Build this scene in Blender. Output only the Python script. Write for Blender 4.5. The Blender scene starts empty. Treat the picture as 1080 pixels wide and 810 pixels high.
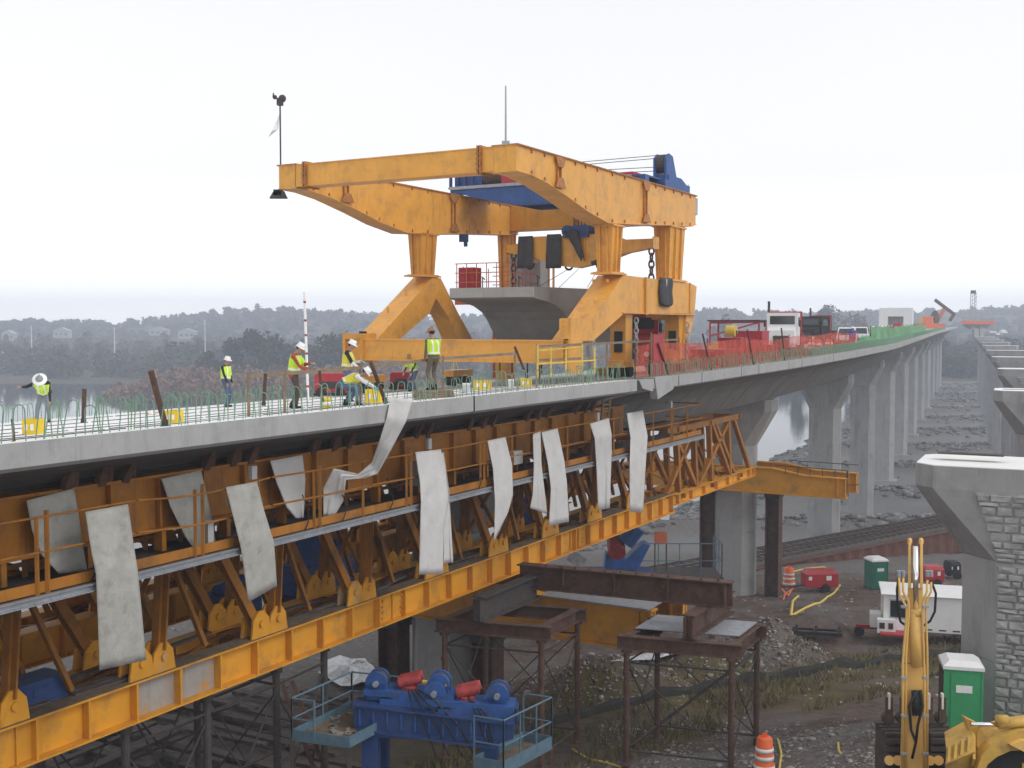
import bpy, bmesh, math, random
import numpy as np
from mathutils import Vector, Matrix, noise
random.seed(7)
rad = math.radians
scn = bpy.context.scene
COL = scn.collection
# ------------------------------------------------------------------ camera
PITCH = math.atan(60 / 1190.0)
cam_d = bpy.data.cameras.new('camera')
cam_d.sensor_width = 36.0
cam_d.lens = 36.0 * 1190 / 1080
cam_d.clip_start = 0.3
cam_d.clip_end = 9000
cam = bpy.data.objects.new('camera', cam_d)
COL.objects.link(cam)
cam.location = (0, 0, 0)
cam.rotation_euler = (math.pi / 2 - PITCH, 0, 0)
scn.camera = cam
# ------------------------------------------------------------------ sky, sun, exposure
SUN_EL, SUN_AZ = 42, 118          # azimuth clockwise from +Y (view direction)
world = bpy.data.worlds.new('World')
scn.world = world
world.use_nodes = True
nt = world.node_tree
for n in list(nt.nodes):
    nt.nodes.remove(n)
out = nt.nodes.new('ShaderNodeOutputWorld')
sky = nt.nodes.new('ShaderNodeTexSky')
sky.sky_type = 'NISHITA'
sky.sun_disc = False
sky.sun_elevation = rad(SUN_EL)
sky.sun_rotation = rad(SUN_AZ)
sky.dust_density = 4
bg1 = nt.nodes.new('ShaderNodeBackground')
bg1.inputs[1].default_value = 0.05
hs = nt.nodes.new('ShaderNodeHueSaturation')
hs.inputs['Saturation'].default_value = 0.10
nt.links.new(sky.outputs[0], hs.inputs['Color'])
nt.links.new(hs.outputs[0], bg1.inputs[0])
# even cloud layer: horizon set brighter than overhead to lift the haze
tc = nt.nodes.new('ShaderNodeTexCoord')
sep = nt.nodes.new('ShaderNodeSeparateXYZ')
nt.links.new(tc.outputs['Generated'], sep.inputs[0])
ramp = nt.nodes.new('ShaderNodeValToRGB')
el = ramp.color_ramp.elements
el[0].position = 0.0
el[0].color = (1.55, 1.56, 1.58, 1)
el[1].position = 1.0
el[1].color = (0.70, 0.71, 0.74, 1)
e = ramp.color_ramp.elements.new(0.30)
e.color = (0.80, 0.805, 0.82, 1)
e = ramp.color_ramp.elements.new(0.13)
e.color = (0.90, 0.905, 0.92, 1)
nt.links.new(sep.outputs[2], ramp.inputs[0])
cl = nt.nodes.new('ShaderNodeTexNoise')
cl.inputs['Scale'].default_value = 2.2
cl.inputs['Detail'].default_value = 4
nt.links.new(tc.outputs['Generated'], cl.inputs[0])
mr = nt.nodes.new('ShaderNodeMapRange')
mr.inputs[3].default_value = 0.97
mr.inputs[4].default_value = 1.03
nt.links.new(cl.outputs[0], mr.inputs[0])
bg2 = nt.nodes.new('ShaderNodeBackground')
nt.links.new(ramp.outputs[0], bg2.inputs[0])
nt.links.new(mr.outputs[0], bg2.inputs[1])
add = nt.nodes.new('ShaderNodeAddShader')
nt.links.new(bg1.outputs[0], add.inputs[0])
nt.links.new(bg2.outputs[0], add.inputs[1])
nt.links.new(add.outputs[0], out.inputs[0])
sun_d = bpy.data.lights.new('sun', 'SUN')
sun_d.energy = 0.6
sun_d.angle = rad(18)
sun_d.color = (1.0, 0.96, 0.9)
sun = bpy.data.objects.new('sun', sun_d)
COL.objects.link(sun)
sv = Vector((math.sin(rad(SUN_AZ)) * math.cos(rad(SUN_EL)), math.cos(rad(SUN_AZ)) * math.cos(rad(SUN_EL)), math.sin(rad(SUN_EL))))
sun.rotation_euler = sv.to_track_quat('Z', 'Y').to_euler()
scn.view_settings.view_transform = 'Standard'
scn.view_settings.look = 'None'
scn.view_settings.gamma = 1
scn.view_settings.use_curve_mapping = False
scn.view_settings.exposure = 0.0
scn.render.engine = 'CYCLES'
scn.cycles.max_bounces = 6
scn.cycles.volume_bounces = 3
scn.cycles.transparent_max_bounces = 16

# ------------------------------------------------------------------ frames and helpers
F = 1190.0
cp, sp = math.cos(PITCH), math.sin(PITCH)
def ray(u, v):
    x = (u - 540) / F; y = (405 - v) / F
    return Vector((x, cp + y * sp, -sp + y * cp))
BA = math.atan(670 / F / math.sqrt(1 + (60 / F) ** 2))      # heading of the bridge
D1 = Vector((math.sin(BA), math.cos(BA), 0))
T1 = Vector((-math.cos(BA), math.sin(BA), 0))
E0 = Vector((-9.9, 21.8, 0))
Z = Vector((0, 0, 1))
def B(s, l, z):                     # along the bridge, across it (0 = near deck edge), height
    return E0 + D1 * s + T1 * l + Z * z
def Pl(u, v, l):                    # where a sight line meets the upright plane l along the bridge
    r = ray(u, v); k = (E0.dot(T1) + l) / r.dot(T1); return r * k
def Ps(u, v, s):
    r = ray(u, v); k = (E0.dot(D1) + s) / r.dot(D1); return r * k
def Py(u, v, y):
    r = ray(u, v); return r * (y / r.y)
def Pz(u, v, z):
    r = ray(u, v); return r * (z / r.z)
def toB(p):
    d = Vector((p.x, p.y, 0)) - E0
    return d.dot(D1), d.dot(T1), p.z
def zdeck(l):
    return -2.27 - 0.07 * l
def on_deck(u, v):
    r = ray(u, v)
    # z = -2.27 - .07*l, l = (p-E0).T1
    k = (-2.27 + 0.07 * E0.dot(T1)) / (r.z + 0.07 * r.dot(T1))
    return r * k

BASE = {}
def base_of(o):
    while o is not None and o.name not in BASE:
        o = o.parent
    return BASE[o.name] if o is not None else Vector((0, 0, 0))
def tag(o, label=None, cat=None, group=None, kind=None):
    if label: o['label'] = label
    if cat: o['category'] = cat
    if group: o['group'] = group
    if kind: o['kind'] = kind
    return o
def thing(name, label, cat, loc=(0, 0, 0), group=None):
    o = bpy.data.objects.new(name, None)
    COL.objects.link(o)
    o.location = loc
    o.empty_display_size = 0.3
    BASE[o.name] = Vector(loc)
    return tag(o, label, cat, group)
def copy_tree(o, parent=None):
    c = o.copy(); COL.objects.link(c)
    if parent is not None: c.parent = parent
    for ch in list(o.children):
        copy_tree(ch, c)
    return c

# parts that come in several loose pieces: every piece becomes a part of its own
SPLIT = {'stake', 'end_stiffener', 'girder_rib', 'girder_gusset', 'hose', 'switch_box', 'hydraulic_pipe', 'pipe_clamp', 'leg', 'slack_chain', 'lifting_eye', 'sling', 'dangling_cable', 'drive_box', 'bolted_flange', 'jack_cylinder', 'frame_stiffener', 'roller', 'side_vent', 'fall_rope', 'hoist_rope', 'wheel', 'skid', 'deck_bars', 'stud', 'cooling_unit', 'bucket_tooth', 'printed_label', 'end_flange', 'post', 'upright', 'cross_bar', 'plank', 'loose_plank', 'window', 'motor', 'stiffener', 'cross_tie', 'girder', 'rail', 'board', 'white_band', 'mirror', 'batten', 'stand', 'support_lug', 'panel', 'unit_grille', 'cheek_plate', 'main_beam', 'cradle', 'rear_upright', 'rear_pipework', 'edge_closure', 'leg_collar', 'bare_patch', 'splice_plate', 'nose_stiffener', 'door_mark', 'timber_packing', 'rung', 'flange', 'window_frame', 'web_rib', 'axle_pin'}
class MB:
    def __init__(s):
        s.v = []; s.f = []; s.m = []; s.cm = 0
    def add(s, vs, fs):
        o = len(s.v)
        s.v.extend([Vector(a) for a in vs])
        for f in fs:
            s.f.append(tuple(i + o for i in f)); s.m.append(s.cm)
        return s
    def hexa(s, p):                 # 4 bottom (ccw) + 4 top
        return s.add(p, [(3, 2, 1, 0), (4, 5, 6, 7), (0, 1, 5, 4), (1, 2, 6, 5), (2, 3, 7, 6), (3, 0, 4, 7)])
    def box(s, c, size, R=None):
        c = Vector(c); x, y, z = size[0] / 2, size[1] / 2, size[2] / 2
        p = [(-x, -y, -z), (x, -y, -z), (x, y, -z), (-x, y, -z), (-x, -y, z), (x, -y, z), (x, y, z), (-x, y, z)]
        R = R or Matrix.Identity(3)
        return s.hexa([c + R @ Vector(a) for a in p])
    def bbox(s, s0, s1, l0, l1, z0, z1):   # box in the bridge frame
        q = [(s0, l0), (s0, l1), (s1, l1), (s1, l0)]
        q = [(s0, l1), (s0, l0), (s1, l0), (s1, l1)]
        return s.hexa([B(a, b, z0) for a, b in q] + [B(a, b, z1) for a, b in q])
    def beam(s, p, q, w, h, up=Z):
        p, q = Vector(p), Vector(q); d = (q - p).normalized()
        sd = d.cross(Vector(up))
        if sd.length < 1e-4: sd = d.cross(Vector((1, 0, 0)))
        sd.normalize(); u = sd.cross(d)
        a = sd * (w / 2); b = u * (h / 2)
        return s.hexa([p - a - b, p + a - b, q + a - b, q - a - b, p - a + b, p + a + b, q + a + b, q - a + b])
    def ibeam(s, p, q, w, h, tf=.04, tw=.03, up=Z):
        p, q = Vector(p), Vector(q); d = (q - p).normalized()
        sd = d.cross(Vector(up)).normalized(); u = sd.cross(d)
        s.beam(p + u * (h / 2 - tf / 2), q + u * (h / 2 - tf / 2), w, tf, up)
        s.beam(p - u * (h / 2 - tf / 2), q - u * (h / 2 - tf / 2), w, tf, up)
        return s.beam(p, q, tw, h - 2 * tf - .002, up)
    def tube(s, pts, r, n=6, r2=None, cap=True):
        pts = [Vector(p) for p in pts]
        rings = []
        N = len(pts); prev = None
        for i, p in enumerate(pts):
            d = (pts[min(i + 1, N - 1)] - pts[max(i - 1, 0)]).normalized()
            a = prev if prev is not None else (Vector((0, 0, 1)) if abs(d.z) < .9 else Vector((1, 0, 0)))
            x = (a - d * a.dot(d)).normalized(); y = d.cross(x); prev = x
            rr = r if r2 is None else r + (r2 - r) * i / max(1, N - 1)
            rings.append([p + (x * math.cos(t) + y * math.sin(t)) * rr for t in [2 * math.pi * k / n for k in range(n)]])
        vs = [a for rg in rings for a in rg]
        fs = []
        for i in range(N - 1):
            for k in range(n):
                fs.append((i * n + k, i * n + (k + 1) % n, (i + 1) * n + (k + 1) % n, (i + 1) * n + k))
        if cap:
            fs.append(tuple(range(n - 1, -1, -1))); fs.append(tuple((N - 1) * n + k for k in range(n)))
        return s.add(vs, fs)
    def cyl(s, p, q, r, n=12, r2=None):
        return s.tube([p, q], r, n, r2)
    def prism(s, poly, off):
        off = Vector(off); n = len(poly); poly = [Vector(p) for p in poly]
        nrm = Vector((0, 0, 0))
        for i in range(n): nrm += (poly[i] - poly[0]).cross(poly[(i + 1) % n] - poly[0])
        if nrm.dot(off) > 0: poly = poly[::-1]
        vs = poly + [p + off for p in poly]
        fs = [tuple(range(n)), tuple(range(2 * n - 1, n - 1, -1))]
        for i in range(n):
            j = (i + 1) % n
            fs.append((j, i, n + i, n + j))
        return s.add(vs, fs)
    def loft(s, rings, cap=True, closed=True):
        n = len(rings[0]); vs = [a for r in rings for a in r]; fs = []
        for i in range(len(rings) - 1):
            for k in range(n if closed else n - 1):
                fs.append((i * n + k, i * n + (k + 1) % n, (i + 1) * n + (k + 1) % n, (i + 1) * n + k))
        if cap and closed:
            fs.append(tuple(range(n - 1, -1, -1))); fs.append(tuple((len(rings) - 1) * n + k for k in range(n)))
        return s.add(vs, fs)
    def lathe(s, c, prof, n=16, R=None):
        c = Vector(c); R = R or Matrix.Identity(3)
        rings = [[c + R @ Vector((r * math.cos(2 * math.pi * k / n), r * math.sin(2 * math.pi * k / n), z)) for k in range(n)] for r, z in prof]
        return s.loft(rings)
    def ball(s, c, r, n=10, m=6, sc=(1, 1, 1), R=None):
        prof = [(math.sin(math.pi * i / m) * r + 1e-4, -math.cos(math.pi * i / m) * r) for i in range(m + 1)]
        c = Vector(c); R = R or Matrix.Identity(3)
        rings = [[c + R @ Vector((a * math.cos(2 * math.pi * k / n) * sc[0], a * math.sin(2 * math.pi * k / n) * sc[1], z * sc[2])) for k in range(n)] for a, z in prof]
        return s.loft(rings)
    def clusters(s):
        par = list(range(len(s.v)))
        def find(i):
            while par[i] != i: par[i] = par[par[i]]; i = par[i]
            return i
        for f in s.f:
            for a in f[1:]: par[find(a)] = find(f[0])
        isl = {}
        for i in range(len(s.v)): isl.setdefault(find(i), []).append(i)
        bx = []
        for r, vi in isl.items():
            A_ = np.array([s.v[i][:] for i in vi]); bx.append([A_.min(0) - .015, A_.max(0) + .015, {r}])
        ch = True
        while ch:
            ch = False
            for i in range(len(bx)):
                for j in range(i + 1, len(bx)):
                    if (bx[i][0] <= bx[j][1]).all() and (bx[j][0] <= bx[i][1]).all():
                        bx[i] = [np.minimum(bx[i][0], bx[j][0]), np.maximum(bx[i][1], bx[j][1]), bx[i][2] | bx[j][2]]; del bx[j]; ch = True; break
                if ch: break
        out = []
        for lo, hi, roots in bx:
            m = MB(); mp = {}
            for r in roots:
                for i in isl[r]: mp[i] = len(m.v); m.v.append(s.v[i])
            for f, k in zip(s.f, s.m):
                if find(f[0]) in roots: m.f.append(tuple(mp[i] for i in f)); m.m.append(k)
            out.append(m)
        return out
    def build(s, name, mats, parent=None, smooth=False, bevel=0, label=None):
        if parent is not None and name in SPLIT:
            cs = s.clusters()
            if 1 < len(cs) <= 60:
                for c in cs: o = c.build_one(name, mats, parent, smooth, bevel, label)
                return o
        return s.build_one(name, mats, parent, smooth, bevel, label)
    def build_one(s, name, mats, parent=None, smooth=False, bevel=0, label=None):
        b = base_of(parent) if parent is not None else Vector((0, 0, 0))
        me = bpy.data.meshes.new(name)
        me.from_pydata([tuple(a - b) for a in s.v], [], s.f)
        if not isinstance(mats, (list, tuple)): mats = [mats]
        for m in mats: me.materials.append(m)
        me.polygons.foreach_set('material_index', s.m)
        if smooth: me.polygons.foreach_set('use_smooth', [True] * len(s.f))
        me.update()
        o = bpy.data.objects.new(name, me)
        COL.objects.link(o)
        if parent is not None: o.parent = parent
        else: BASE[o.name] = Vector((0, 0, 0))
        if bevel:
            md = o.modifiers.new('bevel', 'BEVEL'); md.width = bevel; md.segments = 1; md.limit_method = 'ANGLE'
        if label: o['label'] = label
        return o

def pieces(fn_list, name, mats, parent, **k):
    for fn in fn_list:
        b = MB(); fn(b); b.build(name, mats, parent, **k)
def settle(o):
    """give a single-mesh thing its origin at its own base"""
    me = o.data
    n = len(me.vertices); co = np.empty(n * 3); me.vertices.foreach_get('co', co); co = co.reshape(-1, 3)
    c = np.array([(co[:, 0].min() + co[:, 0].max()) / 2, (co[:, 1].min() + co[:, 1].max()) / 2, co[:, 2].min()])
    me.vertices.foreach_set('co', (co - c).ravel()); me.update()
    o.location = c
    BASE[o.name] = Vector(c)
    return o

# ------------------------------------------------------------------ materials
def mat(name, col, rough=.6, var=.18, scale=1.5, bump=0, bscale=20, metal=0, dirt=None, streak=None, spec=.4):
    m = bpy.data.materials.new(name); m.use_nodes = True
    t = m.node_tree; N = t.nodes; L = t.links
    b = N['Principled BSDF']
    b.inputs['Roughness'].default_value = rough
    b.inputs['Metallic'].default_value = metal
    b.inputs['Specular IOR Level'].default_value = spec
    tcn = N.new('ShaderNodeTexCoord')
    nz = N.new('ShaderNodeTexNoise'); nz.inputs['Scale'].default_value = scale; nz.inputs['Detail'].default_value = 7; nz.inputs['Roughness'].default_value = .65
    oi = N.new('ShaderNodeObjectInfo'); vo = N.new('ShaderNodeVectorMath'); vo.operation = 'MULTIPLY_ADD'; vo.inputs[1].default_value = (37, 53, 71)
    L.new(oi.outputs['Random'], vo.inputs[0]); L.new(tcn.outputs['Object'], vo.inputs[2]); OBJ = vo.outputs[0]
    L.new(OBJ, nz.inputs['Vector'])
    mrn = N.new('ShaderNodeMapRange'); mrn.inputs[1].default_value = .3; mrn.inputs[2].default_value = .7
    L.new(nz.outputs[0], mrn.inputs[0])
    mx = N.new('ShaderNodeMix'); mx.data_type = 'RGBA'
    mx.inputs['A'].default_value = tuple(c * (1 - var) for c in col) + (1,)
    mx.inputs['B'].default_value = tuple(min(1, c * (1 + var)) for c in col) + (1,)
    L.new(mrn.outputs[0], mx.inputs['Factor'])
    cur = mx.outputs['Result']
    def layer(cur, color, lo, hi, sc, squash):
        mp = N.new('ShaderNodeMapping'); mp.inputs['Scale'].default_value = squash
        L.new(OBJ, mp.inputs[0])
        n2 = N.new('ShaderNodeTexNoise'); n2.inputs['Scale'].default_value = sc; n2.inputs['Detail'].default_value = 8; n2.inputs['Roughness'].default_value = .7
        L.new(mp.outputs[0], n2.inputs['Vector'])
        r2 = N.new('ShaderNodeMapRange'); r2.inputs[1].default_value = lo; r2.inputs[2].default_value = hi
        L.new(n2.outputs[0], r2.inputs[0])
        m2 = N.new('ShaderNodeMix'); m2.data_type = 'RGBA'
        L.new(cur, m2.inputs['A']); m2.inputs['B'].default_value = tuple(color) + (1,)
        L.new(r2.outputs[0], m2.inputs['Factor'])
        return m2.outputs['Result']
    if dirt:
        cur = layer(cur, dirt[0], dirt[1], dirt[2], dirt[3], (1, 1, 1))
    if streak:
        cur = layer(cur, streak[0], streak[1], streak[2], streak[3], (1, 1, .12))
    hv = N.new('ShaderNodeHueSaturation'); vr = N.new('ShaderNodeMapRange'); vr.inputs[3].default_value = .92; vr.inputs[4].default_value = 1.08
    L.new(oi.outputs['Random'], vr.inputs[0]); L.new(vr.outputs[0], hv.inputs['Value']); L.new(cur, hv.inputs['Color']); cur = hv.outputs[0]
    L.new(cur, b.inputs['Base Color'])
    if bump:
        n3 = N.new('ShaderNodeTexNoise'); n3.inputs['Scale'].default_value = bscale; n3.inputs['Detail'].default_value = 6
        L.new(OBJ, n3.inputs['Vector'])
        bp = N.new('ShaderNodeBump'); bp.inputs['Strength'].default_value = bump; bp.inputs['Distance'].default_value = .05
        L.new(n3.outputs[0], bp.inputs['Height']); L.new(bp.outputs[0], b.inputs['Normal'])
    return m
M = {}
M['crane'] = mat('crane_yellow_paint', (.70, .33, .045), .42, .10, .8, dirt=((.38, .19, .06), .5, .8, 1.1), streak=((.26, .12, .045), .56, .85, 3.2))
M['crane_rust_shade'] = mat('rust_shade_crane_edge', (.42, .17, .04), .55, .3, 3, dirt=((.13, .06, .035), .5, .75, 5))  # rusty brown edges, with the shadows round ribs and lips painted in
M['truss_dk'] = mat('shaded_grimy_truss_paint', (.30, .12, .012), .65, .25, 1.5, dirt=((.07, .045, .03), .48, .75, 1.6))  # darker copy of the truss paint: shade inside the truss, plus grime
M['crane'].node_tree.nodes['Principled BSDF'].inputs['Sheen Weight'].default_value = .18   # sheen pales the paint at grazing view angles
M['crane'].node_tree.nodes['Principled BSDF'].inputs['Sheen Roughness'].default_value = .35
M['soffit_shaded'] = mat('shaded_form_soffit', (.13, .125, .12), .8, .15, .9, bump=.15, bscale=10, streak=((.08, .078, .075), .5, .85, 1.2))  # darker copy of the soffit concrete, shade under the deck put into its colour
M['truss'] = mat('truss_yellow_paint', (.36, .14, .012), .55, .15, 1.2, dirt=((.15, .075, .03), .48, .78, 1.4), streak=((.10, .05, .025), .52, .82, 3))
M['chord'] = mat('chord_yellow_paint', (.66, .30, .022), .55, .1, .7, dirt=((.26, .15, .06), .5, .8, .9), streak=((.34, .31, .27), .63, .75, .5))
M['grime'] = mat('muddy_steel', (.16, .12, .08), .85, .35, 3, bump=.3)
M['concrete'] = mat('deck_concrete', (.36, .355, .345), .85, .1, .9, bump=.15, bscale=14, dirt=((.27, .265, .255), .5, .8, .7), streak=((.24, .235, .225), .55, .85, 1.6))
M['edge'] = mat('pale_edge_concrete', (.37, .37, .372), .85, .08, 1.2, bump=.1, bscale=14, dirt=((.27, .265, .26), .52, .8, 1.1), streak=((.24, .235, .225), .53, .8, 2.4))
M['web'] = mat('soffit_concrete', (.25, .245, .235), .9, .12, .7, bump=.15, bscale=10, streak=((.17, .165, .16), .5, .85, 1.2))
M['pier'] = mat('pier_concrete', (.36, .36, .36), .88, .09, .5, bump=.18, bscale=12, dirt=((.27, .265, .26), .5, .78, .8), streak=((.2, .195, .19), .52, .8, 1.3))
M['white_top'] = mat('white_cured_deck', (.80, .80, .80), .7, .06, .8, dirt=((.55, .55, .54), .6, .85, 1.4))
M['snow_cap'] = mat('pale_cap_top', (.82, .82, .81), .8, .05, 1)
M['rust'] = mat('rusty_steel', (.095, .052, .038), .85, .35, 2.5, bump=.25, bscale=30, dirt=((.2, .12, .085), .55, .8, 3), streak=((.06, .04, .035), .55, .85, 2))
M['dark_steel'] = mat('dark_weathered_steel', (.06, .05, .048), .75, .35, 3, bump=.2)
M['galv'] = mat('galvanised_channel', (.34, .36, .39), .5, .18, 4, metal=.35, dirt=((.2, .19, .18), .55, .8, 3))
M['blue'] = mat('blue_machine_paint', (.03, .10, .32), .5, .25, 2, dirt=((.06, .055, .05), .5, .75, 3.5), streak=((.05, .045, .04), .55, .8, 4))
M['blue_dk'] = mat('dirty_blue_paint', (.02, .055, .18), .6, .3, 2, dirt=((.06, .055, .05), .5, .8, 2))
M['teal_rail'] = mat('blue_grey_rail_paint', (.10, .17, .22), .6, .2, 4)
M['red'] = mat('red_paint', (.40, .028, .035), .45, .15, 2, dirt=((.25, .05, .04), .6, .85, 2))
M['red_jack'] = mat('hydraulic_red', (.40, .05, .05), .6, .3, 4, dirt=((.14, .05, .04), .48, .72, 6))
M['white'] = mat('white_paint', (.78, .78, .78), .5, .05, 2, streak=((.55, .54, .52), .6, .9, 2))
M['grey'] = mat('grey_panel', (.38, .38, .38), .6, .12, 2)
M['black'] = mat('black_rubber', (.018, .018, .018), .7, .25, 6, bump=.1)
M['glass'] = mat('dark_window_glass', (.03, .035, .04), .12, .1, 2, spec=.6)
M['chrome'] = mat('chrome_rod', (.8, .8, .8), .15, .02, 2, metal=1)
M['cloth'] = mat('white_geotextile', (.56, .55, .54), .9, .07, 2.2, bump=.25, bscale=9, dirt=((.42, .40, .36), .56, .85, 1.2), streak=((.45, .43, .4), .6, .85, 2.5))
M['cloth_dirty'] = mat('soiled_geotextile', (.42, .415, .385), .92, .14, 2.5, bump=.4, bscale=8, dirt=((.24, .22, .16), .52, .8, 1.6))
M['tarp_black'] = mat('black_tarpaulin', (.035, .035, .04), .6, .25, 4, bump=.3, bscale=8)
M['rebar'] = mat('green_epoxy_rebar', (.17, .29, .20), .6, .25, 8)
M['wood'] = mat('weathered_timber', (.22, .165, .11), .85, .3, 3, bump=.2)
M['old_wood'] = mat('dark_timber_mat', (.085, .066, .058), .9, .4, 2.5, bump=.4, bscale=12, dirt=((.15, .13, .12), .52, .75, 2))
M['worn'] = mat('worn_primer_web', (.36, .33, .30), .7, .12, 1.5, dirt=((.55, .25, .03), .52, .62, 1.1), streak=((.22, .18, .14), .55, .85, 2))
M['bucket_yellow'] = mat('yellow_plastic', (.78, .55, .02), .5, .08, 3)
M['hose_yellow'] = mat('yellow_hose', (.65, .48, .08), .6, .15, 3)
M['exc'] = mat('excavator_yellow', (.76, .47, .14), .5, .1, 2, dirt=((.35, .24, .12), .6, .85, 2.5))
M['loader'] = mat('loader_yellow', (.55, .34, .07), .6, .15, 2, dirt=((.22, .16, .1), .52, .8, 2.5))
M['mud'] = mat('track_mud', (.09, .07, .055), .9, .35, 4, bump=.4)
M['green_plastic'] = mat('green_cabin_plastic', (.055, .33, .14), .5, .1, 2)
M['teal_plastic'] = mat('teal_green_plastic', (.03, .18, .12), .5, .1, 2)
M['brown_wall'] = mat('dark_brown_side', (.06, .03, .025), .6, .2, 3)
M['orange'] = mat('orange_plastic', (.75, .13, .03), .5, .1, 3)
M['refl_white'] = mat('white_reflective_band', (.75, .74, .72), .4, .08, 3)
M['barrier_fab'] = mat('dark_silt_fabric', (.035, .033, .03), .8, .3, 2, bump=.3)
M['foam'] = mat('plastic_bag_sheet', (.5, .52, .55), .35, .3, 5, bump=.6, bscale=6)
M['sign_orange'] = mat('faded_orange_sign', (.55, .15, .06), .6, .1, 3)
M['rail_steel'] = mat('rail_steel', (.10, .075, .06), .5, .2, 4, metal=.4)

def mesh_fence_mat(name, col, alpha):
    m = bpy.data.materials.new(name); m.use_nodes = True
    t = m.node_tree; N = t.nodes; L = t.links
    b = N['Principled BSDF']; b.inputs['Base Color'].default_value = col + (1,); b.inputs['Roughness'].default_value = .8
    tcn = N.new('ShaderNodeTexCoord')
    nz = N.new('ShaderNodeTexNoise'); nz.inputs['Scale'].default_value = 2.0; nz.inputs['Detail'].default_value = 5
    L.new(tcn.outputs['Object'], nz.inputs['Vector'])
    mrn = N.new('ShaderNodeMapRange'); mrn.inputs[1].default_value = .3; mrn.inputs[2].default_value = .7
    mrn.inputs[3].default_value = alpha - .18; mrn.inputs[4].default_value = alpha + .18
    L.new(nz.outputs[0], mrn.inputs[0]); L.new(mrn.outputs[0], b.inputs['Alpha'])
    return m
M['mesh_red'] = mesh_fence_mat('orange_red_mesh', (.55, .10, .06), .55)
M['mesh_green'] = mesh_fence_mat('green_mesh', (.12, .36, .16), .82)
# ------------------------------------------------------------------ terrain
GY = [-60, 0, 20, 30, 38, 50, 65, 83, 92, 103, 116, 134, 170, 230, 700]
GZ = [-10, -11, -12.6, -13.9, -15.1, -16.6, -18.4, -20.4, -21.4, -22.2, -23.6, -26.6, -28.6, -28.9, -29.0]
WATER = -30.2
RIDGES = [154, 190, 226, 263, 303, 344, 385, 425, 465, 505, 545]
SHX = [(-60, -95), (20, -88), (60, -58), (100, -22), (172, 22), (295, 77), (600, 208)]
def interp(x, xs, ys):
    return float(np.interp(x, xs, ys))
def axis_x(y):                      # mid line between the two viaducts
    return 49 + (y - 132) * .412
def ground(x, y, detail=True):
    z = interp(y, GY, GZ)
    # lower working area round the shoring
    l = max(0, 1 - ((x + 2) / 14) ** 2) * max(0, 1 - ((y - 40) / 13) ** 2)
    z -= 1.1 * l
    # causeway ridges between the piers
    if y > 140:
        for r in RIDGES:
            d = abs(y - (r + (x - axis_x(y)) * .10))
            if d < 9: z += 1.7 * (0.5 + .5 * math.cos(math.pi * d / 9))
    z += 1.25 * max(0, 1 - ((x - 18) / 9) ** 2) * max(0, 1 - ((y - 37) / 9) ** 2)      # gravel pad by the stone pier
    if detail:
        z += .22 * noise.noise((x * .11, y * .11, 0)) + .10 * noise.noise((x * .5, y * .5, 3)) + .05 * noise.noise((x * 1.6, y * 1.6, 5))
    # dirt heap and rubble bank
    for (cx, cy, r, h) in HEAPS:
        d = math.hypot(x - cx, (y - cy)) / r
        if d < 1: z += h * (1 - d * d) * (1 + .5 * noise.noise((x * .9, y * .9, 9)))
    # river bank
    sx = interp(y, [a for a, b in SHX], [b for a, b in SHX]) + 3 * noise.noise((y * .03, 1, 0))
    if x < sx + 8:
        t = min(1, (sx + 8 - x) / 22.0)
        z = z * (1 - t) + (-34) * t
    ex = axis_x(y) + 120
    if y > 150 and x > ex:
        t = min(1, (x - ex) / 30.0)
        z = z * (1 - t) + (-34) * t
    if y > 600:
        t = min(1, (y - 600) / 30.0)
        z = z * (1 - t) + (-34) * t
    return z
HEAPS = []
def on_ground(u, v, detail=False):
    r = ray(u, v); lo, hi = 5.0, 900.0
    k = 10.0
    while k < 900:
        p = r * k
        if p.z < ground(p.x, p.y, detail): break
        k += .5
    lo, hi = k - .5, k
    for _ in range(20):
        m = (lo + hi) / 2; p = r * m
        if p.z < ground(p.x, p.y, detail): hi = m
        else: lo = m
    p = r * hi
    return Vector((p.x, p.y, ground(p.x, p.y, True)))
for (u, v, r, h) in [(850, 668, 3.4, 1.1), (905, 652, 2.6, .5)]:
    p = on_ground(u, v); HEAPS.append((p.x, p.y, r, h))
for u, v in [(615, 724), (660, 716), (700, 708), (740, 700), (780, 692), (815, 684), (835, 690)]:
    p = on_ground(u, v); HEAPS.append((p.x, p.y, 3.2, .75))
FENCE = [on_ground(u, v) for u, v in [(560, 775), (625, 757), (700, 738), (780, 722), (860, 712), (935, 700), (1000, 690), (1090, 672)]]
def fence_side(x, y):
    yy = interp(x, [p.x for p in FENCE], [p.y for p in FENCE])
    return y - yy                   # > 0 beyond the silt fence

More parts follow.
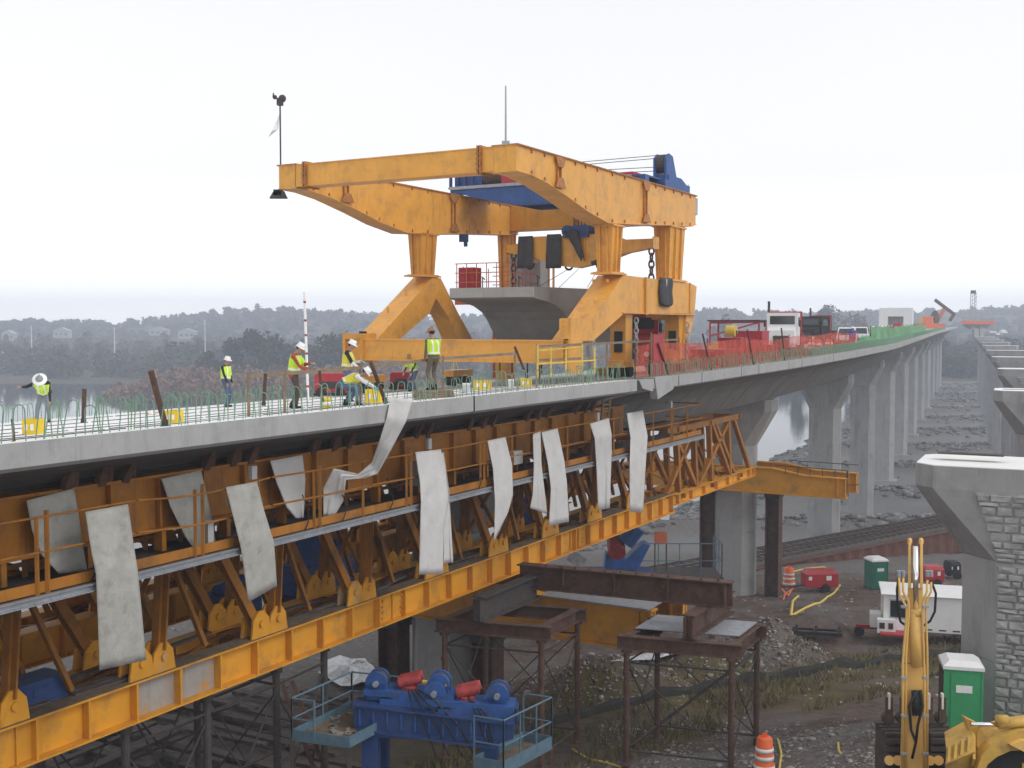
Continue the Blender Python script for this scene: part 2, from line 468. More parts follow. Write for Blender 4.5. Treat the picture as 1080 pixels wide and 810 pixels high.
xs = np.concatenate([np.arange(-150, -36, 3.0), np.arange(-36, 60, .6), np.arange(60, 150, 2.5), np.arange(150, 421, 6)])
ys = np.concatenate([np.arange(-60, 18, 3.0), np.arange(18, 60, .5), np.arange(60, 130, 1.0), np.arange(130, 560, 3), np.arange(560, 660, 8)])
gv = []; gk = []
nx, ny = len(xs), len(ys)
for y in ys:
    for x in xs:
        z = ground(float(x), float(y))
        gv.append((x, y, z))
        d = fence_side(float(x), float(y)) if 18 < y < 75 else 99
        n = noise.noise((x * .25, y * .25, 7)) + .6 * noise.noise((x * .9, y * .9, 2))
        grass = soil = 0.0
        if -7 < d < 4.5 and x > -8:
            grass = min(1, max(0, .62 + 1.1 * n))
            if d < 0: soil = .6
            if d < -5: grass *= (d + 7) / 2
            if d > 3: grass *= (4.5 - d) / 1.5
        if x > -4 and 42 < y < 100:
            soil = max(soil, min(1, max(0, .8 + n)))
        if -2 < x < 45 and 18 < y < 40:
            soil = max(soil, min(1, max(0, .6 + 1.2 * n)))
        pale = min(1, max(0, (y - 112) / 20)) * min(1, min(abs(float(y) - (r + (float(x) - axis_x(float(y))) * .10)) for r in RIDGES) / 9 + .05) ** 2
        gk.append((grass, soil, pale, 1))
gf = [(j * nx + i, j * nx + i + 1, (j + 1) * nx + i + 1, (j + 1) * nx + i) for j in range(ny - 1) for i in range(nx - 1)]
me = bpy.data.meshes.new('ground'); me.from_pydata(gv, [], gf)
at = me.color_attributes.new('cover', 'FLOAT_COLOR', 'POINT')
at.data.foreach_set('color', np.array(gk, dtype=np.float32).ravel())
me.polygons.foreach_set('use_smooth', [True] * len(gf))
mg = bpy.data.materials.new('site_ground'); mg.use_nodes = True
t = mg.node_tree; N = t.nodes; L = t.links; bs = N['Principled BSDF']; bs.inputs['Roughness'].default_value = .95; bs.inputs['Specular IOR Level'].default_value = .15
ca = N.new('ShaderNodeVertexColor'); ca.layer_name = 'cover'
sp_ = N.new('ShaderNodeSeparateColor'); L.new(ca.outputs[0], sp_.inputs[0])
tcn = N.new('ShaderNodeTexCoord')
def nzr(scale, detail, lo, hi, rough=.7):
    n = N.new('ShaderNodeTexNoise'); n.inputs['Scale'].default_value = scale; n.inputs['Detail'].default_value = detail; n.inputs['Roughness'].default_value = rough
    L.new(tcn.outputs['Object'], n.inputs['Vector'])
    r = N.new('ShaderNodeMapRange'); r.inputs[1].default_value = lo; r.inputs[2].default_value = hi
    L.new(n.outputs[0], r.inputs[0]); return r.outputs[0]
def mixc(fac, a, b):
    m = N.new('ShaderNodeMix'); m.data_type = 'RGBA'
    L.new(fac, m.inputs['Factor'])
    for k, c in (('A', a), ('B', b)):
        if isinstance(c, tuple): m.inputs[k].default_value = c + (1,)
        else: L.new(c, m.inputs[k])
    return m.outputs['Result']
gravel = mixc(nzr(3.5, 8, .32, .68), (.07, .062, .058), (.27, .245, .23))
gravel = mixc(nzr(.18, 4, .42, .62), gravel, mixc(nzr(6, 8, .3, .7), (.11, .1, .095), (.23, .215, .205)))
soilc = mixc(nzr(1.2, 8, .3, .7), (.06, .042, .034), (.19, .138, .112))
grassc = mixc(nzr(.8, 8, .3, .7), (.055, .05, .024), (.16, .13, .058))
gravel = mixc(sp_.outputs[2], gravel, mixc(nzr(2.5, 8, .3, .7), (.16, .157, .158), (.26, .255, .25)))
c = mixc(sp_.outputs[1], gravel, soilc)
c = mixc(sp_.outputs[0], c, grassc)
L.new(c, bs.inputs['Base Color'])
bn = N.new('ShaderNodeTexNoise'); bn.inputs['Scale'].default_value = 4.5; bn.inputs['Detail'].default_value = 9; bn.inputs['Roughness'].default_value = .75
L.new(tcn.outputs['Object'], bn.inputs['Vector'])
bp = N.new('ShaderNodeBump'); bp.inputs['Strength'].default_value = .9; bp.inputs['Distance'].default_value = .16
L.new(bn.outputs[0], bp.inputs['Height']); L.new(bp.outputs[0], bs.inputs['Normal'])
me.materials.append(mg)
go = bpy.data.objects.new('ground', me); COL.objects.link(go); go['kind'] = 'structure'

# river
mw = bpy.data.materials.new('river_water'); mw.use_nodes = True
t = mw.node_tree; b = t.nodes['Principled BSDF']
b.inputs['Base Color'].default_value = (.05, .06, .07, 1); b.inputs['Roughness'].default_value = .06; b.inputs['IOR'].default_value = 1.33
b.inputs['Specular IOR Level'].default_value = .8
wn = t.nodes.new('ShaderNodeTexNoise'); wn.inputs['Scale'].default_value = .25; wn.inputs['Detail'].default_value = 3
wt = t.nodes.new('ShaderNodeTexCoord'); t.links.new(wt.outputs['Object'], wn.inputs['Vector'])
wb = t.nodes.new('ShaderNodeBump'); wb.inputs['Strength'].default_value = .04; wb.inputs['Distance'].default_value = .5
t.links.new(wn.outputs[0], wb.inputs['Height']); t.links.new(wb.outputs[0], b.inputs['Normal'])
w = MB(); w.add([(-1300, -80, WATER), (1500, -80, WATER), (1500, 700, WATER), (-1300, 700, WATER)], [(0, 1, 2, 3)])
w.build('river', mw)['kind'] = 'structure'

# far bank and hills: one strip each of rolling terrain
def terrain(name, x0, x1, nxn, y0, y1, nyn, fn, m):
    vs = []; fs = []
    for j in range(nyn):
        y = y0 + (y1 - y0) * j / (nyn - 1)
        for i in range(nxn):
            x = x0 + (x1 - x0) * i / (nxn - 1)
            vs.append((x, y, fn(x, y)))
    for j in range(nyn - 1):
        for i in range(nxn - 1):
            a = j * nxn + i; fs.append((a, a + 1, a + nxn + 1, a + nxn))
    me = bpy.data.meshes.new(name); me.from_pydata(vs, [], fs); me.polygons.foreach_set('use_smooth', [True] * len(fs)); me.materials.append(m)
    o = bpy.data.objects.new(name, me); COL.objects.link(o); o['kind'] = 'structure'; return o
M['far_land'] = mat('far_bank_ground', (.07, .06, .04), .95, .4, .02, dirt=((.11, .09, .06), .5, .7, .012))
M['woods'] = mat('autumn_woods', (.085, .062, .038), .95, .45, .03, dirt=((.05, .055, .03), .45, .65, .02))
M['hillwood'] = mat('hill_woods', (.075, .062, .045), .95, .35, .01)
HU = [-200, -50, 60, 130, 200, 240, 300, 350, 390, 500, 620, 740, 800, 860, 920, 1000, 1080, 1250]
HV = [338, 337, 337, 338, 332, 326, 324, 327, 330, 332, 330, 324, 327, 329, 327, 326, 325, 326]
HY = 1500.0
def hill_z(x, y):
    u = 540 + F * x / y
    crest = (345 - interp(u, HU, HV)) / F * HY - 7
    t = (y - 1000) / (HY - 1000)
    t = max(0, min(1.25, t))
    f = math.sin(min(t, 1) * math.pi / 2) if t <= 1 else 1 - (t - 1) * 1.5
    return -24 + (crest + 24) * f + 3 * noise.noise((x * .004, y * .004, 2)) * f
def bank_z(x, y):
    t = min(1, max(0, (y - 610 - 25 * noise.noise((x * .006, 4, 0))) / 500.0))
    return -30.6 + min(1, t * 30) * 1.5 + 11 * t + 2.5 * t * noise.noise((x * .01, y * .01, 1))
terrain('far_bank', -800, 1200, 100, 600, 1060, 50, bank_z, M['far_land'])
terrain('hills', -1000, 1300, 120, 1000, 1560, 40, hill_z, M['hillwood'])

# ------------------------------------------------------------------ foliage (many leaf-clump faces)
def leaf_mesh(name, blobs, m, seed=1):
    """blobs: (centre, (rx,ry,rz), number, leaf size)"""
    rg = np.random.default_rng(seed)
    V = []; 
    for c, r, n, size in blobs:
        d = rg.normal(size=(n, 3)); d /= np.linalg.norm(d, axis=1)[:, None]
        q = rg.random(n) ** .45
        p = d * q[:, None] * np.array(r) + np.array(c)
        a = rg.normal(size=(n, 3)); a /= np.linalg.norm(a, axis=1)[:, None]
        b2 = np.cross(a, rg.normal(size=(n, 3))); b2 /= np.linalg.norm(b2, axis=1)[:, None]
        s = (size * (.6 + .8 * rg.random(n)))[:, None]
        V.append(np.stack([p - a * s - b2 * s * .6, p + a * s - b2 * s * .6, p + a * s + b2 * s * .6, p - a * s + b2 * s * .6], axis=1).reshape(-1, 3))
    V = np.concatenate(V); nf = len(V) // 4
    me = bpy.data.meshes.new(name)
    me.vertices.add(len(V)); me.vertices.foreach_set('co', V.ravel())
    me.loops.add(nf * 4); me.loops.foreach_set('vertex_index', np.arange(nf * 4, dtype=np.int32))
    me.polygons.add(nf); me.polygons.foreach_set('loop_start', np.arange(0, nf * 4, 4, dtype=np.int32))
    me.materials.append(m); me.update(calc_edges=True); me.validate()
    return me
def crown_blobs(c, w, h, rg, n=320, size=.8):
    bl = []
    k = rg.randint(7, 11)
    for i in range(k):
        a = rg.uniform(0, 6.28); rr = rg.uniform(0, .62) * w; zz = rg.uniform(.05, .75) * h
        sh = 1 - .45 * (zz / h)
        bl.append(((c[0] + rr * math.cos(a) * sh, c[1] + rr * math.sin(a) * sh, c[2] + zz), (w * rg.uniform(.3, .5), w * rg.uniform(.3, .5), h * rg.uniform(.16, .28)), n // k, size))
    return bl
rg = random.Random(11)
bl = []
# woods along the far bank: one mass far away
for i in range(1050):
    y = 630 + 400 * rg.random() ** 1.5
    x = rg.uniform(-.62, .78) * y
    h = rg.uniform(9, 19) * (1.35 if rg.random() < .2 else 1); w_ = rg.uniform(6, 11)
    bl += crown_blobs((x, y, bank_z(x, y) - 1), w_, h, rg, 120, 1.35)
me = leaf_mesh('far_bank_woods', bl, M['woods'], 3)
o = bpy.data.objects.new('far_bank_woods', me); COL.objects.link(o); tag(o, kind='stuff')
bl = []
for i in range(1300):
    y = rg.uniform(1010, 1505); x = rg.uniform(-.62, .68) * y
    bl += crown_blobs((x, y, hill_z(x, y) - 2), rg.uniform(7, 13), rg.uniform(6, 13), rg, 80, 2.0)
me = leaf_mesh('hillside_woods', bl, M['hillwood'], 4)
o = bpy.data.objects.new('hillside_woods', me); COL.objects.link(o); tag(o, kind='stuff')

# wooded islet with a russet brush margin
def islet_z(x, y):
    dx = (x + 97) / 88; dy = (y - 500) / 62
    d = math.hypot(dx, dy)
    return -32.5 + 4.2 * max(0, 1 - d ** 3) + .4 * noise.noise((x * .05, y * .05, 0))
terrain('islet_ground', -190, -5, 50, 430, 570, 40, islet_z, M['far_land'])
M['brush'] = mat('russet_brush', (.23, .13, .08), .95, .4, .06, dirt=((.12, .085, .05), .5, .7, .03))
bl = []
for i in range(420):
    a = rg.uniform(0, 6.28); q = math.sqrt(rg.random()) * .93
    x = -97 + 86 * q * math.cos(a); y = 500 + 60 * q * math.sin(a)
    hh = rg.uniform(6, 13) * (1 if x > -150 else .55)
    bl.append(((x, y, islet_z(x, y) + hh * .42), (rg.uniform(3, 6), rg.uniform(3, 6), hh * .6), 190, .75))
me = leaf_mesh('islet_brush', bl, M['brush'], 5)
o = bpy.data.objects.new('islet_brush', me); COL.objects.link(o); tag(o, kind='stuff')
M['dark_crown'] = mat('dark_green_crown', (.038, .045, .022), .95, .4, .12)
M['olive_crown'] = mat('olive_crown', (.075, .058, .028), .95, .4, .12)
M['bark'] = mat('tree_bark', (.06, .045, .035), .95, .3, 2)
def tree(x, y, z, w_, h, m, label, group, seed, name='riverside_tree', n=1500, leaf=.62):
    r2 = random.Random(seed)
    t = thing(name, label, 'tree', (x, y, z), group)
    b = MB(); b.tube([(x, y, z - .5), (x + .1 * w_ * r2.uniform(-1, 1), y, z + h * .3), (x + .15 * w_ * r2.uniform(-1, 1), y, z + h * .75)], .05 * w_ + .12, 8, .08)
    for i in range(7):
        a = r2.uniform(0, 6.28); z0 = z + h * r2.uniform(.2, .5)
        b.tube([(x, y, z0), (x + .35 * w_ * math.cos(a), y + .35 * w_ * math.sin(a), z0 + h * .2), (x + .6 * w_ * math.cos(a), y + .6 * w_ * math.sin(a), z0 + h * .32)], .016 * w_ + .04, 5, .03)
    b.build('trunk', M['bark'], t)
    bls = crown_blobs((0, 0, h * .22), w_, h * .8, r2, n, leaf)
    me = leaf_mesh('crown', bls, m, seed)
    o = bpy.data.objects.new('crown', me); COL.objects.link(o); o.parent = t
    return t
TR = [(228, 365, 9, 16, 'd'), (246, 352, 10, 21, 'd'), (268, 341, 12, 25, 'd'), (288, 350, 9, 21, 'd'), (305, 354, 9, 19, 'd'), (325, 352, 8, 17, 'o'), (345, 345, 10, 22, 'd'), (362, 348, 9, 20, 'o'), (378, 356, 8, 17, 'd'), (212, 376, 6, 10, 'o')]
NAMES = ['dark bushy tree near the left end of the islet grove', 'dark rounded tree second from the left peak of the islet grove', 'tallest dark broad tree on the river islet', 'dark tree just right of the tallest islet tree', 'dark lower tree left of the white staff on the islet',
         'olive tree directly behind the white levelling staff', 'tall dark tree right of the levelling staff on the islet', 'olive brown tree behind the crane leg on the islet', 'dark tree furthest right on the islet by the crane leg', 'small olive tree at the left tip of the islet grove']
for i, (u, vt, w_, h, k) in enumerate(TR):
    y = 505 + 12 * math.sin(i * 2.1); x = (u - 540) / F * y
    ztop = (345 - vt) / F * y; zb = islet_z(x, y)
    tree(x, y, zb, w_, ztop - zb, M['dark_crown'] if k == 'd' else M['olive_crown'], NAMES[i], 'trees on the river islet', 40 + i)
# bigger crowns standing out on the far bank at the right
RT = [(866, 318, 11, 'grey round tree behind the red flatbed truck'), (878, 321, 10, 'grey tree right of the round tree behind the flatbed'), (900, 328, 14, 'broad brownish tree behind the white vans'), (840, 328, 9, 'pale tree behind the white truck cab'),
      (955, 330, 9, 'hazy tree left of the boom lift'), (766, 330, 9, 'hazy tree just right of the gantry rear leg'), (752, 338, 8, 'dark low tree beside the gantry rear leg'), (782, 337, 8, 'low tree behind the red boxes on the deck')]
for i, (u, vt, w_, lab) in enumerate(RT):
    y = 700 + 40 * math.sin(i * 1.7); x = (u - 540) / F * y; zb = bank_z(x, y)
    tree(x, y, zb, w_, (345 - vt) / F * y - zb, M['olive_crown'], lab, 'trees on the far bank', 60 + i, 'far_bank_tree', 1100, .85)

# pale houses and slim masts on the far shore
def house(u, v, w_, h, lab, seed):
    r2 = random.Random(seed); y = min(np.arange(660, 1050, 5.0), key=lambda q: abs(bank_z(Py(u, v, q).x, q) - Py(u, v, q).z + h * .9)); y = float(y); p = Py(u, v, y); k_ = y / 800; w_ *= k_; h *= k_
    z0 = p.z - h
    t = thing('far_house', lab, 'house', (p.x, y, z0), 'houses on the far shore')
    b = MB(); b.box((p.x, y, z0 + h / 2), (w_, 8, h)); b.build('wall', M['grey'], t)
    b = MB(); b.prism([(p.x - w_ * .55, y - 4.4, z0 + h), (p.x + w_ * .55, y - 4.4, z0 + h), (p.x, y - 4.4, z0 + h * 1.5)], (0, 8.8, 0)); b.build('roof', M['grey'], t)
    for k in (-1, 0, 1):
        b = MB(); b.box((p.x + k * w_ * .3, y - 4.02, z0 + h * .55), (w_ * .12, .06, h * .3)); b.build('window', M['glass'], t)
for i, (u, v, w_, h, lab) in enumerate([(10, 352, 9, 5, 'small white house on the far shore at the left edge'), (33, 373, 12, 4, 'white shed low on the far shore left of the others'), (47, 374, 12, 5, 'white shed right of the low one on the far shore'), (66, 349, 11, 5, 'white house below the hill left of the mast'),
        (168, 348, 13, 4, 'wide pale house among far shore trees'), (198, 350, 12, 5, 'white house between masts on the far shore'), (2, 374, 9, 4, 'white shed lowest at the left edge of the far shore')]):
    house(u, v, w_, h, lab, i)
for u, v0, v1, lab in [(33, 345, 366, 'slim pale mast furthest left on the far shore'), (120.5, 346, 366, 'white mast standing alone on the far shore'), (216, 338, 368, 'tall pale mast left of the islet grove')]:
    y = 720; a = Py(u, v0, y); g = bank_z(a.x, y)
    t = thing('far_mast', lab, 'mast', (a.x, y, g), 'pale masts on the far shore')
    b = MB(); b.tube([(a.x, y, g), (a.x, y, a.z)], .38, 6, .2); b.build('pole', M['white'], t)
    b = MB(); b.box((a.x, y, a.z + .2), (1.6, .3, .3)); b.build('lamp_arm', M['white'], t)

# ------------------------------------------------------------------ haze
hz = MB()
hz.box((150, 655, 1.5), (3400, 1850, 73))
mh = bpy.data.materials.new('haze_air'); mh.use_nodes = True
t = mh.node_tree
for n in list(t.nodes): t.nodes.remove(n)
oo = t.nodes.new('ShaderNodeOutputMaterial'); pv = t.nodes.new('ShaderNodeVolumePrincipled')
pv.inputs['Color'].default_value = (.79, .87, 1, 1); pv.inputs['Density'].default_value = .00068; pv.inputs['Anisotropy'].default_value = 0.0
t.links.new(pv.outputs[0], oo.inputs['Volume'])
hob = hz.build('haze', mh); hob['kind'] = 'stuff'

# ------------------------------------------------------------------ loose rock
def rock_variants(n=6):
    vs = []
    for k in range(n):
        bm = bmesh.new(); bmesh.ops.create_icosphere(bm, subdivisions=1, radius=1)
        r2 = random.Random(k)
        for v in bm.verts:
            v.co *= r2.uniform(.65, 1.15); v.co.z *= .75
        V = np.array([v.co[:] for v in bm.verts]); Fc = np.array([[v.index for v in f.verts] for f in bm.faces]); bm.free()
        vs.append((V, Fc))
    return vs
RV = rock_variants()
def rocks(name, pts, m):
    """pts: (x,y,z,size)"""
    VV = []; FF = []; o = 0; r2 = random.Random(5)
    for x, y, z, s in pts:
        V, Fc = RV[r2.randrange(len(RV))]
        a = r2.uniform(0, 6.28); c_, s_ = math.cos(a), math.sin(a)
        R = np.array([[c_, -s_, 0], [s_, c_, 0], [0, 0, 1]])
        VV.append(V @ R.T * s * np.array([r2.uniform(.8, 1.3), r2.uniform(.8, 1.2), r2.uniform(.7, 1)]) + np.array([x, y, z])); FF.append(Fc + o); o += len(V)
    V = np.concatenate(VV); Fc = np.concatenate(FF); nf = len(Fc)
    me = bpy.data.meshes.new(name)
    me.vertices.add(len(V)); me.vertices.foreach_set('co', V.ravel())
    me.loops.add(nf * 3); me.loops.foreach_set('vertex_index', Fc.ravel().astype(np.int32))
    me.polygons.add(nf); me.polygons.foreach_set('loop_start', np.arange(0, nf * 3, 3, dtype=np.int32))
    me.materials.append(m); me.update(calc_edges=True)
    ob = bpy.data.objects.new(name, me); COL.objects.link(ob); ob['kind'] = 'stuff'; return ob
M['rock'] = mat('broken_rock', (.21, .205, .205), .95, .85, .7, bump=.3, dirt=((.05, .05, .052), .5, .62, .9))
M['pale_rock'] = mat('pale_rubble', (.24, .22, .205), .95, .75, 3.1)
pts = []
for r in RIDGES:
    for i in range(460 if r < 320 else 260):
        y = r + rg.gauss(0, 3.2); x = axis_x(y) + rg.uniform(-32, 34)
        pts.append((x, y, ground(x, y) + .1, rg.uniform(.25, .95) * (1.5 if rg.random() < .12 else 1)))
for i in range(900):              # bank of the causeway
    y = rg.uniform(125, 330); sx = interp(y, [a for a, b in SHX], [b for a, b in SHX])
    x = sx + rg.uniform(0, 14); pts.append((x, y, ground(x, y), rg.uniform(.3, 1.1)))
rocks('rock_berms', pts, M['rock'])
pts = []
for cx, cy, r, h in HEAPS[2:]:
    for i in range(420):
        a = rg.uniform(0, 6.28); q = math.sqrt(rg.random()) * r * 1.1
        x, y = cx + q * math.cos(a), cy + q * math.sin(a); pts.append((x, y, ground(x, y), rg.uniform(.03, .1) * (2.2 if rg.random() < .08 else 1)))
for i in range(6500):
    x = rg.uniform(-14, 24); y = rg.uniform(24, 42)
    if noise.noise((x * .3, y * .3, 1)) < (-.25 if x > 4 and fence_side(x, y) < -9 else .02): continue
    pts.append((x, y, ground(x, y), rg.uniform(.02, .09) * (2.4 if rg.random() < .07 else 1)))
for i in range(1700):
    x = rg.uniform(-25, 45); y = rg.uniform(46, 100)
    if -1 < fence_side(x, y) < 6: continue
    pts.append((x, y, ground(x, y), rg.uniform(.04, .2)))
for i in range(4200):
    p = on_ground(rg.uniform(630, 1075), 758 + 58 * rg.random() ** .8)
    if noise.noise((p.x * .5, p.y * .5, 6)) < -.22: continue
    pts.append((p.x + rg.uniform(-.1, .1), p.y + rg.uniform(-.1, .1), p.z, rg.uniform(.015, .06) * (2.6 if rg.random() < .08 else 1)))
rocks('scattered_rubble', pts, M['pale_rock'])
# rough grass along the silt fence
gb = []
rgn = np.random.default_rng(8)
V = []
for i in range(9000):
    k = rgn.random()
    x = rgn.uniform(-4, 32); 
    d = rgn.uniform(-6.5, 4)
    yy = interp(x, [p.x for p in FENCE], [p.y for p in FENCE]) + d
    if noise.noise((x * .35, yy * .35, 4)) < -.12: continue
    zz = ground(x, yy); hgt = rgn.uniform(.12, .42) * (1 if d < 0 else .6)
    a = rgn.uniform(0, 6.28); w_ = .035; lx, ly = math.cos(a) * .15, math.sin(a) * .15
    V += [(x - w_, yy, zz - .03), (x + w_, yy, zz - .03), (x + lx + w_ * .3, yy + ly, zz + hgt), (x + lx - w_ * .3, yy + ly, zz + hgt)]
V = np.array(V); nf = len(V) // 4
me = bpy.data.meshes.new('rough_grass'); me.from_pydata(V.tolist(), [], [(4 * i, 4 * i + 1, 4 * i + 2, 4 * i + 3) for i in range(nf)])
M['grass'] = mat('dry_grass', (.14, .118, .055), .95, .45, .6, dirt=((.075, .068, .03), .5, .7, .4))
me.materials.append(M['grass']); o = bpy.data.objects.new('rough_grass', me); COL.objects.link(o); o['kind'] = 'stuff'
# ------------------------------------------------------------------ left viaduct: alignment
W = 16.0
def path():
    """edge line of the left viaduct: list of (x, y, heading, z, s)"""
    pts = []; x, y = B(-22, 0, 0)[:2]; s = -22.0; h = BA
    while s < 560:
        if s < 50: h = BA
        elif s < 112: h = BA - (BA - rad(22.3)) * (s - 50) / 62
        else: h = rad(22.3)
        z = interp(s, [-22, 37, 70, 85, 125, 170, 215, 260, 400, 560], [-2.27, -2.27, -1.95, -1.8, -1.62, -1.35, -1.1, -.85, -.45, .15])
        pts.append((x, y, h, z, s))
        x += math.sin(h) * .1; y += math.cos(h) * .1; s += .1
    return pts
PATH = path()
def A(s, l, dz):                    # like B but follows the curve; dz measured from the edge top, cross-fall included
    i = max(0, min(len(PATH) - 1, int(round((s + 22) / .1))))
    x, y, h, z, _ = PATH[i]
    return Vector((x - math.cos(h) * l, y + math.sin(h) * l, z + dz))
def fall(l): return -.07 * l
# half section: edge 0.55 deep, thin wing, curved fillet into a sloping web
SEC = [(0, 0), (0, -.50), (.12, -.58), (1.2, -.72), (2.2, -.92), (3.0, -1.25), (3.55, -1.7), (4.05, -2.3), (4.7, -3.02), (5.0, -3.1)]
def section():
    s = [(l, d - .0) for l, d in SEC]
    return s + [(W - l, d) for l, d in reversed(SEC)]
def ring(s, inset=0):
    r = []
    for l, d in section():
        cz = fall(l)
        r.append(A(s, l + (inset if l < 8 else -inset), d + cz - (0 if d > -.01 else 0)))
    return r
def seg_mesh(b, s0, s1, step=None):
    n = len(section())
    r0, r1 = ring(s0), ring(s1)
    o = len(b.v)
    b.v.extend(r0 + r1)
    for k in range(n):
        j = (k + 1) % n
        b.f.append((o + k, o + j, o + n + j, o + n + k))
        # top face is the closing one (n-1 -> 0); the edge faces are pale, the rest soffit grey
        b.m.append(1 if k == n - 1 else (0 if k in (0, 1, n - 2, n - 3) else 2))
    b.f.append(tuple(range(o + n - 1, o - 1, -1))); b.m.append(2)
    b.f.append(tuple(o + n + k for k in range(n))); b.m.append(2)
SEG_M = [M['edge'], M['white_top'], M['soffit_shaded']]
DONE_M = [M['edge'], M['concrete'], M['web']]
# hairpin bars: a few meshes shared by every bar
def hairpin(seed, r=.014):
    r2 = random.Random(seed); h = r2.uniform(.60, .78); w_ = r2.uniform(.10, .14); lean = r2.uniform(-.16, .16); ln2 = r2.uniform(-.05, .05)
    P = []
    for i in range(9):
        a = math.pi * i / 8
        P.append((-w_ * math.cos(a), 0, h - w_ + w_ * math.sin(a)))
    P = [(-w_ * 1.25, 0, -.05)] + P + [(w_ * 1.25, 0, -.05)]
    P = [(x + lean * z, y + ln2 * z, z) for x, y, z in P]
    b = MB(); b.tube(P, r, 5)
    me = bpy.data.meshes.new('hairpin_bar'); me.from_pydata([tuple(v) for v in b.v], [], b.f); me.materials.append(M['rebar']); return me
HP = [hairpin(i) for i in range(8)]
SEGS = [-17.7 + 4.42 * k for k in range(12)]
SEGS = [s for s in SEGS if s < 31.5]
SEGS[-1] = 31.32
seg_names = ['ninth', 'eighth', 'seventh', 'sixth', 'fifth', 'fourth', 'third', 'second', 'first']
ord_ = ['last', 'tenth', 'ninth', 'eighth', 'seventh', 'sixth', 'fifth', 'fourth', 'third', 'second', 'first']
SEGLAB = {0: 'rightmost loose precast segment on the truss, ending at the ladder under the red mesh fence', 1: 'precast deck segment second from the right, under the yellow rail posts', 2: 'precast deck segment third from the right, with yellow and white buckets along its edge',
          3: 'precast deck segment in front of the yellow tripod and the tan clothed worker', 4: 'precast deck segment with the long white cloth hanging from its edge', 5: 'precast deck segment below the worker holding the white staff',
          6: 'precast deck segment with the tall leaning dark post near its joint', 7: 'precast deck segment below the stooping worker at far left', 8: 'precast deck segment at the far left below the stooping worker with a yellow box', 9: 'precast deck segment farthest left, out past the stooping worker'}
rl = random.Random(3)
nseg = len(SEGS) - 1
for k in range(nseg):
    s0, s1 = SEGS[k] + .012, SEGS[k + 1] - .012
    idx = nseg - 1 - k
    t = thing('deck_segment', SEGLAB.get(idx, 'precast deck segment farthest left, out past the stooping worker'), 'bridge segment', A((s0 + s1) / 2, 8, -3.7), 'loose precast deck segments on the truss')
    b = MB(); seg_mesh(b, s0, s1)
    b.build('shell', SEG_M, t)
    # flat longitudinal bars lying on the deck
    b = MB()
    for l in [1.3, 2.2, 3.4, 5.2, 8, 12]:
        b.tube([A(s0 + .05, l, fall(l) + .012), A(s1 - .05, l + rl.uniform(-.1, .1), fall(l) + .006)], .012, 4)
    if s1 > -6: b.build('deck_bars', M['dark_steel'], t)
    if s1 < -3: continue
    for l in (.45, W - .6):
        s = s0 + .2
        while s < s1 - .1:
            if rl.random() < (.86 if l < 8 else .7):
                o = bpy.data.objects.new('hairpin_bar', rl.choice(HP)); COL.objects.link(o); o.parent = t
                ll = l + rl.uniform(-.05, .05)
                o.location = A(s, ll, fall(ll)) - Vector(t.location)
                o.rotation_euler = (0, 0, math.pi / 2 - BA + math.pi / 2 + rl.uniform(-.35, .35))
            s += rl.choice([.22, .24, .26, .30, .5])

# finished deck: a girder per span, joint grooves between its segments
deck = thing('viaduct_deck', 'long finished grey box girder deck on tall piers curving away to the right horizon', 'bridge deck', A(69, 8, -3.7))
PIER_S = [28.4, 71.2] + [69 + 46 * k for k in range(1, 11)]
spans = [33.2] + PIER_S[1:] + [540]
for a, c in zip(spans[:-1], spans[1:]):
    b = MB()
    ns = max(1, round((c - a) / 3.1)); ds = (c - a) / ns
    for i in range(ns):
        g = .035
        seg_mesh(b, a + i * ds + g / 2, a + (i + 1) * ds - g / 2)
        if i: # recessed joint filler
            x = a + i * ds
            for s_ in (x,):
                r = [A(s_, l + (.05 if l < 8 else -.05), d + fall(l) + (.05 if d < -1 else (-.03 if d > -.01 else 0))) for l, d in section()]
                r2_ = [p + (A(s_ + .1, 8, 0) - A(s_, 8, 0)).normalized() * .05 for p in r]
                r1_ = [p - (A(s_ + .1, 8, 0) - A(s_, 8, 0)).normalized() * .05 for p in r]
                b.cm = 2; b.loft([r1_, r2_], cap=False); b.cm = 0
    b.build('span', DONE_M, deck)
# bars standing along the finished edge
nb = 0; s = 33.6
while s < 66 and nb < 98:
    o = bpy.data.objects.new('hairpin_bar', rl.choice(HP)); COL.objects.link(o); o.parent = deck
    ll = .45 + rl.uniform(-.06, .06)
    o.location = A(s, ll, fall(ll)) - Vector(deck.location); o.rotation_euler = (0, 0, math.pi - BA + rl.uniform(-.5, .5)); nb += 1
    s += rl.uniform(.24, .36)
b = MB()
while s < 330:
    hgt = .65 + rl.uniform(-.06, .06); p = A(s, .45, 0); dd = (A(s + .2, .45, 0) - p).normalized() * .12
    b.tube([p - dd, p - dd * .9 + Z * hgt * .85, p + Z * hgt, p + dd * .9 + Z * hgt * .85, p + dd], .02, 4); s += .35 if s < 150 else .8
o = b.build('far_hairpin_bars', M['rebar'], deck); o['kind'] = 'stuff'
# stepped closure blocks at the near end of the finished edge
b = MB()
for s0, s1, d0, dz in [(31.45, 33.1, -.42, -.05), (33.25, 35.6, -1.0, .003)]:
    poly = [A(s0, -.06, dz), A(s1, -.06, dz), A(s1 - .1, -.06, -.62), A(s0 + .35, -.06, d0)]
    b.prism(poly, T1 * .35)
b.build('edge_closure', M['edge'], deck)

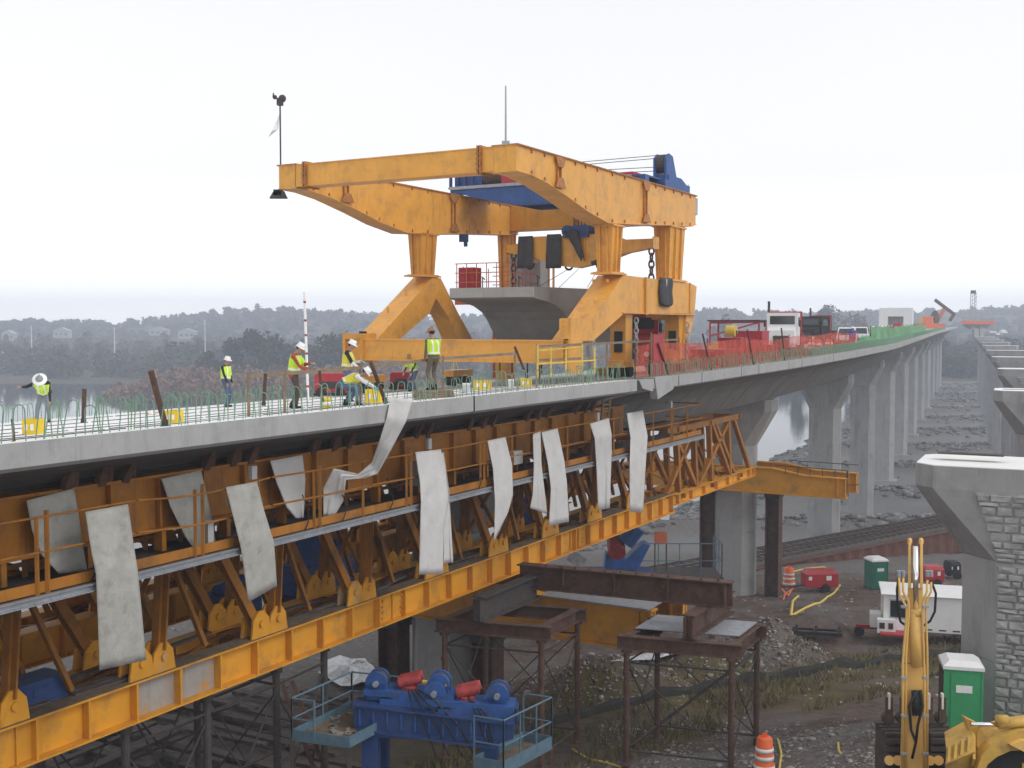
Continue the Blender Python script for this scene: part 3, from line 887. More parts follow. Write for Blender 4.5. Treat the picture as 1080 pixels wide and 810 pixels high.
# ------------------------------------------------------------------ piers
def octagon(c, hx, hy, ch, z, h):
    """hx across the bridge, hy along it, chamfer ch"""
    d = Vector((math.sin(h), math.cos(h), 0)); tt = Vector((math.cos(h), -math.sin(h), 0))
    q = [(hx, -hy + ch), (hx, hy - ch), (hx - ch, hy), (-hx + ch, hy), (-hx, hy - ch), (-hx, -hy + ch), (-hx + ch, -hy), (hx - ch, -hy)]
    return [Vector((c[0], c[1], 0)) + tt * a + d * b_ + Z * z for a, b_ in q]
def pier(c, h, zt, zn, zb, stem, capt, lab, group, name='bridge_pier', chs=.75, mats=None, top_m=None):
    t = thing(name, lab, 'pier', (c[0], c[1], zb), group)
    b = MB()
    nlift = max(2, int((zn - zb) / 5))
    zz = [zb - 1 + (zn - zb + 1) * i / nlift for i in range(nlift + 1)]
    for i in range(nlift):
        b.loft([octagon(c, stem[0], stem[1], chs, zz[i] + .012, h), octagon(c, stem[0], stem[1], chs, zz[i + 1] - .012, h)])
        if i: b.loft([octagon(c, stem[0] - .03, stem[1] - .03, chs, zz[i] - .02, h), octagon(c, stem[0] - .03, stem[1] - .03, chs, zz[i] + .02, h)], cap=False)
    b.build('stem', mats or M['pier'], t)
    b = MB()
    hgt = zt - zn
    b.loft([octagon(c, stem[0], stem[1], chs, zn, h), octagon(c, capt[0], capt[1], chs * .55, zt - hgt * .24, h), octagon(c, capt[0], capt[1], chs * .55, zt, h)])
    b.cm = 1
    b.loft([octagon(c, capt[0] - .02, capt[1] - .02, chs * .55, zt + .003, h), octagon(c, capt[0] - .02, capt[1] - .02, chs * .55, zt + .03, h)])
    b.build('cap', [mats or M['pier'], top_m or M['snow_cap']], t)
    return t
PL = ['concrete pier in deep shade behind the trestle towers and blue jacking machine', 'concrete pier between two rusty columns at the right end of the truss', 'free standing pier just right of the yellow bracket end', 'third pier of the left viaduct, right beside the free standing one', 'fourth pier of the left viaduct along the row',
      'fifth pier of the left viaduct along the row', 'sixth pier of the left viaduct along the row', 'seventh pier of the left viaduct along the row', 'eighth pier of the left viaduct along the row', 'ninth pier of the left viaduct along the row', 'tenth pier of the left viaduct along the row', 'farthest pier at the end of the left viaduct']
for i, s in enumerate(PIER_S):
    c = A(s, 8, 0); h = PATH[int((s + 22) / .1)][2]
    zt = A(s, 8, -3.1 - .56).z + .02
    zn = -9.1 if i < 3 else zt - 3.6
    zb = ground(c.x, c.y) if i > 1 else (-16.9 if i == 0 else -21.6)
    hw = 1.6 if i < 2 else 1.75
    p = pier((c.x, c.y), h, zt, zn, zb, (hw, 1.15), (3.0, 1.45), PL[i], 'piers under the left viaduct')
    b = MB(); b.loft([octagon((c.x, c.y), hw + .6, 1.8, .2, zb - 1.2, h), octagon((c.x, c.y), hw + .6, 1.8, .2, zb + .1, h)]); b.build('footing', M['pier'], p)

# right row of piers without a deck
M['ashlar'] = mat('rough_cast_stone', (.40, .395, .39), .9, .22, 2.2, bump=.6, bscale=16, dirt=((.24, .235, .225), .5, .8, 1.2))
RP = []     # (left cap tip u, v, distance)
x, y = 14.42 + 3.9, 41.6
hd = rad(26.2)
RIGHT = []
px, py_ = None, None
tips = [(967, 480, 40.0), (1048, 411.5, 83), (1052, 389, 126), (1046, 376.5, 170), (1040, 369.5, 215), (1036, 364.5, 262), (1033, 361, 308), (1030.5, 358.5, 354), (1028.5, 356.5, 400), (1027, 355, 446)]
RL = ['pale pier with rough stone panel standing bare in the right foreground', 'second bare pier cap of the right row behind the foreground pier', 'third bare pier cap of the right row', 'fourth bare pier cap of the right row', 'fifth bare pier cap of the right row', 'sixth bare pier cap of the right row', 'seventh bare pier of the right row', 'eighth bare pier of the right row', 'ninth bare pier of the right row', 'farthest bare pier of the right row by the orange gantry']
for i, (u, v, y) in enumerate(tips):
    tip = Py(u, v, y)
    h = rad([26.5, 24.5, 23.4, 22.8, 22.4][min(i, 4)])
    tt = Vector((math.cos(h), -math.sin(h), 0)); dd = Vector((math.sin(h), math.cos(h), 0))
    hw = 3.9
    c = tip + tt * hw + dd * 1.1
    zb = ground(c.x, c.y) if i else -14.0
    zt = tip.z + (-.25 if i == 0 else 0)
    p = pier((c.x, c.y), h, zt, zt - 3.2, zb, (hw - 1.55, 1.75), (hw, 2.0), RL[i], 'bare piers of the right row', chs=1.15)
    if i < 3:
        # rough stone panels on the face towards the camera: individual blocks in level courses
        hwf0 = hw - 1.55 - 1.15 - .02
        fc = Vector((c.x, c.y, 0)) - dd * 1.75
        rs = random.Random(21 + i)
        for za, zc, fl_ in ((zb - .5, zt - 3.22, 0.0), (zt - 3.2, zt - .82, 1.0)):
            b = MB(); z = za
            hwz = lambda q: hwf0 + .72 * fl_ * max(0, min(1, (q - (zt - 3.2)) / (3.2 * .76)))
            hwf = hwf0
            zfl = lambda q: -.29 * max(0, min(1, (q - (zt - 3.2)) / (3.2 * .76))) * fl_
            b.hexa([fc + tt * a_ + dd * (y_ + zfl(q)) + Z * q for q, a_, y_ in ((za, -hwz(za), -.01), (za, hwz(za), -.01), (za, hwz(za), .1), (za, -hwz(za), .1), (zc, -hwz(zc), -.01), (zc, hwz(zc), -.01), (zc, hwz(zc), .1), (zc, -hwz(zc), .1))])
            while z < zc - .12:
                rh = min(rs.choice([.16, .2, .24, .24, .32]), zc - z); hwf = hwz(z + .1); xx = -hwf
                while xx < hwf - .02:
                    w_ = min(rs.uniform(.26, .72), hwf - xx)
                    if hwf - xx - w_ < .2: w_ = hwf - xx
                    g_ = .014; o1, o2, o3, o4 = [rs.uniform(.03, .11) for _ in range(4)]
                    sub_ = [(z, rh)] if rh < .33 or rs.random() < .5 else [(z, rh * .5), (z + rh * .5, rh * .5)]
                    for zz_, hh_ in sub_:
                        P4 = [(xx + g_, zz_ + g_), (xx + w_ - g_, zz_ + g_), (xx + w_ - g_, zz_ + hh_ - g_), (xx + g_, zz_ + hh_ - g_)]
                        base4 = [fc + tt * a_ + dd * (zfl(q) - .008) + Z * q for a_, q in P4]
                        mid = fc + tt * (xx + w_ * rs.uniform(.3, .7)) + dd * (zfl(zz_) - rs.uniform(.07, .14)) + Z * (zz_ + hh_ * rs.uniform(.35, .65))
                        fr_ = [p_ + (mid - p_) * .14 - dd * o_ for p_, o_ in zip(base4, (o1, o2, o3, o4))]
                        vs_ = base4 + fr_ + [mid - dd * .02]
                        b.add(vs_, [(0, 1, 5, 4), (1, 2, 6, 5), (2, 3, 7, 6), (3, 0, 4, 7), (4, 5, 8), (5, 6, 8), (6, 7, 8), (7, 4, 8)])
                    xx += w_
                z += rh
            b.build('stone_panel', M['ashlar'], p)
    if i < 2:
        # dark slab on the top, coloured as the shade in a bearing recess
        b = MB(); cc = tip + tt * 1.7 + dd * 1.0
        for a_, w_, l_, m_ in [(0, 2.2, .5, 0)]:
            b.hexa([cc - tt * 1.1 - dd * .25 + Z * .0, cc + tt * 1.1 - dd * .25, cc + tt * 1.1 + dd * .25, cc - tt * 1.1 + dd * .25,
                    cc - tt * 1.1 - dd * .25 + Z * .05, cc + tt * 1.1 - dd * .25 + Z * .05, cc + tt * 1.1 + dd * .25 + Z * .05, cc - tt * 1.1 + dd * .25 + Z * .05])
        b.build('recess_shade_slab', M['old_wood'], p)

# ------------------------------------------------------------------ steel columns and yellow brackets at the piers
def rust_column(c, z0, z1, w_, lab):
    t = thing('support_column', lab, 'steel column', (c.x, c.y, z0), 'rusty columns beside the piers')
    b = MB(); R = Matrix.Rotation(-BA, 3, 'Z')
    for dx in (-1, 1):
        b.box((c + R @ Vector((dx * w_ * .5, 0, 0))).to_2d().to_3d() + Z * ((z0 + z1) / 2), (.06, w_, z1 - z0), R)
    b.box(Vector((c.x, c.y, (z0 + z1) / 2)), (w_ - .07, .12, z1 - z0), R)
    b.build('shaft', M['rust'], t)
    b = MB(); b.box(Vector((c.x, c.y, z1 + .15)), (w_ * 1.5, w_ * 1.5, .3), R); b.box(Vector((c.x, c.y, z1 - .16)), (w_ * 1.2, w_ * 1.2, .25), R); b.build('head_plate', M['dark_steel'], t)
    b = MB(); b.box(Vector((c.x, c.y, z0 + .25)), (w_ * 1.7, w_ * 1.7, 1.1), R); b.build('base_block', M['dark_steel'], t)
for s, l, z0, z1, lab in [(70.6, 10.55, -21.7, -12.7, 'rusty column left of the pier at the truss end'), (70.6, 5.3, -21.7, -12.7, 'rusty column right of the pier at the truss end'), (27.8, 10.5, -16.9, -13.4, 'dark rusty column left of the shaded pier'), (27.8, 5.5, -16.9, -13.4, 'dark rusty column right of the shaded pier')]:
    rust_column(B(s, l, 0), z0, z1, 1.0, lab)
def bracket(sp, prof, lab, zfl):
    t = thing('pier_bracket', lab, 'bracket', B(sp, 8, prof[0][1]), 'yellow brackets carrying the truss')
    for k, s in ((0, sp - 1.75), (1, sp + 1.75)):
        b = MB(); n = len(prof)
        poly = [B(s, l, z) for l, z in prof]
        b.prism(poly, D1 * .12)
        top = prof[:n // 2]
        for (l0, z0), (l1, z1) in zip(prof[:-1], prof[1:]):
            if abs(l0 - l1) < .3: continue
            b.beam(B(s + .06, l0, z0), B(s + .06, l1, z1), .55, .08)
        b.build('girder', M['chord'], t)
        b = MB()
        for l in (prof[0][0] + .05, prof[0][0] + .6, 15.4 - prof[0][0]):
            za = interp(l, [p[0] for p in prof[:n // 2]], [p[1] for p in prof[:n // 2]]) if True else 0
            b.hexa([B(s - .24, l, zfl), B(s - .24, l + .06, zfl), B(s, l + .06, zfl), B(s, l, zfl), B(s - .24, l, za), B(s - .24, l + .06, za), B(s, l + .06, za), B(s, l, za)])
        b.build('end_stiffener', M['chord'], t)
    b = MB(); b.bbox(sp - 1.6, sp + 1.7, 11.2, 11.9, prof[0][1] - 1.2, prof[0][1] - .1); b.bbox(sp - 1.6, sp + 1.7, 4.2, 4.9, prof[0][1] - 1.2, prof[0][1] - .1); b.build('cross_tie', M['chord'], t)
    return t
def prof(zt_mid, zt_end, zb, le=-.8):
    return [(le, zt_end), (2.3, zt_end + .05), (4.6, zt_mid), (11.4, zt_mid), (13.7, zt_end + .05), (16.0 - le, zt_end), (16.0 - le, zb), (le, zb)]
t = bracket(69.6, prof(-10.45, -10.9, -12.3), 'long yellow bracket girder with railing at the far end of the truss', -12.2)
b = MB()
for l in np.arange(-.9, 4.5, .9): b.tube([B(67.6, l, -10.8), B(67.6, l, -10.25)], .025, 5)
b.tube([B(67.6, -.85, -10.25), B(67.6, 4.4, -10.2)], .03, 5); b.tube([B(71.3, -.85, -10.25), B(71.3, 4.4, -10.2)], .03, 5)
b.tube([B(67.6, -.85, -10.25), B(67.6, -.85, -11.9), ], .03, 5); b.tube([B(67.6, -.85, -11.3), B(67.6, -1.7, -11.2)], .03, 5)
b.build('railing', M['dark_steel'], t)
t = bracket(28.6, prof(-11.0, -11.15, -12.75, -2.7), 'yellow bracket girder at the shaded pier below the truss', -12.7)
b = MB()
b.bbox(26.4, 30.8, -2.6, 2.2, -11.06, -11.0); b.build('deck_plate', M['galv'], t)

# ------------------------------------------------------------------ erection truss
NODES = [2.45 + 4.62 * k for k in range(-2, 11)]      # along the bridge
ZT, ZB0, ZB1 = -5.75, -9.3, -10.4
S0, S1 = -8.0, 45.5
def truss(lf, lr, lab, full=True):
    t = thing('erection_truss', lab, 'truss', B(20, (lf + lr) / 2, ZB1), 'yellow erection trusses below the deck')
    # bottom chords
    for l, nm in ((lf, 'bottom_chord'), (lr, 'bottom_chord')):
        b = MB()
        b.ibeam(B(S0, l + .25, (ZB0 + ZB1) / 2), B(S1, l + .25, (ZB0 + ZB1) / 2), .62, ZB0 - ZB1, .05, .04)
        b.ibeam(B(S1, l + .25, -9.75), B(60.2, l + .25, -9.75), .5, .62, .04, .04)
        ch_ = b.build(nm, M['chord'], t)
        for s in np.arange(S0 + .6, S1, 1.54):
            b = MB(); b.bbox(s, s + .07, l - .02, l + .22, ZB1 + .05, ZB0 - .05); b.build('stiffener', M['chord'], ch_)
        for s in (2.95, 18.2, 33.2):      # splice plates
            b = MB()
            b.bbox(s - .75, s + .75, l + .17, l + .215, ZB1 + .06, ZB0 - .06)
            b.bbox(s - .03, s + .03, l + .10, l + .17, ZB1 + .06, ZB0 - .06)
            for k in range(4):
                b.bbox(s - .6, s - .5, l + .12, l + .17, ZB1 + .2 + .2 * k, ZB1 + .26 + .2 * k); b.bbox(s + .5, s + .6, l + .12, l + .17, ZB1 + .2 + .2 * k, ZB1 + .26 + .2 * k)
            b.build('splice_plate', M['chord'], ch_)
        b = MB()
        for s in np.arange(46, 60, 2.2): b.bbox(s, s + .06, l + .02, l + .22, -10.02, -9.48)
        b.bbox(60.2, 60.26, l - .02, l + .52, -10.08, -9.42)
        b.build('nose_stiffener', M['chord'], ch_)
    # worn bare patches on the near chord web
    if full:
        b = MB()
        for s0, s1 in ((6.535, 7.995), (8.075, 9.535), (-1.165, .295)):
            b = MB(); b.bbox(s0, s1, lf + .222, lf + .2285, ZB1 + .055, ZB0 - .055); b.build('worn_panel', M['worn'], t)
    # lugs, posts and diagonals at each node
    def lug(b, s, l):
        for ll in (l + .02, l + .42):
            for k in (-1, 1):
                c = s + k * .38
                poly = [B(c - .42, ll, ZB0), B(c + .42, ll, ZB0), B(c + .34, ll, ZB0 + .55), B(c + .12, ll, ZB0 + .8), B(c - .12, ll, ZB0 + .8), B(c - .34, ll, ZB0 + .55)]
                b.prism(poly, T1 * .07)
        for k in (-1, 1):
            b.cyl(B(s + k * .38, l - .05, ZB0 + .42), B(s + k * .38, l + .56, ZB0 + .42), .11, 10)
    for i, s in enumerate(NODES):
        if s > 44: break
        for l, sg in ((lf, 1), (lr, -1)):
            b = MB(); lug(b, s, l); b.build('pin_lug', M['chord'], t)
            b = MB()
            b.beam(B(s + .38, l + .25, ZB0 + .35), B(s + .62, l + .25, ZT), .26, .26, D1)
            b.beam(B(s + .36, l + .1, ZB0 + .6), B(s + .6, l + .1, ZT), .05, .36, T1)
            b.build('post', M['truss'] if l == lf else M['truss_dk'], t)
            b = MB()
            e = s - 2.35
            b.ibeam(B(s - .38, l + .25, ZB0 + .35), B(e, l + .25, ZT), .28, .28, .04, .04, T1)
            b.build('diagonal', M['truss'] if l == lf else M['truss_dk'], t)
            if i % 1 == 0 and s < 40:
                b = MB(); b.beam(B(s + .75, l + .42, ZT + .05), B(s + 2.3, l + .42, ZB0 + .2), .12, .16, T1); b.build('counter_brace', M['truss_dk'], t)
        # cross members between the two planes
        b = MB()
        b.beam(B(s, lf + .3, ZB0 - .5), B(s, lr + .2, ZB0 - .5), .3, .4)
        b.beam(B(s, lf + .4, ZB0 - .2), B(s + 4.6, lr + .1, ZB0 - .2), .12, .12); b.beam(B(s, lr + .1, ZB0 - .2), B(s + 4.6, lf + .4, ZB0 - .2), .12, .12)
        b.beam(B(s + .6, lf + .3, ZT), B(s + .6, lr + .2, ZT), .22, .3)
        b.beam(B(s + .6, lf + .3, ZB0 + .6), B(s + .6, lr + .2, ZT - .3), .1, .12); b.beam(B(s + .6, lr + .2, ZB0 + .6), B(s + .6, lf + .3, ZT - .3), .1, .12)
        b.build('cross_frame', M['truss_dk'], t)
    # top plate girder with its stiffeners
    for l in ((2.3 if full else lf + .1), lr):
        ga, gb_ = (-3.78, -5.08) if l < 3 else (-3.75, -5.45)
        b = MB()
        b.bbox(S0, 35.5, l + .18, l + .22, gb_, ga)
        b.bbox(S0, 35.5, l - .02, l + .42, ga, ga + .07); b.bbox(S0, 35.5, l - .02, l + .42, gb_ - .07, gb_)
        b.bbox(35.52, 44.5, lf, lf + .4, -5.5, -5.2)
        if l < 3:
            for s in np.arange(S0 + .4, 35, 2.31): b.bbox(s, s + .14, l + .05, l + .35, -5.69, gb_ - .075)
        pg_ = b.build('plate_girder', M['truss'], t)
        for s in np.arange(S0 + .3, 35.4, 1.54):
            b = MB(); b.bbox(s, s + .06, l, l + .17, gb_ + .01, ga - .01); b.build('stiffener', M['truss'], pg_)
    # tapering nose of pyramid braces
    b = MB()
    for l in (lf, lr):
        for s in (46.5, 49.3, 52, 55.5):
            b.beam(B(s, l + .25, -9.45), B(s - .5, l + .25, -5.9), .3, .3, D1)
        for s0, s1 in ((44.5, 48.6), (49.3, 45.6), (49.6, 55.2), (55.5, 52), (59.6, 56.2), (56.4, 52.6)):
            b.beam(B(s0, l + .25, -9.45), B(s1, l + .25, -5.95), .26, .26, T1)
    b.build('nose_brace', M['truss'], t)
    b = MB()
    for l in (lf, lr):
        b.beam(B(44.4, l + .25, -5.8), B(57.2, l + .25, -5.8), .3, .34)
    for s in (46, 51.5, 57): b.beam(B(s, lf, -5.8), B(s, lr + .5, -5.8), .2, .25)
    for s in (47, 52, 57.5): 
        b.beam(B(s, lf, -9.7), B(s, lr + .5, -9.7), .2, .25)
        b.tube([B(s - 3.5, lf + .3, -9.4), B(s, lr + .2, -9.4)], .05, 5); b.tube([B(s - 3.5, lr + .2, -7.5), B(s, lf + .3, -9.3)], .05, 5)
    b.build('nose_chord', M['truss'], t)
    return t
tr = truss(3.6, 5.35, 'yellow truss hung with white cloths and a railed walkway', True)
# planks and muck lying on the lower chord level
b = MB(); r2 = random.Random(4)
for i in range(26):
    s = r2.uniform(-6, 40); l = r2.uniform(4.0, 5.1); ln = r2.uniform(1.5, 4); b = MB()
    b.beam(B(s, l, ZB0 + .03 + .05 * r2.random()), B(s + ln, l + r2.uniform(-.3, .3), ZB0 + .06 + .05 * r2.random()), r2.uniform(.15, .3), .06)
    b.build('loose_plank', M['old_wood'], tr)
# muddy top of the chord
b = MB()
for l in (3.6,): b.bbox(S0, S1, l - .05, l + .55, ZB0 + .001, ZB0 + .012)
b.build('chord_mud', M['grime'], tr)
# jacks and hangers between girder and deck
b = MB(); b.ibeam(B(S0, 2.75, -3.46), B(31.5, 2.75, -3.46), .5, .62, .05, .06); b.build('gap_shade_beam', M['black'], tr)  # added black beam, stands in for the dark gap under the deck
for s in np.arange(-6, 32, 4.42):
    for ds in (.5, 1.5, 2.2):
        b = MB(); b.beam(B(s + ds, 2.35, -3.75), B(s + ds + r2.uniform(-.2, .2), 2.0, -3.0), .18, .22, D1); b.cyl(B(s + ds + .3, 2.4, -3.75), B(s + ds + .3, 2.3, -3.05), .1, 10); b.build('support_jack', M['rust'], tr)
# walkway
LW = 1.2
b = MB(); b.bbox(S0, 43.2, LW, 3.45, ZT - .06, ZT); 
for s in np.arange(S0, 43, 2.31): b.beam(B(s, LW + .06, ZT - .16), B(s, 3.6, ZT - .3), .1, .18)
b.build('walkway_floor', M['dark_steel'], tr)
b = MB(); b.bbox(S0, 43.3, LW - .05, LW, ZT - .16, ZT + .02); b.bbox(S0, 43.3, LW - .12, LW - .05, ZT - .01, ZT + .02); b.bbox(S0, 43.3, LW - .12, LW - .05, ZT - .16, ZT - .13); b.build('walkway_edge_channel', M['galv'], tr)
b = MB(); b.bbox(S0, 43.2, LW + .12, LW + .15, ZT + .03, ZT + .27); b.build('toe_board', M['truss'], tr)
RT_ = ZT + 1.68
b = MB()
for s0, s1, sag in [(S0, 4.4, 0), (4.5, 9.1, .12), (9.2, 13.6, .02), (13.7, 22.8, .05), (22.9, 32, 0), (32.1, 43.2, .02)]:
    for zz in (RT_, ZT + .92):
        P = [B(s0 + (s1 - s0) * q, LW + .08, zz - sag * math.sin(q * 3.14)) for q in (0, .25, .5, .75, 1)]
        b.tube(P, .027, 6)
b.tube([B(43.2, LW + .08, RT_), B(43.2, 3.4, RT_)], .035); b.tube([B(43.2, LW + .08, ZT + .92), B(43.2, 3.4, ZT + .92)], .035)
b.build('walkway_rail', M['truss'], tr)
for s in np.arange(S0 + .5, 43.3, 2.31):
    b = MB()
    b.beam(B(s, LW + .1, ZT), B(s, LW + .1, RT_ + .02), .07, .07)
    if int(round((s - S0) / 2.31)) % 2 == 0: b.beam(B(s + .26, LW + .1, ZT), B(s + .26, LW + .1, RT_ + .12), .08, .08)
    b.build('rail_post', M['truss'], tr)
for s in (8.4, 16.8, 29.9, 38.5):     # small grey boxes on the posts
    b = MB(); b.bbox(s - .1, s + .1, LW - .02, LW + .1, RT_ + .05, RT_ + .4); b.build('cable_box', M['grey'], tr)
# inner guard rail and lockers on the walkway
b = MB()
for s in np.arange(S0, 34, 1.2): b.beam(B(s, 3.1, ZT), B(s, 3.1, ZT + .6), .1, .1)
for zz in (.3, .6): b.beam(B(S0, 3.1, ZT + zz), B(34, 3.1, ZT + zz), .08, .1)
b.build('inner_rail', M['truss'], tr)
b = MB(); b.bbox(16.6, 17.4, 1.5, 1.9, ZT + .5, ZT + 1.3); b.bbox(23.2, 23.9, 1.6, 1.9, ZT + .5, ZT + 1.0); b.bbox(6.9, 7.1, 1.4, 1.55, ZT + .1, ZT + .8); b.build('switch_box', M['grey'], tr)
b = MB()
for s in (3.1, 3.4, 10.5, 12.2, 14.6, 20, 26, 31):
    b.tube([B(s, LW + .05, ZT + .02), B(s + .1, LW + .0, ZT + .25), B(s + .3, LW + .15, ZT + .55), B(s + .2, LW + .3, ZT + 1.0)], .02, 4)
b.build('dangling_cable', M['black'], tr)
# plant standing inside the truss
for s_, l_, lab_ in ((13.2, 6.6, 'dark blue pump unit low inside the truss behind the second cloth'), (33.5, 6.8, 'blue pump unit inside the truss behind the twin cloths')):
    t = thing('pump_unit', lab_, 'pump', B(s_, l_, -9.6))
    b = MB(); b.bbox(s_ - .9, s_ + .9, l_ - .5, l_ + .5, -9.45, -8.6); b.build('housing', M['blue_dk'], t)
    b = MB(); b.cyl(B(s_ - .6, l_, -8.6), B(s_ + .5, l_, -8.45), .3, 12); b.build('tank', M['blue'], t)
    b = MB(); b.bbox(s_ - 1, s_ + 1, l_ - .6, l_ + .6, -9.6, -9.45); b.build('skid', M['dark_steel'], t)
# ladder from walkway up to the deck
t = thing('ladder', 'pale ladder leaning from the truss walkway up to the deck underside', 'ladder', B(31.6, 1.8, ZT))
b = MB()
for k in (0, .75): b.tube([B(31.0 + k, 1.7, ZT), B(31.1 + k, 1.5, -3.0)], .045, 6)
b.build('rail', M['wood'], t)
b = MB()
for i in range(9): b.tube([B(31.0 + .01 * i, 1.7 - .02 * i, ZT + .2 + .3 * i), B(31.75 + .01 * i, 1.7 - .02 * i, ZT + .2 + .3 * i)], .03, 5)
b.build('rung', M['wood'], t)
truss(10.2, 11.95, 'second yellow truss on the far side of the piers, seen through the near one', False)
# blue boxes on the truss floor
for s, l, z, sz, lab in [(4.0, 4.6, ZB0 + .02, (1.5, .8, .55), 'blue steel box lying on the truss floor near the left edge')]:
    t = thing('jack_box', lab, 'steel box', B(s, l, z))
    b = MB(); b.bbox(s - sz[0] / 2, s + sz[0] / 2, l - sz[1] / 2, l + sz[1] / 2, z + .06, z + sz[2]); b.build('body', M['blue_dk'], t)
    b = MB(); b.bbox(s - sz[0] / 2 - .03, s + sz[0] / 2 + .03, l - sz[1] / 2 - .03, l + sz[1] / 2 + .03, z, z + .06); b.bbox(s - sz[0] / 2 - .03, s + sz[0] / 2 + .03, l - sz[1] / 2 - .03, l + sz[1] / 2 + .03, z + sz[2], z + sz[2] + .05)
    b.bbox(s - .2, s + .2, l - sz[1] / 2 - .02, l - sz[1] / 2, z + .2, z + .4); b.build('flange', M['blue_dk'], t)
t = thing('power_pack', 'blue hydraulic power pack with hoses inside the truss behind the cloth', 'power pack', B(18, 6.9, -9.9))
b = MB(); b.bbox(16.6, 19.4, 6.3, 7.6, -9.6, -8.5); b.bbox(17.0, 18.3, 6.4, 7.5, -8.5, -7.4); b.build('housing', M['blue'], t)
b = MB()
for k in range(3): b.cyl(B(18.6, 6.5 + .35 * k, -8.5), B(18.6, 6.5 + .35 * k, -7.8), .14, 8)
b.cyl(B(19.4, 6.7, -9.1), B(20.8, 6.7, -9.1), .25, 10); b.build('motor', M['blue'], t)
b = MB(); b.bbox(16.4, 19.6, 6.2, 7.7, -9.9, -9.6); b.build('skid', M['dark_steel'], t)

# ------------------------------------------------------------------ white cloths
def cloth(name, lab, L_, R_, l0, mtl, seed, thick=.012, depth=None, fold=.05, nseg=16, grp='white cloths hung over the walkway rail'):
    """L_, R_: matching left and right edge points (u,v) down the strip, in the plane l0 (one per row: l may vary)"""
    r2 = random.Random(seed)
    if grp == 'white cloths hung over the walkway rail':
        L_ = [(L_[0][0] + 2, L_[0][1] + 22), (L_[0][0] + 1, L_[0][1] + 2)] + list(L_); R_ = [(R_[0][0] + 1, R_[0][1] + 20), (R_[0][0], R_[0][1] + 2)] + list(R_); depth = [.36, .3] + list(depth)
    rows = len(L_); pts = []
    dl = depth or [0] * rows
    fine = []
    for i in range(rows - 1):
        for k in range(6):
            q = k / 6
            fine.append(tuple(np.array(a) * (1 - q) + np.array(c) * q for a, c in ((L_[i], L_[i + 1]), (R_[i], R_[i + 1]), ((dl[i],), (dl[i + 1],)))))
    fine.append((np.array(L_[-1]), np.array(R_[-1]), np.array((dl[-1],))))
    n = nseg + 1; vs = []
    ph = r2.uniform(0, 6)
    for j, (a, c, d) in enumerate(fine):
        for i in range(n):
            q = i / nseg; w_ = a * (1 - q) + c * q
            amp = fold * (.3 + j / len(fine))
            nn_ = noise.noise((q * 2.2 + seed, j * .16, seed * 3.1)); amp *= .55; off = amp * 1.3 * math.sin(q * 7 + ph + .12 * j + 2 * nn_) + amp * .5 * math.sin(q * 17 + ph * 2 - .2 * j) + .07 * nn_
            vs.append(Pl(w_[0], w_[1], l0 + float(d[0]) - abs(off) * .6 + .3 * off))
    fs = [(j * n + i, j * n + i + 1, (j + 1) * n + i + 1, (j + 1) * n + i) for j in range(len(fine) - 1) for i in range(nseg)]
    me = bpy.data.meshes.new(name); me.from_pydata([tuple(v) for v in vs], [], fs); me.materials.append(mtl); me.polygons.foreach_set('use_smooth', [True] * len(fs))
    o = bpy.data.objects.new(name, me); COL.objects.link(o)
    md = o.modifiers.new('thickness', 'SOLIDIFY'); md.thickness = thick; md.offset = 0
    tag(o, lab, 'cloth', grp); settle(o); return o
g = 1.02
cloth('hanging_cloth', 'widest grey white cloth at far left, reaching down to the bottom chord', [(90, 540), (96, 580), (101, 605), (103, 650), (105, 707)], [(135, 532), (141, 575), (145, 600), (149, 640), (154, 696)], 1.05, M['cloth_dirty'], 1, depth=[.12, 0, -.05, 0, .1])
cloth('hanging_cloth', 'dirty greenish white cloth second from the left, hem cut aslant', [(238, 514), (246, 545), (254, 578), (262, 635)], [(271, 508), (279, 540), (289, 572), (292, 618)], 1.05, M['cloth_dirty'], 2, depth=[.12, 0, -.05, .05])
cloth('hanging_cloth', 'broad clean cloth third from the left with a double hem', [(438, 477), (443, 510), (444, 530), (443, 560), (442, 606)], [(465, 474), (470, 505), (473, 528), (468, 560), (467, 605)], 1.05, M['cloth'], 3, depth=[.12, 0, -.05, 0, .05])
cloth('hanging_cloth', 'short pale flap behind the broad clean cloth', [(462, 480), (467, 520), (468, 560), (468, 594)], [(468, 477), (474, 520), (476, 560), (478, 593)], 1.22, M['cloth'], 13, depth=[0, -.1, -.1, -.1])
cloth('hanging_cloth', 'narrow cloth with a torn waist between the broad cloth and the twin strips', [(514, 465), (520, 495), (522, 528), (521, 572)], [(533, 461), (540, 490), (541, 522), (536, 540)], 1.05, M['cloth'], 4, depth=[.12, 0, -.05, .05])
cloth('hanging_cloth', 'left strip of the pair of twin cloths', [(562, 458), (563, 490), (562, 520), (559, 536)], [(570, 455), (571, 490), (574, 515), (577, 542)], 1.08, M['cloth'], 5, depth=[.1, 0, -.05, 0])
cloth('hanging_cloth', 'right wider strip of the pair of twin cloths', [(571, 456), (578, 490), (581, 515), (579, 555)], [(588, 452), (595, 485), (598, 510), (600, 550)], 1.03, M['cloth'], 6, depth=[.12, 0, -.05, 0])
cloth('hanging_cloth', 'cloth with a bunched knot at its top, second from the right', [(622, 447), (627, 462), (629, 490), (631, 538)], [(642, 441), (645, 458), (645, 480), (643, 536)], 1.05, M['cloth'], 7, depth=[.0, -.15, 0, 0], fold=.08)
cloth('hanging_cloth', 'rightmost cloth on the rail near the ladder', [(661, 436), (665, 462), (664, 490), (664, 539)], [(678, 433), (683, 460), (681, 490), (678, 541)], 1.05, M['cloth'], 8, depth=[.12, 0, -.05, .05])
gi = 'white cloths sagging behind the walkway rail'
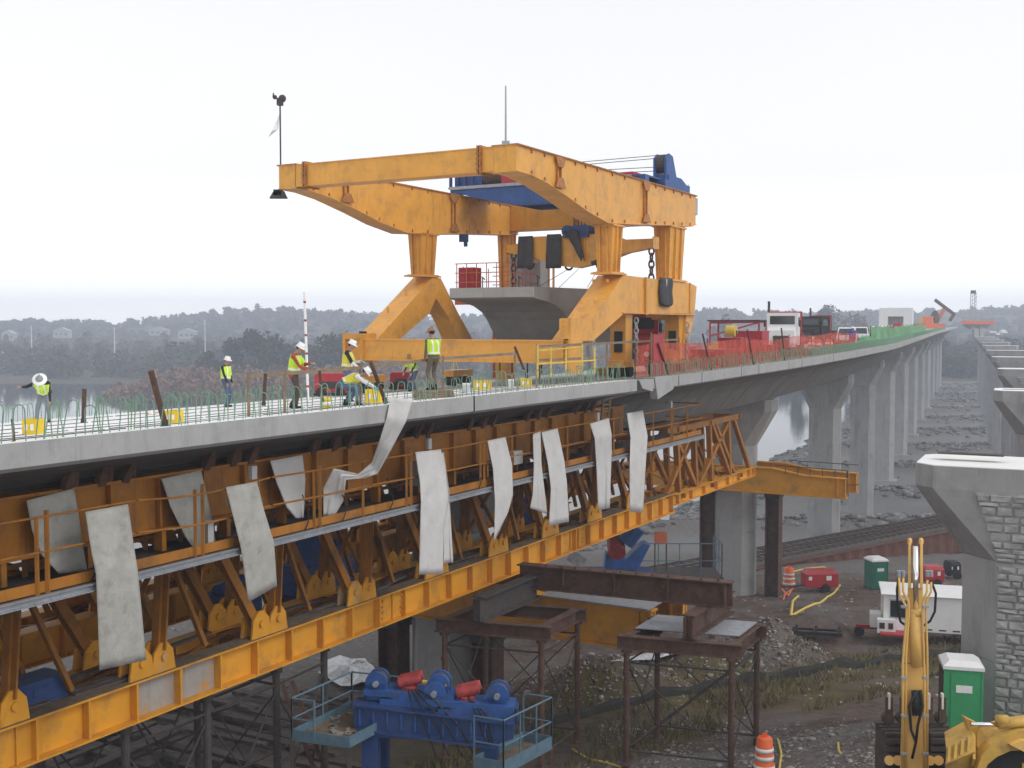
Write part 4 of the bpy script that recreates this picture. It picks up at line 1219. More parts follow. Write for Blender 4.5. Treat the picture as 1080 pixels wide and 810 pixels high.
cloth('sagging_cloth', 'grey cloth sagging behind the rail at far left', [(28, 528), (34, 560), (44, 585), (62, 605)], [(78, 515), (84, 550), (88, 580), (92, 602)], 2.12, M['cloth_dirty'], 9, grp=gi)
cloth('sagging_cloth', 'dim cloth behind the rail left of the dirty greenish cloth', [(170, 505), (180, 535), (195, 565), (205, 580)], [(212, 496), (220, 530), (226, 560), (228, 575)], 2.12, M['cloth_dirty'], 10, grp=gi)
cloth('sagging_cloth', 'white cloth looped behind the rail right of the dirty greenish cloth', [(285, 486), (292, 510), (302, 535), (312, 547)], [(319, 480), (322, 505), (321, 530), (320, 546)], 2.0, M['cloth'], 11, grp=gi)
cloth('trailing_cloth', 'long twisted white cloth trailing from the deck edge over to the rail', [(412, 419), (408, 440), (400, 465), (392, 488), (378, 500), (352, 494), (341, 515), (341, 545)], [(436, 421), (428, 445), (412, 475), (398, 500), (386, 504), (365, 506), (362, 528), (352, 546)], -.06, M['cloth'], 12, depth=[0, -.02, .3, .8, 1.05, 1.2, 1.6, 1.8], grp=None)
cloth('trailing_cloth', 'crumpled white sheet tucked under the deck between the girder and the jacks', [(566, 424), (566, 428), (570, 433)], [(589, 419), (590, 426), (586, 433)], 2.6, M['cloth'], 14, grp=None)
# ------------------------------------------------------------------ gantry crane on the deck
gc = thing('gantry_crane', 'big yellow portal gantry crane straddling the deck on four legs', 'gantry crane', B(34, 8, -2.8))
Y = M['crane']
GIR = [(24.1, 7.0), (43.9, 7.0), (43.9, 5.55), (43.2, 5.38), (40, 5.2), (36.5, 4.95), (32.6, 4.72), (30.5, 5.02), (28.6, 5.45), (26.6, 5.85), (25.2, 6.02), (24.1, 6.04)]
def plate_poly(b, poly, l0, l1):
    b.prism([B(s, l0, z) for s, z in poly], T1 * (l1 - l0))
def rib(b, s, lout, sgn, z0, z1):
    """pair of channel ribs with bolted lugs on the outer face"""
    for d in (-.16, .16): b.hexa([B(s + d - .03, lout, z0), B(s + d + .03, lout, z0), B(s + d + .03, lout - .1 * sgn, z0), B(s + d - .03, lout - .1 * sgn, z0), B(s + d - .03, lout, z1), B(s + d + .03, lout, z1), B(s + d + .03, lout - .1 * sgn, z1), B(s + d - .03, lout - .1 * sgn, z1)])
    for za, zb_, w0, w1 in ((z0, z0 + .42, .85, .3), (z1 - .42, z1, .3, .85)):
        poly = [B(s - w0 / 2, lout - .11 * sgn, za), B(s + w0 / 2 + .1, lout - .11 * sgn, za), B(s + w1 / 2 + .1, lout - .11 * sgn, zb_), B(s - w1 / 2, lout - .11 * sgn, zb_)]
        b.prism(poly, T1 * -.03 * sgn)
for lo, li, sg, nm in ((2.0, 3.0, 1, 'main_girder'), (13.85, 12.95, -1, 'main_girder')):
    b = MB(); plate_poly(b, GIR, min(lo, li), max(lo, li))
    la, lb = min(lo, li) - .06, max(lo, li) + .06
    b.bbox(24.05, 43.95, la, lb, 7.0, 7.012)
    for (s0, z0), (s1, z1) in zip(GIR[2:-1], GIR[3:]):
        b.hexa([B(s1, la, z1 - .045), B(s0, la, z0 - .045), B(s0, lb, z0 - .045), B(s1, lb, z1 - .045), B(s1, la, z1 - .002), B(s0, la, z0 - .002), B(s0, lb, z0 - .002), B(s1, lb, z1 - .002)])
    g_ = b.build('main_girder', Y, gc)
    b = MB(); b.bbox(24.05, 43.95, la - .03, lb + .03, 7.014, 7.06); b.build('top_flange', M['crane_rust_shade'], g_)
    for face, sgn in ((2.0, 1), (3.0, -1)) if lo == 2.0 else ((12.95, 1), (13.85, -1)):
        for s, z0 in ((27.6, 5.72), (36.8, 5.05)) :
            b = MB(); rib(b, s, face, sgn, z0, 6.98); b.build_one('rib', M['crane_rust_shade'], g_)
        for s in (25.3, 26.4, 29.2, 30.2, 31.4, 33, 34.4, 38.2, 39.4, 40.6, 41.8, 43):     # small gussets under the lip
            zz = interp(s, [p[0] for p in reversed(GIR[2:])], [p[1] for p in reversed(GIR[2:])])
            for z_, up in ((6.99, -.16), (zz, .16)):
                b = MB(); b.prism([B(s - .06, face, z_), B(s + .06, face, z_), B(s, face, z_ + up)], T1 * -.06 * sgn); b.build_one('gusset', M['crane_rust_shade'], g_)
# front cross beam, with bolted end flanges
b = MB(); b.bbox(24.12, 24.9, 3.02, 12.93, 6.1, 6.98); b.bbox(24.08, 24.95, 3.02, 12.93, 6.98, 7.02); b.bbox(24.08, 24.95, 3.02, 12.93, 6.06, 6.1); b.build('front_cross_beam', Y, gc)
b = MB()
for l in (3.55, 12.3):
    b.bbox(24.0, 25.0, l, l + .07, 6.0, 7.1); b.bbox(24.0, 25.0, l + .12, l + .19, 6.0, 7.1)
    for k in range(4): b.cyl(B(24.03, l - .05, 6.2 + .2 * k), B(24.03, l + .24, 6.2 + .2 * k), .03, 6)
b.build('bolted_flange', M['crane_rust_shade'], gc)
b = MB(); b.bbox(43.0, 43.85, 3.02, 12.93, 5.6, 6.95); b.bbox(42.95, 43.9, 3.02, 12.93, 5.55, 5.6); b.build('rear_cross_beam', Y, gc)
b = MB()
for l in (8.6,):
    b.bbox(42.9, 42.98, l, l + .1, 5.6, 6.95)
    for k in range(6): b.cyl(B(42.86, l - .1, 5.75 + .2 * k), B(42.86, l + .2, 5.75 + .2 * k), .04, 6)
b.build('rear_splice', M['crane_rust_shade'], gc)
# columns
def column(s0, s1, l0, l1, z0, z1):
    b = MB()
    e = .12
    b.hexa([B(s0 + e, l0 + e, z0), B(s1 - e, l0 + e, z0), B(s1 - e, l1 - e, z0), B(s0 + e, l1 - e, z0)][::-1] + [B(s0, l0, z1), B(s1, l0, z1), B(s1, l1, z1), B(s0, l1, z1)][::-1])
    b.bbox(s0 - .08, s1 + .08, l0 - .08, l1 + .08, z1 - .12, z1 - .04)
    b.bbox(s0 - .05, s1 + .05, l0 - .05, l1 + .05, z0, z0 + .1)
    sm, lm = (s0 + s1) / 2, (l0 + l1) / 2
    for q in (.3, .68):
        b.beam(B(s0 + .05, l0 + (l1 - l0) * q, z0 + .1), B(s0 - .04, l0 + (l1 - l0) * q, z1 - .1), .05, .12, D1)
        b.beam(B(s0 + (s1 - s0) * q, l0 + .05, z0 + .1), B(s0 + (s1 - s0) * q, l0 - .04, z1 - .1), .05, .12, T1)
    b.build('column', Y, gc)
column(33.15, 34.35, 2.02, 2.95, 2.44, 4.74)
column(40.3, 42.4, 2.02, 2.95, 2.36, 5.25)
column(33.9, 35.35, 12.97, 13.83, 2.6, 4.86)
column(43.0, 43.8, 12.97, 13.8, 1.0, 5.5)
# right side frame: long box beam whose front runs down to the foot
SF = [(34.3, 2.42), (43.2, 2.34), (44.15, 2.2), (43.9, .86), (42.9, .72), (34.6, .70), (31.1, -.60), (29.55, -.60)]
b = MB(); plate_poly(b, SF, 2.0, 3.3)
b.bbox(34.2, 44.1, 1.95, 3.35, .64, .70)
b.build('side_frame', Y, gc)
b = MB()
b.bbox(36.85, 37.05, 1.9, 2.0, .6, 2.42)
for k in range(9): b.bbox(36.8, 37.1, 1.87, 1.9, .75 + .18 * k, .83 + .18 * k)
b.bbox(43.0, 43.07, 1.93, 2.0, .7, 2.36)
poly = [B(42.9, 2.1, .7), B(44.1, 2.1, 1.2), B(43.9, 2.1, .2), B(43.1, 2.1, -.9), B(42.6, 2.1, -.9)]
b.prism(poly, T1 * 1.1)
b.bbox(32.9, 34.6, 1.94, 3.02, 2.42, 2.5); b.bbox(40.1, 42.6, 1.94, 3.02, 2.36, 2.44)
for s, z in ((33.2, 1.95), (31.9, .95)): b.cyl(B(s, 2.3, z + .1), B(s, 2.3, z + .25), .06, 6); b.cyl(B(s, 3.0, z + .1), B(s, 3.0, z + .25), .06, 6)
b.build('frame_stiffener', Y, gc)
# left side legs: an inverted V
LF = [(34.95, 2.6), (35.4, 2.6), (35.5, 1.9), (34.6, .72), (31.8, -.66), (29.9, -.66)]
b = MB(); plate_poly(b, LF, 12.97, 14.2); b.build('side_leg', Y, gc)
LR = [(34.8, 2.55), (35.7, 2.55), (37.4, .75), (39.0, -.8), (37.5, -.8), (36.4, .55), (35.2, 1.5)]
b = MB(); plate_poly(b, LR, 12.99, 14.0); b.build('side_leg', Y, gc)
b = MB(); b.bbox(33.7, 35.6, 12.9, 13.95, 2.58, 2.66)
for s, z in ((33.4, 1.6), (31.8, .7)): b.cyl(B(s, 13.6, z), B(s, 13.6, z + .3), .06, 6)
b.build('leg_collar', Y, gc)
b = MB(); b.bbox(42.7, 43.7, 13.0, 13.8, -3.1, 1.0); b.build('rear_post', Y, gc)
# lower cross beams
b = MB(); b.bbox(29.0, 29.9, 2.1, 13.95, -1.5, -.62); b.bbox(28.92, 29.98, 2.1, 13.95, -.62, -.56); b.bbox(28.92, 29.98, 2.1, 13.95, -1.56, -1.5); b.build('lower_cross_beam', Y, gc)
b = MB()
b.bbox(28.8, 30.0, 1.98, 2.1, -2.0, .38); b.bbox(28.8, 30.0, 2.35, 2.45, -1.6, .38); b.bbox(28.75, 29.0, 2.0, 2.5, -.5, .36)
b.bbox(28.8, 30.0, 13.95, 14.1, -1.9, -.3); b.bbox(28.8, 30.0, 13.0, 13.1, -1.6, -.3); b.bbox(28.76, 29.0, 13.1, 13.95, -.56, -.3)
for k in range(8): b.cyl(B(28.74, 2.28, .25 - .2 * k), B(28.74, 2.34, .25 - .2 * k), .035, 6)
for k in range(6): b.cyl(B(28.74, 13.04, -.5 - .18 * k), B(28.74, 13.1, -.5 - .18 * k), .035, 6)
b.build('end_flange', Y, gc)
b = MB(); b.bbox(43.0, 43.7, 3.1, 12.95, .4, 1.15); b.build('rear_lower_beam', Y, gc)
# travelling gear under the side frames
def bogie(s, l):
    b = MB(); b.bbox(s - .4, s + .4, l + .15, l + .95, -1.7, .66 if l < 8 else -.6); b.bbox(s - 1.0, s + 1.0, l + .2, l + .9, zdeck(l) + .5, zdeck(l) + .85); b.build('bogie_leg', Y, gc)
    for k in (-.65, .65):
        b = MB(); b.cyl(B(s + k, l + .3, zdeck(l) + .32), B(s + k, l + .8, zdeck(l) + .32), .32, 16); b.build('wheel', M['black'], gc)
    b = MB(); b.bbox(s + .42, s + .75, l + .2, l + .8, -1.5, -.4); b.bbox(s - .5, s - .42, l + .3, l + .7, -1.2, -.2); b.build('drive_box', M['black'], gc)
bogie(35.6, 2.1); bogie(42.6, 2.1); bogie(30.2, 13.1); bogie(38.4, 13.1)
b = MB()
for s, l in ((30.4, 2.7), (41.5, 2.7)):
    b.cyl(B(s + 1.6, l, .6), B(s + 2.3, l + .1, -1.9), .22, 10)
b.build('jack_cylinder', M['grey'], gc)
b = MB()
def chain(b, p, n, r=.11, th=.028):
    for k in range(n):
        c = p - Z * (k * r * 1.5)
        a = D1 if k % 2 else T1
        b.tube([c + a * (r * .62 * math.cos(q)) + Z * (r * math.sin(q)) for q in [2 * math.pi * i / 8 for i in range(9)]], th, 5)
chain(b, B(36.0, 2.05, .3), 9, .16, .04); chain(b, B(42.9, 2.05, .1), 9, .16, .04)
b.build('slack_chain', M['grey'], gc)
# mast with flag and wind gauge, lamps, aerial
b = MB(); p = B(24.1, 13.75, 7.05); b.tube([p, p + Z * 2.75], .035, 6); b.build('mast', M['dark_steel'], gc)
b = MB(); b.box(p + Z * 2.72, (.25, .25, .3)); b.ball(p + Z * 2.86 + Vector((.1, 0, 0)), .17, 10, 6); b.ball(p + Z * 2.92 - Vector((.22, 0, 0)), .1, 8, 5); b.tube([p + Z * 2.9 - Vector((.3, 0, 0)), p + Z * 3.1 - Vector((.28, 0, 0))], .03, 5); b.build('wind_gauge', M['dark_steel'], gc)
b = MB(); 
fl = [p + Z * 2.25, p + Z * 1.55 + Vector((-.1, .03, 0)), p + Z * 1.22 + Vector((-.55, .12, 0)), p + Z * 1.45 + Vector((-.36, -.06, 0)), p + Z * 1.85 + Vector((-.2, .05, 0))]
b.prism(fl, (0.0, .012, 0)); b.build('flag', M['white'], gc)
b = MB(); q = B(24.05, 13.8, 6.02); b.box(q + Vector((-.05, -.05, -.18)), (.34, .3, .26)); b.prism([q + Vector((-.4, -.2, -.42)), q + Vector((.35, -.2, -.42)), q + Vector((.2, -.2, -.1)), q + Vector((-.2, -.2, -.1))], (0, .34, 0)); b.build('floodlight', M['dark_steel'], gc)
b = MB(); q = B(24.15, 2.5, 7.05); b.tube([q, q + Z * 2.25], .04, 6, .028); b.box(q + Z * .05, (.3, .3, .16)); b.build('aerial', M['grey'], gc)
b = MB(); b.bbox(43.97, 44.35, 2.05, 2.7, 6.05, 6.95); b.build('end_cabinet', M['grey'], gc)
b = MB(); b.bbox(43.3, 43.34, 2.2, 2.24, 7.05, 7.6); b.build('rear_aerial', M['grey'], gc)
b = MB(); q = B(38.0, 13.0, 4.8); b.box(q, (.5, .3, .4)); b.box(q + Vector((.1, 0, -.3)), (.2, .2, .3)); b.build('limit_switch', M['blue_dk'], gc)
# control platform between the left legs
b = MB()
b.bbox(37.6, 41.6, 10.05, 13.3, 1.72, 1.9); b.bbox(37.55, 37.6, 10.0, 13.3, 1.2, 1.9); plat_ = b.build('platform', M['sign_orange'], gc)
b = MB()
for l in np.arange(10.1, 13.3, .62): b.beam(B(37.6, l, 1.9), B(37.6, l, 3.4), .05, .05)
for s in np.arange(38.4, 41.6, .9): b.beam(B(s, 10.08, 1.9), B(s, 10.08, 3.3), .05, .05); b.beam(B(s, 13.28, 1.9), B(s, 13.28, 3.3), .05, .05)
for z_ in (2.4, 2.9, 3.4):
    b.beam(B(37.6, 10.05, z_), B(37.6, 13.3, z_), .045, .045); b.beam(B(37.6, 10.08, z_), B(41.6, 10.08, z_), .045, .045); b.beam(B(41.6, 10.05, z_), B(41.6, 13.3, z_), .045, .045)
b.build('platform_railing', M['sign_orange'], plat_)
b = MB(); b.bbox(37.7, 38.5, 12.2, 13.15, 1.9, 3.2); b.bbox(37.66, 37.7, 12.6, 12.65, 1.95, 3.15); b.build('red_cabinet', M['red'], plat_)
b = MB(); b.bbox(40.6, 41.5, 9.7, 11.6, 1.9, 4.6); b.bbox(40.55, 40.6, 10.6, 10.66, 1.95, 4.5); b.build('switchgear_cabinet', M['grey'], plat_)
for l in (10.2, 13.1):
    b = MB(); b.beam(B(41.4, l, -2.9), B(41.4, l, 1.72), .16, .16); b.build('platform_leg', M['sign_orange'], plat_)
b = MB()
b.bbox(41.7, 41.85, 9.75, 9.9, .2, 3.6); b.bbox(41.7, 41.85, 9.45, 9.52, .2, 3.6); b.build('rear_upright', Y, gc)
b = MB()
b.beam(B(41.9, 9.6, .8), B(41.9, 13.6, .8), .1, .14)
for l in (10.3, 11.2, 12.2, 13): b.beam(B(41.9, l, -2.6), B(41.9, l, .8), .08, .08)
b.beam(B(41.9, 9.7, .1), B(41.9, 11.7, .1), .1, .12); b.tube([B(41.9, 9.9, -.9), B(41.9, 9.9, .1), B(41.9, 10.9, .1)], .07)
b.build('rear_pipework', M['dark_steel'], gc)
# trolley with blue bridge beam and winch
b = MB()
poly = [B(38.2, 14.6, 6.95 + .12), B(38.2, 2.2, 7.07), B(38.2, 2.2, 7.3), B(38.2, 14.6, 7.3)]
poly = [B(37.6, 12.9, 7.12), B(37.6, 12.2, 6.9), B(37.6, 9.6, 6.35), B(37.6, 6.5, 6.35), B(37.6, 3.6, 6.9), B(37.6, 2.3, 7.12), B(37.6, 2.3, 7.42), B(37.6, 13.6, 7.42), B(37.6, 13.6, 7.12)]
b.prism(poly, D1 * .5)
b.prism([p + D1 * 2.4 for p in poly], D1 * .5)
b.bbox(37.55, 40.55, 2.3, 13.7, 7.42, 7.5)
b.build('trolley_beam', M['blue'], gc)
b = MB(); b.bbox(37.5, 37.58, 3, 13.6, 7.36, 7.52); b.build('trolley_edge', M['galv'], gc)
b = MB(); b.bbox(37.9, 39.6, 11.8, 13.5, 7.5, 8.25); 
for k in range(4): b.bbox(37.8, 37.9, 12.3 + .45 * k, 12.45 + .45 * k, 7.5, 8.3)
b.cyl(B(38.6, 11.2, 7.95), B(38.6, 12.2, 7.95), .3, 12); b.build('winch_gear', M['blue_dk'], gc)
b = MB(); b.cyl(B(38.4, 10.6, 8.0), B(38.4, 11.9, 8.0), .5, 16); b.build('rope_drum', M['rust'], gc)
b = MB(); b.bbox(37.7, 38.7, 9.0, 10.5, 7.5, 8.35); b.bbox(37.66, 37.7, 9.3, 9.5, 7.8, 8.0); b.bbox(37.66, 37.7, 9.7, 9.9, 7.8, 8.0); b.build('control_box', M['red'], gc)
b = MB(); b.ball(B(38.4, 7.9, 7.85), .55, 12, 7, (1.3, .8, .6)); b.build('plastic_cover', M['foam'], gc)
b = MB(); b.bbox(38.2, 40.0, 3.2, 7.0, 7.5, 7.75); b.build('red_hoist_base', M['red'], gc)
# sheave stand on the right girder
b = MB(); b.bbox(39.5, 43.0, 2.0, 2.9, 7.05, 7.45); b.prism([B(42.9, 2.1, 7.45), B(40.2, 2.1, 7.45), B(40.2, 2.1, 7.75), B(42.0, 2.1, 7.75)], T1 * .7)
for l in (2.15, 2.75):
    b.prism([B(40.0, l, 7.45), B(41.6, l, 7.45), B(41.2, l, 8.2), B(40.9, l, 8.75), B(40.4, l, 8.85), B(40.0, l, 8.6)], T1 * .12)
b.build('sheave_stand', M['blue'], gc)
b = MB(); b.cyl(B(40.4, 2.3, 8.35), B(40.4, 2.72, 8.35), .46, 18); b.build('sheave', M['dark_steel'], gc)
b = MB()
for k, (za, zb_) in enumerate([(8.8, 8.55), (8.65, 8.4), (8.2, 8.2), (8.0, 8.05)]):
    b.tube([B(40.4, 2.35 + .09 * k, za), B(38.6, 11.0 - .2 * k, zb_ - .1)], .018, 4)
b.build('hoist_rope', M['dark_steel'], gc)
# hook block ropes
b = MB()
for s, l in ((38.2, 6.6), (38.3, 6.3), (39.3, 6.5), (39.2, 6.2), (38.8, 6.0)):
    b.tube([B(s, l, 6.6), B(38.6 + (s - 38.7) * .5, 6.3 + (l - 6.3) * .6, 4.95)], .035, 5)
b.build('fall_rope', M['dark_steel'], gc)
b = MB(); b.bbox(38.2, 39.2, 5.7, 7.1, 4.6, 4.95)
for l in (5.9, 6.4, 6.9): b.cyl(B(38.2, l, 4.95), B(39.2, l, 4.95), .3, 12)
b.build('hook_block', M['blue_dk'], gc)
b = MB(); b.prism([B(38.1, 6.9, 6.9), B(38.1, 6.4, 6.9), B(38.1, 6.6, 6.0)], D1 * .3); b.build('rope_anchor', M['blue_dk'], gc)
# lifting beam hanging from the hook block
lb = thing('lifting_beam', 'yellow fish bellied lifting beam hanging from the hook block, draped with black sheets', 'lifting beam', B(38.7, 6.6, 3.2))
LBP = [(10.6, 4.35), (9.6, 4.4), (8.9, 4.75), (4.6, 4.75), (3.8, 4.4), (2.2, 4.4), (2.2, 3.95), (3.6, 3.75), (5.0, 3.3), (6.4, 3.05), (7.6, 3.2), (9.2, 3.75), (10.6, 3.95)]
b = MB(); b.prism([B(38.4, l, z) for l, z in LBP], D1 * .6)
for l in (9.0, 7.4, 5.9, 4.4): b.bbox(38.34, 39.06, l, l + .06, 3.4, 4.5)
b.bbox(38.33, 39.07, 2.15, 2.2, 3.9, 4.5); b.bbox(38.33, 39.07, 10.6, 10.65, 3.9, 4.45)
b.build('beam', Y, lb)
for l in (10.3, 2.4):
    b = MB(); chain(b, B(38.7, l, 3.8), 7, .22, .05)
    q = B(38.7, l, 3.8 - 7 * .33); b.tube([q + Z * .25, q, q + T1 * .12 - Z * .16, q - Z * .28, q - T1 * .14 - Z * .14], .05, 6)
    b.build('chain', M['rust'], lb)
for l in (9.3, 7.0, 5.2):
    b = MB(); q = B(38.7, l, 3.2 if l != 9.3 else 3.3)
    b.tube([q + Z * .25 + T1 * .0] + [q + (T1 * math.sin(a) + Z * math.cos(a)) * .22 for a in np.linspace(.3, 6.0, 10)], .06, 6)
    b.build('hook', M['dark_steel'], lb)
for l0, l1, z0, z1 in ((8.9, 9.75, 3.1, 4.78), (7.25, 8.05, 3.05, 4.82)):
    b = MB(); rr = random.Random(int(l0 * 10)); vs = []; nn = 9
    for j in range(9):
        for i in range(nn):
            q = i / (nn - 1); zz = z1 - (z1 - z0) * j / 8
            vs.append(B(38.3 - .04 - .03 * math.sin(q * 11 + j * .3) - .01 * j * rr.random(), l1 + (l0 - l1) * q - .015 * j * (q - .5), zz))
    b.add(vs, [(j * nn + i, j * nn + i + 1, (j + 1) * nn + i + 1, (j + 1) * nn + i) for j in range(8) for i in range(nn - 1)])
    o = b.build('black_sheet', M['tarp_black'], lb, True); md = o.modifiers.new('t', 'SOLIDIFY'); md.thickness = .03
b = MB(); rr = random.Random(9); vs = []; nn = 8
for j in range(12):
    for i in range(nn):
        q = i / (nn - 1); zz = 4.95 - 1.5 * j / 11
        wid = .75 * (1 - j / 14)
        vs.append(B(38.2 - .1 * math.sin(q * 3.1) - .05 * rr.random(), 6.6 - .06 * j + wid * (.5 - q), zz - .1 * math.sin(q * 7)))
b.add(vs, [(j * nn + i, j * nn + i + 1, (j + 1) * nn + i + 1, (j + 1) * nn + i) for j in range(11) for i in range(nn - 1)])
o = b.build('crumpled_sheet', M['tarp_black'], lb, True); md = o.modifiers.new('t', 'SOLIDIFY'); md.thickness = .03
b = MB(); b.beam(B(38.3, 5.5, 3.25), B(38.3, 4.2, 3.6), .16, .2); b.build('retracted_arm', M['dark_steel'], lb)
# rolled dark tarpaulin hung over the side frame
o = MB(); vs = []; nn = 8
for j in range(12):
    for i in range(nn):
        q = i / (nn - 1); zz = 2.48 - 1.3 * j / 11
        vs.append(B(38.6 + 1.65 * q + .05 * math.sin(j * .8), 1.93 - .07 * abs(math.sin(q * 9)) - .02 * j / 11, zz - .18 * math.sin(q * 3.14) * j / 11))
o.add(vs, [(j * nn + i, j * nn + i + 1, (j + 1) * nn + i + 1, (j + 1) * nn + i) for j in range(11) for i in range(nn - 1)])
ob = o.build('draped_tarp', M['tarp_black'], None, True); md = ob.modifiers.new('t', 'SOLIDIFY'); md.thickness = .04
st_ = MB(); st_.add([v_ - T1 * .045 for v_ in [B(38.6 + 1.65 * q_, 1.9, 2.42 - 1.22 * j_ / 4) for j_ in range(5) for q_ in (.42 + .03 * j_, .62 - .02 * j_)]], [(2 * j_, 2 * j_ + 1, 2 * j_ + 3, 2 * j_ + 2) for j_ in range(4)])
tag(ob, 'dark striped sheet draped over the right side frame of the gantry', 'tarp'); settle(ob)
sp2 = st_.build('pale_stripe', M['cloth'], ob); md = sp2.modifiers.new('t', 'SOLIDIFY'); md.thickness = .02

# deck segment carried inside the gantry, turned a quarter
hs_ = thing('hung_segment', 'grey deck segment turned sideways and hanging inside the gantry', 'bridge segment', B(39.5, 7.6, -1.2))
b = MB()
sec = section()
def hring(l): return [B(31.7 + a, l, 1.86 + d * .92 + .012 * a) for a, d in sec]
r0, r1 = hring(5.3), hring(9.9)
o = len(b.v); n = len(sec); b.v.extend(r0 + r1)
for k in range(n):
    j = (k + 1) % n
    b.f.append((o + j, o + k, o + n + k, o + n + j)); b.m.append(0 if k in (0, n - 2, n - 1) else 1)
b.f.append(tuple(range(o, o + n))); b.m.append(1); b.f.append(tuple(o + 2 * n - 1 - k for k in range(n))); b.m.append(1)
b.build('shell', [M['concrete'], M['web']], hs_)
b = MB()
for l in (5.6, 6.6, 8.6):
    b.tube([B(32.6, l, 1.8), B(32.6, l, 2.35), B(32.75, l + .12, 2.42), B(32.9, l + .05, 2.3)], .03, 5)
b.build('lifting_eye', M['dark_steel'], hs_)
b = MB()
for (l, z), (l2, z2) in (((7.0, 3.0), (7.9, 1.9)), ((5.2, 3.1), (4.9, 1.95)), ((6.4, 3.0), (6.5, 1.95))):
    b.tube([B(38.6, l, z), B(36.5, l2, z2)], .015, 4)
b.build('sling', M['dark_steel'], hs_)

# ------------------------------------------------------------------ people
SKIN = mat('skin', (.42, .22, .15), .6, .1, 8)
def cm(name, c, var=.12): return mat('cloth_' + name, c, .9, var, 7, bump=.25, bscale=25)
CL = {'dark': cm('dark', (.02, .02, .025)), 'navy': cm('navy', (.018, .022, .04)), 'jeans': cm('jeans', (.09, .13, .22)), 'jeans_grey': cm('jeans_grey', (.2, .22, .26)), 'brown': cm('brown', (.07, .05, .035)), 'red': cm('red', (.36, .05, .04)),
      'tan': cm('tan', (.16, .12, .07)), 'khaki': cm('khaki', (.15, .12, .085)), 'white': cm('white', (.7, .7, .7)), 'teal': cm('teal', (.08, .42, .38)), 'boot': cm('boot', (.03, .024, .02)), 'blue': cm('blue', (.03, .09, .4))}
VEST = {'lime': cm('lime_vest', (.52, .72, .05)), 'yellow': cm('yellow_vest', (.68, .60, .06)), 'orange': cm('orange_vest', (.8, .25, .04))}
HATW = mat('hard_hat_white', (.82, .82, .82), .35, .04, 3)
HATB = mat('hard_hat_brown', (.28, .15, .08), .4, .1, 3)
HATG = mat('hard_hat_grey_dome', (.22, .26, .25), .4, .1, 3)
def ik(a, c, l1, l2, pole):
    d = c - a; L_ = min(d.length, (l1 + l2) * .999); dn = d.normalized()
    c = a + dn * L_
    x = (l1 * l1 - l2 * l2 + L_ * L_) / (2 * L_); h = math.sqrt(max(0, l1 * l1 - x * x))
    p = (pole - dn * pole.dot(dn)).normalized()
    return a + dn * x + p * h, c
def capsule(b, p, q, r0, r1, n=10):
    p, q = Vector(p), Vector(q); d = (q - p).normalized()
    P = []; 
    a = Vector((0, 0, 1)) if abs(d.z) < .9 else Vector((1, 0, 0)); x = (a - d * a.dot(d)).normalized(); y = d.cross(x)
    L_ = (q - p).length; rings = []
    for t_, r in [(-r0 * .98, .05 * r0), (-r0 * .75, r0 * .66), (-r0 * .35, r0 * .93), (0, r0), (L_, r1), (L_ + r1 * .35, r1 * .93), (L_ + r1 * .75, r1 * .66), (L_ + r1 * .98, .05 * r1)]:
        c = p + d * t_
        rings.append([c + (x * math.cos(2 * math.pi * k / n) + y * math.sin(2 * math.pi * k / n)) * r for k in range(n)])
    b.loft(rings)
PS = 1.09
